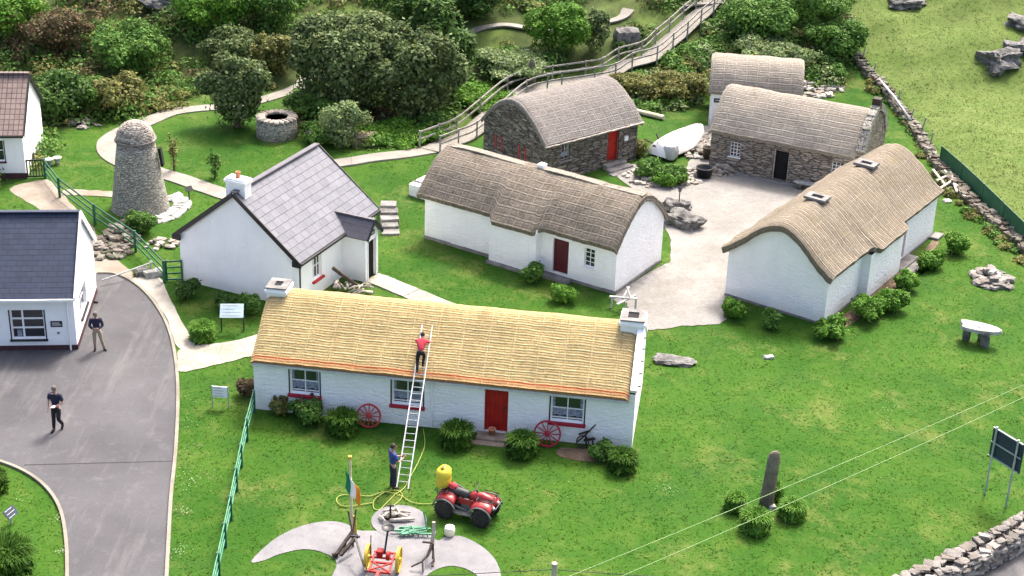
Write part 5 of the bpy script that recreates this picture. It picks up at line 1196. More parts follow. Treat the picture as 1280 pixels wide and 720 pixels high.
m = MB(); m.lathe([(.06, .93), (.10, 1.12)], 8); m.build('lamp_glass', 'grey_plastic', t_); m = MB(); m.lathe([(.13, 1.12), (.12, 1.15), (0, 1.26)], 8); m.build('cap', 'black_paint', t_)
# power lines
def wire(label, pts, r, mat, sag=.25):
    a, c = Vector(pts[0]), Vector(pts[-1]); N = 24; q = [a.lerp(c, i / N) - Vector((0, 0, 4 * sag * (i / N) * (1 - i / N))) for i in range(N + 1)]
    m = MB(); m.tube([v - a for v in q], r, 6); o = m.build('overhead_wire', mat, None, True); o.location = a; return tag(o, label, 'wire')
wire('upper of the two pale overhead wires crossing the right-hand lawn', [PZ(520, 797, 6), PZ(1500, 381, 6)], .010, 'wire_pale')
wire('lower of the two pale overhead wires crossing the right-hand lawn', [PZ(600, 795, 6), PZ(1500, 391, 6)], .010, 'wire_pale')
wire('thin dark wire strung along the bottom edge past the post top', [PZ(300, 730, 1.15), PZ(690, 712, 1.15)], .012, 'black_paint', .02)
wire('thin dark wire running right from the post top at the bottom edge', [PZ(690, 712, 1.15), PZ(1100, 738, 1.15)], .012, 'black_paint', .02)
p = PZ(691, 750); m = MB(); m.tube([(0, 0, -.2), (0, 0, 1.38)], [.10, .09], 10); o = m.build('fence_post', 'driftwood', None); o.location = p; tag(o, 'round weathered post rising from the bottom edge, carrying a dark wire', 'post')
# ================================================================ PEOPLE
def skin_mesh(name, verts, edges, radii, root, mat, parent, sub=2, extra=None):
    me = bpy.data.meshes.new(name); me.from_pydata([tuple(v) for v in verts], edges, [])
    o = bpy.data.objects.new(name, me); COL.objects.link(o)
    sk = o.modifiers.new('skin', 'SKIN'); sk.use_smooth_shade = True
    if not me.skin_vertices: me.skin_vertices.new()
    for i, r_ in enumerate(radii):
        rr_ = r_ if isinstance(r_, tuple) else (r_, r_); me.skin_vertices[0].data[i].radius = rr_; me.skin_vertices[0].data[i].use_root = (i == root)
    sb = o.modifiers.new('sub', 'SUBSURF'); sb.levels = sub; sb.render_levels = sub
    dg = bpy.context.evaluated_depsgraph_get(); dg.update()
    em = bpy.data.meshes.new_from_object(o.evaluated_get(dg)); bpy.data.objects.remove(o)
    if extra:
        bm = bmesh.new(); bm.from_mesh(em); tmp = bpy.data.meshes.new('tmp'); tmp.from_pydata(extra.v, [], extra.f); bm.from_mesh(tmp); bm.to_mesh(em); bm.free()
    em.name = name; em.materials.clear(); setup_mesh(em, mat, True)
    r = bpy.data.objects.new(name, em); return link(r, parent)
def person(label, loc, rz, J, shirt, trousers, hair, short=False, bald=False, scale=1.0, rx=0.0):
    t_ = thing('person', label, 'person', loc, rz); t_.scale = (scale,) * 3; t_.rotation_euler.x = rx
    D = dict(pelvis=(0, 0, .95), spine=(0, 0, 1.15), chest=(0, 0, 1.36), neck=(0, .0, 1.49), hb=(0, -.015, 1.56), hm=(0, -.03, 1.65), ht=(0, -.015, 1.73),
             shL=(.19, 0, 1.40), elL=(.25, .03, 1.13), wrL=(.25, -.05, .89), haL=(.25, -.07, .82), shR=(-.19, 0, 1.40), elR=(-.25, .03, 1.13), wrR=(-.25, -.05, .89), haR=(-.25, -.07, .82),
             hiL=(.10, 0, .90), knL=(.11, -.03, .50), anL=(.12, .02, .09), toL=(.13, -.14, .04), hiR=(-.10, 0, .90), knR=(-.11, -.03, .50), anR=(-.12, .02, .09), toR=(-.13, -.14, .04))
    D.update(J); V = {k: Vector(v) for k, v in D.items()}; R_ = dict(pelvis=(.135, .10), spine=(.12, .09), chest=(.145, .10), neck=.055, hb=.07, hm=(.085, .10), ht=.06, sh=.062, el=.042, wr=.028, ha=(.038, .02), hi=.085, kn=.055, an=.038, to=.032)
    V['cl'] = V['chest'].lerp(V['neck'], .72); R_['cl'] = (.085, .075); V['wa'] = V['pelvis'].lerp(V['spine'], .38); R_['wa'] = (.12, .09)
    rad_of = lambda k, add=0: tuple(x + add for x in (R_.get(k) or R_[k[:2]])) if isinstance((R_.get(k) or R_[k[:2]]), tuple) else (R_.get(k) or R_[k[:2]]) + add
    def sk(name, keys, edges, mat, add=0, extra=None, sub=2, ov={}):
        return skin_mesh(name, [V[k] for k in keys], [(keys.index(a), keys.index(b_)) for a, b_ in edges], [ov.get(k, rad_of(k, add)) for k in keys], 0, mat, t_, sub, extra)
    ex = MB()
    for s_ in 'LR':      # fingers and thumb rooted in the palm
        w0, h0 = V['wr' + s_], V['ha' + s_]; d = (h0 - w0).normalized(); side = d.cross(Vector((0, 1, 0))).normalized() if abs(d.y) < .9 else Vector((1, 0, 0)); nrm = d.cross(side)
        for i, ln in enumerate((.065, .078, .072, .055)):
            a = h0 + side * (.024 * (i - 1.5) * 1.0); ex.tube([a - d * .01, a + d * ln * .6, a + d * ln + nrm * .018], [.009, .008, .006], 5)
        a = w0.lerp(h0, .5) + side * .03; ex.tube([a, a + side * .03 + d * .03, a + side * .035 + d * .06], [.010, .009, .007], 5)
    hm = V['hm']
    ex.tube([hm + Vector((0, -.095, .01)), hm + Vector((0, -.12, -.02)), hm + Vector((0, -.098, -.03))], [.008, .014, .008], 5)
    for sx in (-1, 1): ex.tube([hm + Vector((sx * .08, .0, .02)), hm + Vector((sx * .095, .005, .0)), hm + Vector((sx * .08, .0, -.03))], [.006, .016, .006], 5)
    keys = ['pelvis', 'spine', 'chest', 'neck', 'hb', 'hm', 'ht'] + [a + s_ for s_ in 'LR' for a in ('sh', 'el', 'wr', 'ha')] + [a + s_ for s_ in 'LR' for a in ('hi', 'kn', 'an', 'to')]
    ed = [('pelvis', 'spine'), ('spine', 'chest'), ('chest', 'neck'), ('neck', 'hb'), ('hb', 'hm'), ('hm', 'ht')]
    for s_ in 'LR': ed += [('chest', 'sh' + s_), ('sh' + s_, 'el' + s_), ('el' + s_, 'wr' + s_), ('wr' + s_, 'ha' + s_), ('pelvis', 'hi' + s_), ('hi' + s_, 'kn' + s_), ('kn' + s_, 'an' + s_), ('an' + s_, 'to' + s_)]
    body = sk('body', keys, ed, 'skin', 0, ex, ov={'pelvis': (.11, .08), 'spine': (.095, .07), 'chest': (.115, .075), 'shL': (.045, .045), 'shR': (.045, .045)})
    if short:
        for s_ in 'LR': V['em' + s_] = V['sh' + s_].lerp(V['el' + s_], .8); R_['em'] = .055
    end = 'em' if short else 'wr'
    k2 = ['chest', 'spine', 'pelvis', 'cl'] + [a + s_ for s_ in 'LR' for a in (('sh', end) if short else ('sh', 'el', 'wr'))]
    e2 = [('chest', 'spine'), ('spine', 'pelvis'), ('chest', 'cl')]
    for s_ in 'LR': e2 += [('chest', 'sh' + s_)] + ([('sh' + s_, end + s_)] if short else [('sh' + s_, 'el' + s_), ('el' + s_, 'wr' + s_)])
    sk('shirt', k2, e2, shirt, .022)
    k3 = ['pelvis', 'wa'] + [a + s_ for s_ in 'LR' for a in ('hi', 'kn', 'an')]; e3 = [('pelvis', 'wa')]
    for s_ in 'LR': e3 += [('pelvis', 'hi' + s_), ('hi' + s_, 'kn' + s_), ('kn' + s_, 'an' + s_)]
    sk('trousers', k3, e3, trousers, .022)
    for s_ in 'LR':
        m = MB(); a, c = V['an' + s_], V['to' + s_]; d = (c - a); m.tube([a - d * .25 + Vector((0, 0, -.03)), a.lerp(c, .4) + Vector((0, 0, -.01)), c + d * .15], [.045, .052, .035], 10); m.build('shoe', 'shoe_dark', t_, True)
    m = MB(); m.lathe([(.0, .125), (.05, .118), (.088, .075), (.100, .02), (.094, -.03), (.07, -.045)][::-1], 14, hm + Vector((0, .022, .0)), Matrix.Diagonal((.92, 1.0, 1)))
    hr = m.build('hair', hair, t_, True)
    for sx in (-1, 1): m = MB(); m.box(hm + Vector((sx * .03, -.098, .012)), (.02, .008, .01)); m.build('eye', 'interior_dark', t_)
    m = MB(); m.box(hm + Vector((0, -.093, -.055)), (.045, .01, .008)); m.build('mouth', 'faded_red_paint', t_)
    return t_
p = PZ(123, 438); person('person in dark jumper and khaki trousers standing on the drive, hands together', (p.x, p.y, .02), rad(8),
    dict(haL=(.04, -.26, 1.10), wrL=(.10, -.22, 1.08), elL=(.27, -.02, 1.12), haR=(-.04, -.27, 1.10), wrR=(-.10, -.22, 1.07), elR=(-.27, -.02, 1.12), knL=(.16, -.03, .5), anL=(.24, 0, .09), toL=(.32, -.12, .04), anR=(-.12, .0, .09), hm=(.0, -.06, 1.64), ht=(0, -.05, 1.72)), 'cloth_navy', 'cloth_khaki', 'hair_grey', scale=.97)
p = PZ(73, 538); person('person in navy short-sleeved shirt and black trousers walking down the drive with a paper', (p.x, p.y, .02), rad(-8),
    dict(haL=(.02, -.30, 1.12), wrL=(.10, -.26, 1.10), elL=(.28, -.02, 1.14), haR=(-.24, -.12, .86), wrR=(-.25, -.06, .92), elR=(-.27, .05, 1.15), knL=(.10, -.12, .52), anL=(.11, .16, .16), toL=(.12, .04, .05), knR=(-.10, -.06, .5), anR=(-.11, -.10, .09), toR=(-.12, -.26, .04)), 'cloth_navy', 'cloth_black', 'hair_grey', short=True, scale=1.03)
m = MB(); m.box((0, 0, 0), (.16, .11, .01), M=Matrix.Rotation(.4, 3, 'X')); o = m.build('paper', 'white_paint'); o.location = (p.x + .0, p.y - .33, 1.18); tag(o, 'sheet of white paper held by the person walking down the drive', 'paper')
# ladder: foot on the lawn, passing the eave, resting on the thatch
LA, LB = PZ(503, 611), Vector((-3.06, 52.45, 3.44)); LA.z = 0.0
t_ = thing('ladder', 'long aluminium ladder leaning from the lawn onto the golden thatch', 'ladder', LA); d = (LB - LA); Ld = d.length; dn = d.normalized(); sx_ = dn.cross(Vector((0, 0, 1))).normalized(); up_ = sx_.cross(dn)
for s_ in (-1, 1): m = MB(); m.bar(sx_ * s_ * .20, sx_ * s_ * .19 + d, .035, .075, up=up_); m.build('stile', 'aluminium', t_)
n = int(Ld / .27)
for i in range(1, n): m = MB(); q = dn * (i * .27); m.tube([q - sx_ * .2, q + sx_ * .2], .016, 6); m.build('rung', 'aluminium', t_)
# person on the ladder
azl = math.atan2(dn.y, dn.x); k = 4.62; ft = LA + dn * k + Vector((0, 0, .02)) + up_ * .02
th = rad(90) - math.asin(dn.z)
person('person in red shirt and black trousers climbing the ladder on the golden thatch', ft - sx_ * .02, azl - rad(90) + math.pi,
    dict(pelvis=(0, -.30, .80), spine=(0, -.42, .98), chest=(0, -.58, 1.14), neck=(0, -.70, 1.23), hb=(0, -.76, 1.28), hm=(0, -.83, 1.34), ht=(0, -.86, 1.41),
         shL=(.19, -.60, 1.17), elL=(.27, -.86, 1.02), wrL=(.20, -1.04, .98), haL=(.17, -1.10, .97), shR=(-.19, -.60, 1.17), elR=(-.28, -.84, 1.0), wrR=(-.20, -1.02, .95), haR=(-.17, -1.08, .94),
         hiL=(.10, -.28, .76), knL=(.13, -.30, .42), anL=(.10, -.02, .08), toL=(.10, -.14, .05), hiR=(-.10, -.28, .76), knR=(-.13, -.42, .60), anR=(-.10, -.24, .24), toR=(-.10, -.36, .21)), 'cloth_red', 'cloth_black', 'hair_dark', scale=.88)
p = PZ(491, 610); person('person in blue top and dark jeans holding the foot of the ladder, seen from behind', (p.x, p.y, 0), rad(115),
    dict(haL=(.10, -.40, 1.15), wrL=(.13, -.34, 1.13), elL=(.24, -.12, 1.12), haR=(-.10, -.40, 1.22), wrR=(-.13, -.34, 1.20), elR=(-.24, -.12, 1.14)), 'cloth_blue', 'cloth_navy', 'hair_dark', short=True)

# ================================================================ QUAD BIKE
qr, qf = PZ(558, 650), PZ(601, 661); d = qf - qr; ang = math.atan2(d.y, d.x); cq = (PZ(580, 652) + Vector((.1, .38, 0))); cq.z = 0
t_ = thing('quad_bike', 'red quad bike with racks and a black seat parked on the front lawn', 'quad bike', cq, ang); QE = t_; t_.scale = (1.06, 1.0, 1.1)
WBs = .63
for x, rw in ((-WBs, .13), (WBs, .11)):
    for s_ in (-1, 1):
        M = Matrix.Rotation(rad(90), 3, 'X'); c = (x, s_ * .42, .30)
        m = MB(); m.lathe([(.15, -rw), (.25, -rw), (.295, -rw * .75), (.305, -rw * .3), (.305, rw * .3), (.295, rw * .75), (.25, rw), (.15, rw)], 22, c, M)
        wv = m.build('wheel', 'rubber', t_, True); m = MB()
        for kx in range(18):
            a = 2 * math.pi * kx / 18
            for zz in (-.5, .5): m.box((x + .305 * math.cos(a + zz * .17), s_ * .42 + zz * rw, .30 + .305 * math.sin(a + zz * .17)), (.035, rw * .8, .04), M=Matrix.Rotation(-a, 3, 'Y'))
        m.build('tread', 'rubber', wv)
        m = MB(); m.lathe([(.0, -.05), (.05, -.06), (.15, -.02), (.155, .05)], 14, (x, s_ * (.42 + .03), .30), M if s_ > 0 else Matrix.Rotation(rad(-90), 3, 'X')); m.build('rim', 'grey_plastic', wv, True)
m = MB(); m.box((0, 0, .42), (.95, .30, .22)); m.box((.62, 0, .40), (.4, .26, .18)); m.box((-.62, 0, .40), (.4, .26, .18)); m.tube([(-.63, -.4, .3), (-.63, .4, .3)], .04, 8); m.tube([(.63, -.4, .3), (.63, .4, .3)], .03, 8); bevel(m.build('chassis', 'dark_metal', t_), .02)
m = MB(); m.box((0, 0, .38), (.3, .34, .34)); m.tube([(.1, -.22, .3), (-.4, -.25, .42), (-.85, -.2, .48)], .04, 8); bevel(m.build('engine', 'grey_plastic', t_), .02)
def shell(pts_fn, nu, nv, th=.02):
    m = MB(); ids = [[m.add([pts_fn(i / nu, j / nv)]) for j in range(nv + 1)] for i in range(nu + 1)]
    for i in range(nu):
        for j in range(nv): m.face((ids[i][j], ids[i + 1][j], ids[i + 1][j + 1], ids[i][j + 1]))
    return m
def fender(cx, ln, wd, zt, drop, front):
    def f(u, v):
        x = cx + (u - .5) * ln; y = (v - .5) * 2 * wd; a = abs(y) / wd
        z = zt - drop * max(0, abs(u - .5) * 2) ** 3 - .10 * a ** 5 + (.05 if a < .35 else 0) * (1 - abs(u - .5))
        return Vector((x, y, z))
    return shell(f, 14, 18)
for nm, cx, ln, zt in (('front_mudguard', .60, .70, .74), ('rear_mudguard', -.62, .66, .75)):
    o = fender(cx, ln, .48, zt, .12, 1).build(nm, 'quad_red', t_, True); s_ = o.modifiers.new('th', 'SOLIDIFY'); s_.thickness = .03
    for sg in (-1, 1):     # grey plastic arch edge
        m = MB(); m.tube([Vector((cx + .40 * math.cos(a) * .98, sg * .52, .30 + .38 * math.sin(a))) for a in np.linspace(rad(12), rad(168), 12)], .028, 6); m.build('arch_trim', 'grey_plastic', t_, True)
m = MB(); m.tube([(.95, 0, .60), (.78, 0, .70), (.50, 0, .78), (.22, 0, .76), (.05, 0, .66)], [.10, .17, .17, .14, .09], 12); o = m.build('bonnet', 'quad_red', t_, True)
m = MB(); m.tube([(.10, 0, .70), (-.05, 0, .78), (-.3, 0, .80), (-.58, 0, .79), (-.70, 0, .76)], [.10, .14, .15, .14, .08], 12); o = m.build('seat', 'seat_vinyl', t_, True); o.scale = (1, 1, .85); o.location.z = .11
m = MB(); m.box((-.02, -.17, .58), (.5, .04, .2)); m.box((-.02, .17, .58), (.5, .04, .2)); bevel(m.build('side_panel', 'quad_red', t_), .02)
for sg in (-1, 1): m = MB(); m.box((0, sg * .36, .27), (.62, .20, .03)); m.bar((-.33, sg * .42, .28), (-.40, sg * .46, .42), .05); m.bar((.33, sg * .42, .28), (.40, sg * .46, .42), .05); m.build('footwell', 'grey_plastic', t_)
m = MB(); m.tube([(.42, 0, .70), (.30, 0, 1.0)], .03, 8); m.tube([(.16, -.36, 1.03), (.26, -.2, 1.04), (.30, 0, 1.0), (.26, .2, 1.04), (.16, .36, 1.03)], .017, 8); hb_ = m.build('handlebar', 'dark_metal', t_, True)
for sg in (-1, 1): m = MB(); m.tube([(.22, sg * .26, 1.035), (.15, sg * .38, 1.03)], .026, 8); m.build('grip', 'rubber', hb_)
for nm, x0, x1, w_, z in (('front_rack', .42, .95, .36, .84), ('rear_rack', -1.0, -.62, .36, .84)):
    m = MB(); m.tube([(x0, -w_, z), (x1, -w_, z), (x1, w_, z), (x0, w_, z)], .014, 6, closed=True)
    for i in range(1, 6): y = -w_ + 2 * w_ * i / 6; m.tube([(x0, y, z), (x1, y, z)], .010, 6)
    for x in (x0 + .05, x1 - .05):
        for y in (-.25, .25): m.tube([(x, y, z), (x, y, z - .2)], .012, 6)
    m.build(nm, 'dark_metal', t_)
m = MB(); m.tube([(.96, -.28, .45), (1.04, -.28, .62), (1.04, .28, .62), (.96, .28, .45)], .02, 8); m.tube([(.95, -.2, .36), (1.0, -.2, .62)], .016, 6); m.tube([(.95, .2, .36), (1.0, .2, .62)], .016, 6); m.build('bull_bar', 'dark_metal', t_)
for sg in (-1, 1): m = MB(); m.lathe([(.0, .02), (.05, .015), (.065, -.02)], 12, (.97, sg * .2, .60), Matrix.Rotation(rad(80), 3, 'Y')); m.build('headlight', 'headlight_glass', t_, True)
m = MB(); m.tube([(-.45, 0, .98), (-.55, .0, 1.04), (-.66, 0, 1.0)], [.10, .13, .09], 10); bg_ = m.build('red_bag', 'cloth_red', None, True); bg_.location = cq; bg_.rotation_euler.z = ang; tag(bg_, 'small red bag lying behind the seat of the quad bike', 'bag')
tk = thing('sprayer_tank', 'yellow plastic sprayer tank carried upright on the rear of the quad bike', 'tank', QE.matrix_basis @ Vector((-.86, .05, .86)), ang)
m = MB(); m.lathe([(.0, 0), (.17, 0), (.21, .04), (.22, .25), (.215, .27), (.215, .31), (.22, .33), (.21, .52), (.15, .60), (.09, .62), (.09, .66), (0, .66)], 18, (0, 0, 0), Matrix.Diagonal((1.15, 1.5, 1.08))); m.build('tank_body', 'yellow_plastic', tk, True)
m = MB(); m.lathe([(.09, .66), (.09, .70), (0, .71)], 12); m.build('cap', 'black_paint', tk); m = MB(); m.tube([(-.0, -.18, .58), (0, -.14, .72), (0, .14, .72), (0, .18, .58)], .018, 6); m.build('handle', 'black_paint', tk)
m = MB(); m.tube([(-.1, -.28, -.75), (-.06, -.26, .1), (0, -.2, .3)], .015, 6); m.build('spray_lance', 'pale_wood', tk)
p = PZ(562, 669); t_ = thing('white_tub', 'cream plastic tub standing on the paving edge below the quad bike', 'tub', p); m = MB(); m.lathe([(.0, 0), (.13, 0), (.17, .06), (.18, .24), (.15, .30), (0, .30)], 16); m.build('tub_body', 'cream_plastic', t_, True); m = MB(); m.lathe([(.155, .295), (.155, .33), (0, .335)], 16); m.build('lid', 'white_paint', t_)
# hose
HP = [(529, 536), (531, 556), (524, 575), (513, 596), (508, 606), (502, 613), (494, 618), (484, 628), (474, 637), (467, 635), (468, 625), (480, 616), (496, 613), (503, 619), (498, 627), (490, 633)]
m = MB(); c = catmull([PZ(a, b_, .03) for a, b_ in HP], 6); m.tube(c, .016, 6); o = m.build('hose', 'hose', None, True); tag(o, 'yellow green hose running from the cottage wall to coils on the lawn', 'hose')
HP = [(467, 628), (450, 631), (430, 633), (421, 627), (424, 620), (440, 618), (462, 620), (480, 615), (500, 619), (515, 628), (535, 630), (549, 627)]
m = MB(); c = catmull([PZ(a, b_, .05) for a, b_ in HP], 6); m.tube(c, .016, 6); o = m.build('hose', 'hose', None, True); tag(o, 'flat yellow hose loop on the lawn between the flagpole and the quad bike', 'hose')
# flagpole
p = PZ(440, 667); t_ = thing('flagpole', 'short timber flagpole with a green, white and orange flag on the front lawn', 'flagpole', p, 0)
m = MB(); m.tube([(0, 0, -.1), (0, 0, 1.0), (-.03, 0, 2.95)], [.05, .045, .04], 8); m.build('pole', 'pale_wood', t_)
m = MB(); m.box((-.03, 0, 2.92), (.11, .11, .10)); m.build('finial', 'yellow_paint', t_)
m = MB(); m.bar((.12, 0, 0), (.10, 0, .7), .09, .06); m.build('pole_foot', 'yellow_paint', t_)
def flagf(u, v):      # hangs limp: u along the fly, v down the hoist
    x = -.20 + u * .46 + .05 * math.sin(v * 3); y = -.09 + .05 * math.sin(u * 8 + v * 2) ; z = 2.50 - v * .68 - u * .72; return Vector((x, y, z))
m = MB(); nu, nv = 18, 8; ids = [[m.add([flagf(i / nu, j / nv)]) for j in range(nv + 1)] for i in range(nu + 1)]
for i in range(nu):
    m.cur = int(i / nu * 3)
    for j in range(nv): m.face((ids[i][j], ids[i + 1][j], ids[i + 1][j + 1], ids[i][j + 1]))
o = m.build('flag', ['flag_green', 'flag_white', 'flag_orange'], t_, True); s_ = o.modifiers.new('th', 'SOLIDIFY'); s_.thickness = .008
# ================================================================ WHEELS, MACHINES, PROPS
def spoked(parent, c, R_, M, wd, n, mat, name='wheel', hub=.09, sp=.025, rim=.05, parts=True):
    m = MB(); m.lathe([(R_ - rim, -wd / 2), (R_, -wd / 2), (R_, wd / 2), (R_ - rim, wd / 2), (R_ - rim, -wd / 2)], 30, c, M); w_ = m.build('rim' if parts else name, mat, parent)
    for i in range(n):
        a = 2 * math.pi * i / n; m = MB(); m.bar(Vector(c) + M @ Vector((hub * math.cos(a), hub * math.sin(a), 0)), Vector(c) + M @ Vector(((R_ - rim * .5) * math.cos(a), (R_ - rim * .5) * math.sin(a), 0)), sp, sp, up=M @ Vector((0, 0, 1))); m.build('spoke', mat, parent if parts else w_)
    m = MB(); m.lathe([(0, -wd), (hub * .7, -wd), (hub, -wd * .5), (hub, wd * .5), (hub * .7, wd), (0, wd)], 14, c, M); m.build('hub', mat, parent if parts else w_)
for (x, R_, mat, lab, n) in ((4.45, .46, 'faded_red_paint', 'faded red wooden cartwheel leaning on the golden cottage wall left of the ladder', 12), (11.05, .50, 'dark_red_paint', 'dark red wooden cartwheel leaning on the golden cottage wall under the right-hand window', 12)):
    base = FRONT.e.matrix_basis @ Vector((x, -.42, 0)); t_ = thing('cartwheel', lab, 'cartwheel', base, rad(-7.9), 'cartwheels against the cottage')
    spoked(t_, (0, 0, R_ + .01), R_, Matrix.Rotation(rad(76), 3, 'X'), .07, n, mat, sp=.035, rim=.06)
# old mower with yellow wheels
p = PZ(479, 712); t_ = thing('hay_mower', 'vintage red horse-drawn mower with yellow wheels and a black seat on the paving', 'mower', (p.x, p.y, .02), rad(-6))
for sx in (-1, 1):
    M = Matrix.Rotation(rad(90), 3, 'Y'); w_ = thing('wheel_tmp', 'x', 'x') if False else None
    m = MB(); R_ = .42; c = (sx * .50, 0, R_); m.lathe([(R_ - .05, -.05), (R_, -.05), (R_, .05), (R_ - .05, .05), (R_ - .05, -.05)], 28, c, M); wv = m.build('wheel', 'yellow_paint', t_)
    for i in range(10): a = 2 * math.pi * i / 10; m = MB(); m.bar(Vector(c), Vector(c) + M @ Vector(((R_ - .03) * math.cos(a), (R_ - .03) * math.sin(a), 0)), .025); m.build('spoke', 'yellow_paint', wv)
    m = MB(); m.lathe([(0, -.08), (.07, -.08), (.07, .08), (0, .08)], 12, c, M); m.build('hub', 'yellow_paint', wv)
m = MB(); m.tube([(-.5, 0, .42), (.5, 0, .42)], .035, 8)
for x in (-.3, .32): m.bar((x, .25, .45), (x, -.75, .42), .06, .06)
m.bar((-.34, .25, .46), (.36, .25, .46), .06); m.bar((-.34, -.3, .45), (.36, -.3, .45), .06); m.bar((-.36, -.75, .42), (.38, -.75, .42), .07); m.bar((-.3, -.3, .46), (.32, -.75, .46), .04); m.bar((.32, -.3, .46), (-.3, -.75, .46), .04); m.build('frame', 'red_paint', t_)
m = MB(); m.box((-.12, .1, .56), (.2, .26, .2)); m.lathe([(0, -.06), (.15, -.06), (.15, .06), (0, .06)], 14, (.16, 0, .52), Matrix.Rotation(rad(90), 3, 'Y')); bevel(m.build('gearbox', 'red_paint', t_), .02)
m = MB(); m.bar((.02, .1, .5), (.05, .55, 1.12), .06, .04); st = m.build('seat_stem', 'black_paint', t_)
m = MB(); m.lathe([(.0, .0), (.12, .005), (.2, .05), (.215, .09), (.19, .06), (.1, .03), (0, .02)], 18, (.05, .58, 1.12)); m.build('seat', 'black_paint', t_, True)
m = MB(); m.tube([(-.42, .1, .45), (-.46, .35, 1.0)], .016, 6); m.build('lever', 'black_paint', t_)
m = MB(); m.bar((-.45, -.6, .3), (-1.0, .5, .75), .06); m.box((-1.0, .52, .78), (.3, .05, .05)); m.build('cutter_bar', 'black_paint', t_)
m = MB(); m.bar((0, -.75, .42), (.0, -2.6, .45), .09); m.build('drawbar', 'red_paint', t_)
def iron(name, label, cat, px, py, bars, mat, z=.02):
    p = PZ(px, py); t_ = MB()
    for a, c, w_ in bars: t_.bar(a, c, w_)
    o = t_.build(name, mat); o.location = (p.x, p.y, z); return tag(o, label, cat)
iron('old_plough', 'rusty black old plough standing on the paving left of the mower', 'plough', 436, 688, [((-.35, -.5, .15), (.1, .45, .45), .09), ((-.2, -.6, .2), (.28, .1, .5), .10), ((.1, .45, .45), (.15, .9, .95), .05), ((.1, .3, .4), (-.1, .85, .9), .05), ((-.1, 0, .3), (-.15, 0, 0), .08), ((.1, .2, .4), (.12, .2, 0), .06), ((-.35, -.5, .1), (-.45, -.3, 0), .12)], 'rusty_black')
rr = random.Random(31)
br = [((rr.uniform(-.5, .5), rr.uniform(-.25, .25), .12), (rr.uniform(-.5, .5), rr.uniform(-.25, .25), .16), .04) for _ in range(9)] + [((-.75, 0, .12), (-.3, 0, .12), .06), ((-.5, .15, .12), (.55, .15, .12), .05), ((-.5, -.15, .12), (.6, -.15, .12), .05)] + [((x, s_, .14), (x + .02, s_, -.0), .03) for x in np.arange(-.45, .6, .15) for s_ in (-.15, .15)] + [((.45, .1, .1), (.3, .3, .7), .04)]
iron('chain_harrow', 'tangled green painted harrow lying on the paving above the mower', 'harrow', 517, 668, br, 'green_rail')
iron('timber_post', 'pale weathered timber post standing at the right of the harrow', 'post', 539, 686, [((0, 0, 0), (.08, .02, .62), .12), ((.08, .02, .55), (.07, .1, .95), .10)], 'driftwood')
br = [((0, .3, .3), (.06, 0, .55), .06), ((.06, 0, .55), (-.05, -.3, .35), .07), ((-.05, -.3, .35), (-.2, -.5, .3), .05), ((.1, -.1, .1), (.12, -.1, .7), .05), ((-.2, -.5, .3), (-.16, -.8, .05), .05), ((-.25, .25, .5), (.1, .2, .5), .05), ((-.55, -.6, .12), (-.2, -.55, .3), .04), ((.1, 0, .5), (.16, -.4, .2), .06), ((.12, -.1, 0), (.12, -.4, 0), .08)]
iron('old_plough', 'rusty iron plough on the paving right of the mower, by the pale post', 'plough', 537, 700, br, 'rusty_black')
rr = random.Random(5); p = PZ(492, 648); m = MB()
for i in range(9):
    a = rr.uniform(0, 3.14); x, y = rr.uniform(-.45, .3), rr.uniform(-.2, .25); L_ = rr.uniform(.3, .75); dx, dy = math.cos(a) * L_ / 2, math.sin(a) * L_ * .3
    m.tube([(x - dx, y - dy, .08), (x, y + rr.uniform(-.1, .1), .12 + rr.uniform(0, .12)), (x + dx, y + dy, .07)], [.035, .05, .03], 7)
m.tube([(-.1, -.25, .05), (.4, -.22, .1), (.72, -.12, .08)], [.06, .06, .04], 8)
o = m.build('driftwood_pile', 'driftwood', None, True); o.location = (p.x, p.y, .03); tag(o, 'small heap of grey driftwood on the round paving', 'driftwood')
iron('ship_anchor', 'small black iron anchor standing in the driftwood on the round paving', 'anchor', 488, 650, [((0, 0, 0), (0, .05, .55), .06), ((-.18, 0, .04), (.18, 0, .04), .09), ((-.18, 0, .04), (-.24, 0, .2), .06), ((.18, 0, .04), (.24, 0, .2), .06), ((-.12, .05, .5), (.12, .05, .5), .04)], 'rusty_black', .03)
# junk by the cottage wall right
p = PZ(733, 560); m = MB(); rr = random.Random(6)
for a, c, w_ in [((-.35, .1, .1), (.0, .0, .55), .05), ((0, 0, .55), (.5, .25, 1.05), .035), ((-.1, .1, .2), (.3, 0, .35), .07), ((-.3, 0, .5), (.1, .1, .6), .06), ((.0, -.1, 0), (-.05, 0, .5), .05), ((.25, -.1, 0), (.2, 0, .4), .05)]: m.bar(a, c, w_)
m.lathe([(.2, -.03), (.24, -.03), (.24, .03), (.2, .03), (.2, -.03)], 16, (-.15, -.08, .25), Matrix.Rotation(rad(75), 3, 'X'))
o = m.build('hand_plough', 'rusty_black'); o.location = (p.x, p.y + .1, 0); tag(o, 'rusty old hand plough against the wall between the dark red cartwheel and the corner bush', 'plough')
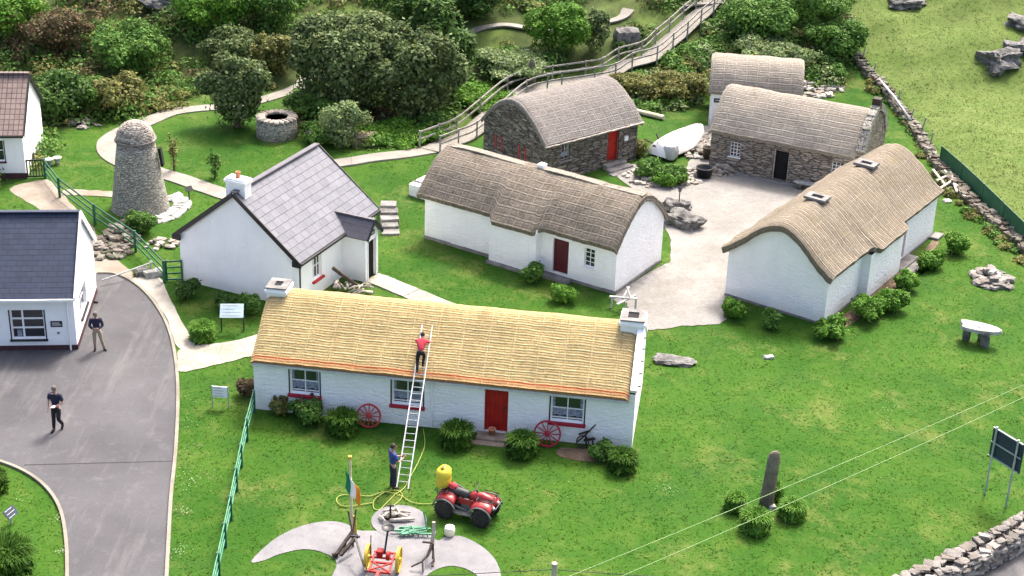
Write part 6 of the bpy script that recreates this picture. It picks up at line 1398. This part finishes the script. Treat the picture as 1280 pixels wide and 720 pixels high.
# driftwood and leaning timber at the slate cottage
p = SLATE.e.matrix_basis @ Vector((2.5, -.9, 0)); rr = random.Random(12); m = MB()
for i in range(16):
    a = rr.uniform(0, 3.14); x, y = rr.uniform(-.8, .9), rr.uniform(-.4, .4); L_ = rr.uniform(.5, 1.0); dx, dy = math.cos(a) * L_ / 2, math.sin(a) * L_ / 2; z = rr.uniform(.05, .4)
    m.tube([(x - dx, y - dy, z), (x, y, z + rr.uniform(0, .15)), (x + dx, y + dy, z)], rr.uniform(.03, .06), 6)
o = m.build('driftwood_pile', 'driftwood', None, True); o.location = (p.x, p.y, 0); tag(o, 'tangled pile of driftwood beside the porch of the slate cottage', 'driftwood')
a = SLATE.e.matrix_basis @ Vector((2.1, -.45, 1.15)); c = SLATE.e.matrix_basis @ Vector((2.7, -1.3, .25)); m = MB(); m.bar(Vector((0, 0, 0)), c - a, .12, .14); o = m.build('timber_beam', 'dark_wood'); o.location = a; tag(o, 'dark weathered beam leaning on the slate cottage wall below its window', 'beam')
# whitewashed chair-like oddment by the yard corner
p = PZ(779, 388); m = MB()
for a, c, w_ in [((-.6, .3, .5), (.55, -.1, .62), .12), ((-.3, -.3, .42), (.5, .25, .62), .12), ((-.05, .1, .5), (.25, .8, .75), .08), ((-.5, .2, .5), (-.5, .2, 0), .08), ((.5, -.1, .6), (.5, -.1, 0), .08), ((.1, -.2, .5), (.1, -.2, 0), .08), ((.3, .0, .6), (.1, .4, .95), .07)]: m.bar(a, c, w_, .05)
o = m.build('garden_bench', 'weathered_white'); o.location = p; tag(o, 'white painted driftwood bench at the yard corner behind the right-hand chimney', 'bench')
# boat covered in a white sheet
p = PZ(846, 186, .0); t_ = thing('rowing_boat', 'upturned white rowing boat resting among stones in the yard', 'boat', p + Vector((.2, .2, .15)), rad(52)); L_ = 4.6; 
def hull(u, v):
    x = (u - .5) * L_; k = max(0.0, 1 - u ** 2.8) ** .75 * (.80 + .35 * math.sin(math.pi * min(1, u * 1.1)) ); a = (v - .5) * math.pi
    s_ = 2 * v - 1; rise_ = .32 * max(0, u - .45) ** 1.4 * 2.0
    return Vector((x, .80 * k * (math.sin(a) * .6 + s_ * .4), rise_ * .55 + (.78 + .15 * u) * max(.0, k) ** .35 * (1 - abs(s_) ** 1.7) + .02))
m = MB(); nu, nv = 26, 16; ids = [[m.add([hull(i / nu, j / nv)]) for j in range(nv + 1)] for i in range(nu + 1)]
for i in range(nu):
    for j in range(nv): m.face((ids[i][j], ids[i + 1][j], ids[i + 1][j + 1], ids[i][j + 1]))
m.face([ids[0][j] for j in range(nv + 1)][::-1]); m.face([ids[nu][j] for j in range(nv + 1)])
m.build('hull', 'white_boat', t_, True, recalc=True)
m = MB(); m.tube([hull(i / 12, .5) + Vector((0, 0, .02)) for i in range(13)], .035, 6); m.build('keel', 'weathered_white', t_)
for v in (0, 1): m = MB(); m.tube([hull(i / 12, v) + Vector((0, 0, .05)) for i in range(13)], .04, 6); m.build('gunwale', 'grey_wood', t_)
m = MB(); m.rock((-1.95, -.65, .32), (.7, .6, .8), rough=.1, sub=2, seed=3); o = m.build('fuel_tank', 'fascia_grey', None, True); o.location = t_.location; o.rotation_euler = t_.rotation_euler; o.name = 'stone_block'; tag(o, 'pale grey block with a yellowish base at the near end of the white boat', 'block')
m = MB(); 
for i in range(10): rr2 = random.Random(i); m.tube([(-1.9 + rr2.uniform(-.3, .5), -.3 + rr2.uniform(-.7, 1.0), .2 + rr2.uniform(0, .5)), (-2.0 + rr2.uniform(-.4, .6), .1 + rr2.uniform(-.8, 1.0), .3 + rr2.uniform(0, .6))], .05, 6)
o = m.build('fishing_gear', 'rusty_black'); o.location = t_.location; o.rotation_euler = t_.rotation_euler; tag(o, 'jumble of dark fishing gear at the near end of the white boat', 'fishing gear')
# tub, barrel
def tubm(label, px, py, r0, r1, h_, mat, cat='tub', name='tub'):
    p = G(px, py); t_ = thing(name, label, cat, p); m = MB(); m.lathe([(r0, 0), (r1, h_), (r1 + .03, h_), (r1 + .03, h_ + .04), (r1 - .04, h_ + .04), (r1 - .05, h_ * .5), (0, h_ * .5)], 22); m.build('tub_wall', mat, t_, True); return t_
tubm('black open cattle-feed tub standing in the yard before the brown stone cottage', 880, 221, .36, .44, .5, 'black_paint')
tubm('small dark wooden barrel against the left corner of the brown stone cottage', 884, 198, .24, .26, .6, 'dark_wood', 'barrel', 'barrel')
# dark bin by the tiled house, small stones
p = G(37, 205); m = MB(); m.box((0, 0, .3), (.5, .4, .6)); o = m.build('black_bin', 'black_paint'); bevel(o, .03); o.location = p; tag(o, 'small black bin beside the corner of the brown tiled house', 'bin')
for (a, b_), lab in (((62, 207), 'white painted stone urn nearest the black gate'), ((72, 205), 'white painted stone urn on the right of the pair beside the black gate')):
    p = G(a, b_); m = MB(); m.lathe([(.12, 0), (.1, .12), (.2, .3), (.24, .36), (.18, .36), (.1, .2)], 14); o = m.build('garden_urn', 'weathered_white', None, True); o.location = p; tag(o, lab, 'urn', 'urns beside the black gate')
p = PZ(119, 379); m = MB(); m.tube([(-.12, 0, .05), (.12, 0, .05)], .04, 8); o = m.build('lost_glove', 'black_paint', None, True); o.name = 'drain_cover'; o.location = (p.x, p.y, .02); tag(o, 'small dark object lying on the drive beside the navy roofed building', 'litter')
# ================================================================ VEGETATION
def leaf_mesh(name, pts, nrm, size, aspect=1.5, mat='leaf_mid', droop=0.0):
    """one small quad per point, folded towards its own normal"""
    n = len(pts); up = nrm / np.maximum(1e-6, np.linalg.norm(nrm, axis=1))[:, None]
    rnd = RNG.normal(size=(n, 3)); t = np.cross(up, rnd); t /= np.maximum(1e-6, np.linalg.norm(t, axis=1))[:, None]; b_ = np.cross(up, t)
    s_ = size * RNG.uniform(.6, 1.35, (n, 1)); a = t * s_ * aspect * .5; c = b_ * s_ * .5
    v = np.stack([pts - a, pts + c * .9 - up * s_ * .08, pts + a, pts - c * .9 - up * s_ * .08], 1).reshape(-1, 3)
    f = np.arange(n * 4).reshape(n, 4); me = bpy.data.meshes.new(name); mesh_np(me, v, f); me.materials.append(MATS[mat]); return me
def crown_pts(n, lobes, shell_=.75):
    """lobes: list of (center, radii). points near the lobe surfaces with outward normals"""
    L_ = np.array([np.prod(l[1]) ** (2 / 3) for l in lobes]); pk = RNG.choice(len(lobes), n, p=L_ / L_.sum())
    d = RNG.normal(size=(n, 3)); d[:, 2] += .25; d /= np.linalg.norm(d, axis=1)[:, None]; r = shell_ + (1.08 - shell_) * RNG.random(n) ** .8; r = np.where(RNG.random(n) < .12, RNG.random(n), r); r = np.where(RNG.random(n) < .14, r * RNG.uniform(1.05, 1.4, n), r)
    C = np.array([l[0] for l in lobes])[pk]; R_ = np.array([l[1] for l in lobes])[pk]; p = C + d * R_ * r[:, None]
    nn_ = d * .9 + np.array([0, 0, .45]) + RNG.normal(size=(n, 3)) * .55
    return p, nn_
def lobes_for(R_, H_, n, seed, flat=1.0, small=.42, base=.25):
    rr = random.Random(seed); out = []
    for i in range(n):
        a = rr.uniform(0, 6.283); el = rr.uniform(-.1, 1.0); k = rr.uniform(.40, 1.0)
        x, y = math.cos(a) * R_ * k * math.sqrt(max(0, 1 - el * el * .7)), math.sin(a) * R_ * k * math.sqrt(max(0, 1 - el * el * .7)); z = H_ * (base + (1 - base) * .5) + el * H_ * .34
        s_ = rr.uniform(.6, 1.15) * small; q1, q2 = rr.uniform(.75, 1.35), rr.uniform(.7, 1.3); out.append(((x, y, z), (R_ * s_ * q1, R_ * s_ / q1, H_ * s_ * .62 * q2)))
    out.append(((0, 0, H_ * .5), (R_ * .72, R_ * .72, H_ * .42))); return out
def trunk_mesh(R_, H_, seed, stems=1, r0=.16):
    rr = random.Random(seed); m = MB()
    for s_ in range(stems):
        x, y = rr.uniform(-.2, .2) * (stems > 1), rr.uniform(-.2, .2) * (stems > 1); top = Vector((rr.uniform(-.3, .3) * R_, rr.uniform(-.3, .3) * R_, H_ * .7))
        P_ = [Vector((x, y, -.2)), Vector((x * 1.2, y * 1.2, H_ * .3)), top]; m.tube(catmull(P_, 4), [r0 * (1 - .7 * i / 8) for i in range(9)], 8)
        for k in range(5):
            a = rr.uniform(0, 6.28); q = P_[1].lerp(top, rr.uniform(0, .8)); e = q + Vector((math.cos(a) * R_ * .6, math.sin(a) * R_ * .6, H_ * .22)); m.tube([q, q.lerp(e, .5) + Vector((0, 0, .1)), e], [r0 * .45, r0 * .3, r0 * .12], 6)
    return m
def tree(name, label, cat, px, py, R_, H_, mat, n, size, seed, lobes=10, small=.42, base=.25, trunk=True, group=None, z=None, stems=1, aspect=1.5, shell_=.75):
    p = G(px, py) if z is None else PZ(px, py, z); t_ = thing(name, label, cat, p, 0, group)
    pts, nn_ = crown_pts(n, lobes_for(R_, H_, lobes, seed, small=small, base=base), shell_); keep = pts[:, 2] > .02; me = leaf_mesh('crown', pts[keep], nn_[keep], size, aspect, mat)
    link(bpy.data.objects.new('crown' if trunk else 'foliage', me), t_)
    if trunk: trunk_mesh(R_, H_, seed, stems, .05 * H_).build('trunk', 'bark', t_, True)
    return t_
# trees
tree('broad_tree', 'large grey-green broadleaf tree with a wide lumpy crown in the middle of the hillside', 'tree', 432, 140, 3.5, 5.0, 'leaf_greygreen', 30000, .17, 1, 34, .27)
tree('broad_tree', 'darker grey-green tree joined to the right of the largest tree', 'tree', 520, 150, 2.7, 4.6, 'leaf_greygreen', 20000, .17, 2, 26, .28)
tree('evergreen_tree', 'dark green feathery evergreen rising behind the dark grey-green tree', 'tree', 550, 130, 1.8, 5.2, 'leaf_dark', 15000, .17, 3, 24, .28, aspect=2.4)
tree('round_tree', 'round grey-green tree with a bare trunk between the path bend and the stone well', 'tree', 297, 158, 1.75, 3.7, 'leaf_greygreen', 16000, .15, 4, 22, .29)
tree('small_tree', 'small pale-leaved tree with a thin trunk right of the stone well', 'tree', 428, 184, 1.15, 1.9, 'leaf_pale', 3600, .12, 5, 10, .38, base=.4)
tree('sapling', 'thin sapling on the grass to the right of the round tower', 'sapling', 218, 213, .30, 1.6, 'leaf_olive', 240, .11, 6, 5, .5)
tree('sapling', 'thin leafy sapling on the grass above the slate cottage chimney', 'sapling', 269, 222, .32, 1.3, 'leaf_mid', 300, .11, 7, 5, .5)
# bushes one can tell apart
B_ = [
 ('round_bush', 'round bright green bush beside the top of the upper footpath', 700, 66, 1.7, 2.9, 'leaf_bright', 6500, .17),
 ('narrow_bush', 'narrow dark blue-green bush right of the round bright bush', 742, 66, .95, 2.3, 'leaf_greygreen', 2600, .16),
 ('dark_bush', 'dense dark bush at the top edge above the upper footpath bend', 592, 22, 1.7, 2.2, 'leaf_dark', 5500, .2),
 ('pale_bush', 'wide low pale-leaved bush below the upper footpath', 638, 88, 2.5, 1.1, 'leaf_pale', 6500, .2),
 ('laurel_bush', 'dark glossy laurel thicket between the stone well and the big tree', 402, 150, 1.9, 1.5, 'leaf_mid', 5500, .17),
 ('laurel_bush', 'low green bush right of the small pale tree', 402, 178, 1.3, .9, 'leaf_mid', 2400, .16),
 ('round_bush', 'small round olive bush on the grass edge right of the dead bracken', 541, 162, .75, 1.0, 'leaf_mid', 1600, .13),
 ('grassy_bush', 'bright leafy patch of ferns below the big trees', 500, 176, 2.2, .7, 'leaf_bright', 4200, .17),
 ('grassy_bush', 'bright ferns on the slope between the pale bush and the lantern', 600, 128, 1.9, .7, 'leaf_bright', 3600, .17),
 ('hillside_bush', 'mid green rounded bush at the centre of the left hillside', 165, 92, 2.3, 2.6, 'leaf_mid', 5200, .2),
 ('hillside_bush', 'light green bush at the top of the left hillside beside the pale outcrop', 272, 36, 2.3, 2.4, 'leaf_bright', 4800, .2),
 ('hillside_bush', 'grey green bush above the round grey-green tree', 300, 82, 1.9, 2.0, 'leaf_greygreen', 3800, .2),
 ('hillside_bush', 'olive brown rounded bush right of the footbridge bend', 345, 92, 1.4, 2.2, 'leaf_olive', 3200, .18),
 ('hillside_bush', 'green bush over the left bank of the curving footpath', 150, 140, 1.8, 1.9, 'leaf_olive', 3600, .19),
 ('hillside_bush', 'leafy green bush in front of the upper left thicket', 112, 140, 1.5, 1.8, 'leaf_mid', 3200, .19),
 ('hillside_bush', 'dark bush behind the roof of the brown tiled house', 72, 150, 1.9, 2.4, 'leaf_dark', 4200, .2),
 ('bare_bush', 'bare brown leafless bush at the upper left corner', 70, 62, 2.0, 2.2, 'leaf_brown', 3600, .17),
 ('hillside_bush', 'yellowish green bush at the top left corner', 12, 45, 2.2, 2.6, 'leaf_bright', 3400, .2),
 ('hillside_bush', 'tall green bush at the top edge, left of the largest tree', 340, 30, 1.9, 2.6, 'leaf_mid', 4000, .19),
 ('hillside_bush', 'dark bush at the top edge behind the largest tree', 520, 26, 2.4, 2.5, 'leaf_dark', 4600, .2),
 ('bank_bush', 'bushy growth on the bank right of the walkway top', 945, 48, 2.6, 2.2, 'leaf_mid', 5600, .2),
 ('bank_bush', 'pale grey-leaved bush on the bank above the white thatched shed', 962, 78, 2.2, 1.4, 'leaf_pale', 4200, .19),
 ('bank_bush', 'olive bush at the foot of the bank beside the walkway', 850, 122, 1.8, 1.3, 'leaf_olive', 3800, .17),
 ('bank_bush', 'dark green bush at the upper end of the field wall', 1046, 70, 1.9, 1.9, 'leaf_mid', 4600, .18),
 ('bank_bush', 'green bush at the top edge beside the pale field', 1010, 22, 2.7, 2.2, 'leaf_mid', 5200, .2),
 ('laurel_bush', 'small dark laurel among the pinkish rubble', 1028, 86, .75, .9, 'leaf_dark', 1300, .16),
 ('laurel_bush', 'small green bush at the lower edge of the pinkish rubble', 1046, 100, .65, .8, 'leaf_mid', 1000, .15),
 ('bank_bush', 'dark ivy growth on the bank directly behind the grey thatch', 800, 118, 1.7, 1.1, 'leaf_olive', 3200, .17),
 ('tower_bush', 'rounded green bush at the foot of the round tower', 178, 290, .72, .95, 'leaf_mid', 2200, .12),
]
for i, (nm, lab, px, py, R_, H_, mt_, n, sz) in enumerate(B_):
    tree(nm, lab, 'bush', px, py, R_, H_, mt_, int(n * 1.7), sz * .74, 40 + i, 15, .34, .15, trunk=False, shell_=.7)
# clipped / garden shrubs
SH = [
 ('garden_shrub', 'small dark shrub at the left corner of the slate cottage gable', 232, 372, .42, .72, 'leaf_dark'),
 ('garden_shrub', 'dark shrub left of the information board top against the slate cottage gable', 281, 388, .42, .62, 'leaf_dark'),
 ('garden_shrub', 'broad-leaved shrub between the slate cottage gable and the golden thatch chimney', 314, 392, .46, .75, 'leaf_mid'),
 ('garden_shrub', 'small bright shrub at the foot of the middle cottage wall, below its outshot', 666, 352, .42, .75, 'leaf_mid'),
 ('garden_shrub', 'rounded dark green shrub on the lawn in front of the middle cottage window', 702, 376, .52, .62, 'leaf_bright'),
 ('garden_shrub', 'rounded shrub at the left corner of the right cottage gable', 919, 396, .50, .75, 'leaf_bright'),
 ('garden_shrub', 'loose small shrub in the middle of the right cottage gable foot', 964, 411, .40, .72, 'leaf_mid'),
 ('garden_shrub', 'rounded shrub at the near corner of the right cottage', 1042, 422, .62, .75, 'leaf_bright'),
 ('garden_shrub', 'large rounded shrub beside the right cottage, second from its near corner', 1086, 398, .68, .85, 'leaf_bright'),
 ('garden_shrub', 'bright rounded shrub touching the right side of the large one', 1114, 388, .60, .78, 'leaf_bright'),
 ('garden_shrub', 'rounded shrub just below the grey door steps of the right cottage', 1129, 362, .54, .68, 'leaf_bright'),
 ('garden_shrub', 'rounded shrub just above the grey door steps of the right cottage', 1165, 336, .56, .74, 'leaf_bright'),
 ('garden_shrub', 'rounded shrub furthest up the lawn beside the far end of the right cottage', 1194, 316, .60, .82, 'leaf_bright'),
 ('garden_shrub', 'green leafy plant on the left side of the stone-edged flower bed', 812, 222, .70, .75, 'leaf_mid'),
 ('garden_shrub', 'dark green leafy plant on the right side of the stone-edged flower bed', 842, 226, .70, .70, 'leaf_mid'),
 ('garden_shrub', 'yellow-green small plant in front in the stone-edged flower bed', 830, 232, .42, .55, 'leaf_bright'),
 ('garden_shrub', 'dark bush between the red-doored stone cottage and the flower bed', 798, 195, .55, .8, 'leaf_olive'),
 ('hydrangea', 'hydrangea with dark flower heads nearest the left corner of the golden cottage', 350, 517, .38, .60, 'leaf_olive'),
 ('hydrangea', 'larger hydrangea with dark flower heads right of the first window sill', 386, 526, .52, .78, 'leaf_mid'),
 ('low_plant', 'low dark leafy plants against the wall right of the old hand plough', 752, 574, .42, .55, 'leaf_mid'),
 ('low_plant', 'dark brownish plant beside the green fence at the left cottage corner', 308, 494, .30, .65, 'leaf_brown'),
]
for i, (nm, lab, px, py, R_, H_, mt_) in enumerate(SH):
    t_ = tree(nm, lab, 'shrub', px, py, R_, H_, mt_, 2300, .105, 90 + i, 7, .5, .15, trunk=False, z=None if py < 240 else 0.0, shell_=.8)
    if nm == 'hydrangea':
        for k in range(5):
            a = k * 1.3; m = MB(); m.lathe([(0, -.07), (.07, -.03), (.08, .02), (.05, .07), (0, .08)], 8, (R_ * .6 * math.cos(a), R_ * .6 * math.sin(a) + .1, H_ * (1.0 + .12 * (k % 2)))); m.build('flower_head', 'interior_dark' if False else 'leaf_brown', t_, True)
# strap-leaved clumps
def blades(name, label, px, py, R_, H_, n, mat='leaf_mid', w_=.035, group=None, z=0.0):
    p = PZ(px, py, 0); t_ = thing(name, label, 'plant clump', p, 0, group); a = RNG.uniform(0, 2 * np.pi, n); lean = RNG.random(n) ** .6; b0 = RNG.random(n) ** .6 * R_ * .62
    L_ = RNG.uniform(.75, 1.15, n); dirx, diry = np.cos(a), np.sin(a); px_, py_ = -diry, dirx; V = []
    segs = 4
    for k in range(segs + 1):
        u = k / segs; r = b0 + lean * R_ * .62 * (u ** 1.2) * L_; zz = H_ * L_ * (np.sin(u * (1.2 + .9 * lean)) / 1.0) * (1.1 - .12 * lean); wd = w_ * (1 - u * .85) * .5 * (1 + .3 * np.sin(a * 5))
        V.append(np.stack([dirx * r + px_ * wd, diry * r + py_ * wd, zz], 1)); V.append(np.stack([dirx * r - px_ * wd, diry * r - py_ * wd, zz], 1))
    V = np.stack(V, 1); v = V.reshape(-1, 3); k = 2 * (segs + 1); base = np.arange(n)[:, None] * k; f = np.concatenate([base + np.array([2 * s_, 2 * s_ + 1, 2 * s_ + 3, 2 * s_ + 2]) for s_ in range(segs)], 0)
    me = bpy.data.meshes.new('foliage'); mesh_np(me, v, f); me.materials.append(MATS[mat]); link(bpy.data.objects.new('foliage', me), t_)
    pts, nn_ = crown_pts(1500, [((0, 0, H_ * .30), (R_ * .80, R_ * .80, H_ * .55))], .8); kp = pts[:, 2] > 0; link(bpy.data.objects.new('inner_leaves', leaf_mesh('inner_leaves', pts[kp], nn_[kp], .10, 3.2, mat)), t_); return t_
for lab, px, py, R_, H_, mt_ in [
  ('dense strap-leaved clump against the golden cottage left of the faded red cartwheel', 428, 540, .60, .70, 'leaf_mid'),
  ('dense strap-leaved clump against the golden cottage right of the ladder', 571, 555, .60, .68, 'leaf_mid'),
  ('dense strap-leaved clump right of the red door, left of the dark red cartwheel', 652, 568, .58, .70, 'leaf_mid'),
  ('dense strap-leaved clump at the right front corner of the golden cottage', 778, 586, .54, .60, 'leaf_mid'),
  ('tufted plant clump on the left of the standing stone', 919, 636, .36, .50, 'leaf_bright'),
  ('largest tufted plant clump in front of the standing stone', 944, 662, .52, .60, 'leaf_bright'),
  ('tufted plant clump on the right of the standing stone', 990, 646, .46, .50, 'leaf_bright'),
  ('tufted plant clump partly hidden behind the standing stone', 967, 622, .30, .5, 'leaf_bright'),
  ('tufted bright clump on the lawn in front of the small information board', 253, 424, .52, .62, 'leaf_bright'),
  ('strap-leaved clump at the bottom left corner', 8, 718, .95, .95, 'leaf_mid'),
  ('strap-leaved clump at the left edge of the corner lawn', -8, 612, .5, .6, 'leaf_mid')]:
    blades('tufted_plant', lab, px, py, R_, H_, 2000, 'leaf_strap' if mt_ == 'leaf_mid' else mt_, .06)
# undergrowth on the hillside: one mass
def undergrowth(label, polys, nblob, leaves, mat, seed, rmin=.5, rmax=1.5, size=.2, name='undergrowth', dens=None, excl=[]):
    rng = np.random.default_rng(seed); P_ = np.array([[v.x, v.y] for v in polys]); lo, hi = P_.min(0), P_.max(0); lo = np.maximum(lo, [-48, 30]); hi = np.minimum(hi, [48, 128]); lob = []; tries = 0
    while len(lob) < nblob and tries < nblob * 40:
        tries += 1; x, y = rng.uniform(lo[0], hi[0]), rng.uniform(lo[1], hi[1])
        if not inside(np.array([x]), np.array([y]), polys)[0]: continue
        if any(min((x - q.x) ** 2 + (y - q.y) ** 2 for q in ex_) < d_ ** 2 for ex_, d_ in excl): continue
        if dens is not None and dens(x, y) < rng.random(): continue
        r = rng.uniform(rmin, rmax); lob.append(((x, y, float(hz(x, y)) + r * .15), (r, r, r * rng.uniform(.5, .9))))
    pts, nn_ = crown_pts(leaves, lob, .8); g = hz(pts[:, 0], pts[:, 1]); keep = pts[:, 2] > g
    me = leaf_mesh(name, pts[keep], nn_[keep], size, 1.6, mat); return tag(link(bpy.data.objects.new(name, me)), label, 'undergrowth', kind='stuff')
pathx = [(catmull(P1[:9], 4), 1.0), (catmull(P3, 4), 1.5), (catmull(near, 4), .6), (catmull(far, 4), .6)]
d1 = lambda x, y: 1.0 if mnoise.noise(Vector((x * .14, y * .14, 3))) > -.25 else .4
d2 = lambda x, y: 1.0 if mnoise.noise(Vector((x * .14, y * .14, 9))) > -.08 else .2
pathx_b = pathx + [([Vector((v.x, v.y, 0)) for v in wpoly([(490, 158), (480, 150), (600, 130), (720, 60), (660, 130)])], 1.5)]
undergrowth('dense mixed green scrub covering the hillside at the upper left', SCRUB_A, 760, 95000, 'leaf_mid', 1, .35, 1.0, .15, dens=d1, excl=pathx_b)
undergrowth('dark green scrub between the hillside bushes', SCRUB_A, 220, 28000, 'leaf_dark', 2, .4, 1.1, .17, dens=d2, excl=pathx_b)
undergrowth('olive and yellowish scrub on the hillside', SCRUB_A, 420, 44000, 'leaf_olive', 3, .3, .9, .15, dens=d2, excl=pathx_b)
undergrowth('bright green ferns on the hillside', SCRUB_A, 240, 20000, 'leaf_mid', 14, .3, .8, .15, dens=d1, excl=pathx_b)
undergrowth('brown dead bramble and bracken on the hillside', SCRUB_A, 80, 9000, 'leaf_brown', 4, .4, 1.1, .15, dens=d2, excl=pathx_b)
undergrowth('bare brown twiggy scrub in the upper left corner', wpoly([(-30, 130), (20, 60), (60, 0), (150, -20), (200, 30), (150, 60), (110, 100), (60, 120), (20, 160)]), 60, 9000, 'leaf_brown', 31, .35, 1.0, .13)
undergrowth('dry bracken on the slope above the curving footpath', wpoly([(120, 120), (200, 90), (300, 60), (340, 110), (260, 128), (200, 138), (150, 150)]), 50, 6500, 'leaf_olive', 32, .3, .7, .14)
undergrowth('mixed brambles covering the bank right of the walkway', SCRUB_B, 170, 34000, 'leaf_mid', 5, .3, .9, .15, excl=pathx)
undergrowth('pale grey-green brambles on the bank right of the walkway', SCRUB_B, 90, 16000, 'leaf_pale', 6, .3, .8, .15, excl=pathx)
undergrowth('dry olive grasses on the bank right of the walkway', SCRUB_B, 110, 16000, 'leaf_olive', 7, .3, .8, .15, excl=pathx)
WL = [G(a, b_) for a, b_ in [(1060, 60), (1094, 96), (1140, 148), (1172, 200), (1212, 246), (1290, 316), (1280, 336), (1204, 266), (1160, 214), (1128, 160), (1086, 112), (1050, 72)]]
undergrowth('weeds and long grass growing over the tumbled field wall', WL, 60, 5200, 'leaf_olive', 21, .12, .32, .13)
undergrowth('bright weeds at the foot of the tumbled field wall', WL, 50, 4200, 'leaf_mid', 22, .12, .32, .13)
BR = wpoly([(462, 138), (490, 138), (500, 152), (486, 160), (468, 156)])
undergrowth('patch of dead orange-brown bracken below the big trees', BR, 8, 900, 'leaf_brown', 8, .25, .5, .15)
# grass
def grass_cover():
    n = 300000; x = RNG.uniform(-34, 34, n); y = RNG.uniform(38, 112, n)
    dpt = y * math.cos(PITCH); keep = (np.abs(x) < (y * .36 + 4)) & (RNG.random(n) < np.clip(70 / y, .3, 1) ** 2 * 1.1)
    x, y = x[keep], y[keep]; bad = np.zeros(len(x), bool)
    for pl in (ASPH_W, YARD_W, CRAZY_W, SLABS_W, TRACK_W, ANCH_W, DISC_W, ROAD_W, SCRUB_A, *BEDS): bad |= inside(x, y, pl)
    for bb in (FRONT, MID, RIGHT, DC, EC, SLATE, LEFTB, TLH):
        M = bb.e.matrix_basis.inverted(); lx = M[0][0] * x + M[0][1] * y + M[0][3]; ly = M[1][0] * x + M[1][1] * y + M[1][3]; bad |= (lx > -.05) & (lx < bb.L + .05) & (ly > -.1) & (ly < bb.W + .05)
    for line, r in ((catmull(P1, 4), .62), (catmull(P2, 3), .45), (catmull(P5, 3), .6), (catmull(P3, 3), .5)):
        for q in line: bad |= (x - q.x) ** 2 + (y - q.y) ** 2 < r * r
    x, y = x[~bad], y[~bad]; n = len(x); z = hz(x, y); fe = (x > poly_x(y, FIELD_EDGE))
    out = []
    for nm, sel, mat, lab, hh in (('lawn_grass', ~fe, 'blade_green', 'short bright green grass of the lawns', .028), ('field_grass', fe, 'blade_field', 'rough yellow-green pasture grass of the field', .06)):
        xx, yy, zz = x[sel], y[sel], z[sel]; k = len(xx); a = RNG.uniform(0, 6.283, k); h_ = hh * RNG.uniform(.4, 1.3, k) * (1 + .8 * (fnoise(xx, yy, 1.1) > .55)); w_ = RNG.uniform(.015, .04, k); le = RNG.normal(size=(k, 2)) * .11
        v = np.stack([np.stack([xx - np.cos(a) * w_, yy - np.sin(a) * w_, zz - .01], 1), np.stack([xx + np.cos(a) * w_, yy + np.sin(a) * w_, zz - .01], 1), np.stack([xx + le[:, 0], yy + le[:, 1], zz + h_], 1)], 1).reshape(-1, 3)
        me = bpy.data.meshes.new(nm); mesh_np(me, v, np.arange(k * 3).reshape(k, 3)); me.materials.append(MATS[mat]); tag(link(bpy.data.objects.new(nm, me)), lab, 'grass', kind='stuff')
grass_cover()
def flecks():
    spots = [(PZ(238, y), .6, 22) for y in (500, 530, 560)] + [(PZ(236, 600), .8, 70), (PZ(228, 640), .35, 40), (PZ(226, 690), .35, 45), (PZ(700, 610), 1.2, 18), (PZ(835, 612), .5, 40), (PZ(1115, 512), 1.2, 50), (PZ(945, 440), .9, 40), (PZ(72, 650), .3, 30), (PZ(78, 690), .2, 26), (PZ(30, 625), .3, 14)] + [(PZ(RNG.uniform(330, 1250), RNG.uniform(430, 700)), 1.0, 8) for _ in range(12)]
    P_ = []
    for c, r, n in spots: q = RNG.normal(size=(n, 2)) * r * .5; P_.append(np.stack([c.x + q[:, 0], c.y + q[:, 1], np.full(n, .05)], 1))
    P_ = np.concatenate(P_); bad = inside(P_[:, 0], P_[:, 1], ASPH_W) | inside(P_[:, 0], P_[:, 1], ANCH_W); P_ = P_[~bad]
    for bb in (FRONT, MID, RIGHT):
        M = bb.e.matrix_basis.inverted(); lx = M[0][0] * P_[:, 0] + M[0][1] * P_[:, 1] + M[0][3]; ly = M[1][0] * P_[:, 0] + M[1][1] * P_[:, 1] + M[1][3]; P_ = P_[~((lx > -.3) & (lx < bb.L + .3) & (ly > -.3) & (ly < bb.W + .3))]
    me = leaf_mesh('clover_flowers', P_, np.tile([0, 0, 1.0], (len(P_), 1)), .032, 1.3, 'clover_white'); tag(link(bpy.data.objects.new('clover_flowers', me)), 'scattered white clover heads in the lawns', 'clover', kind='stuff')
flecks()
bpy.context.view_layer.update()
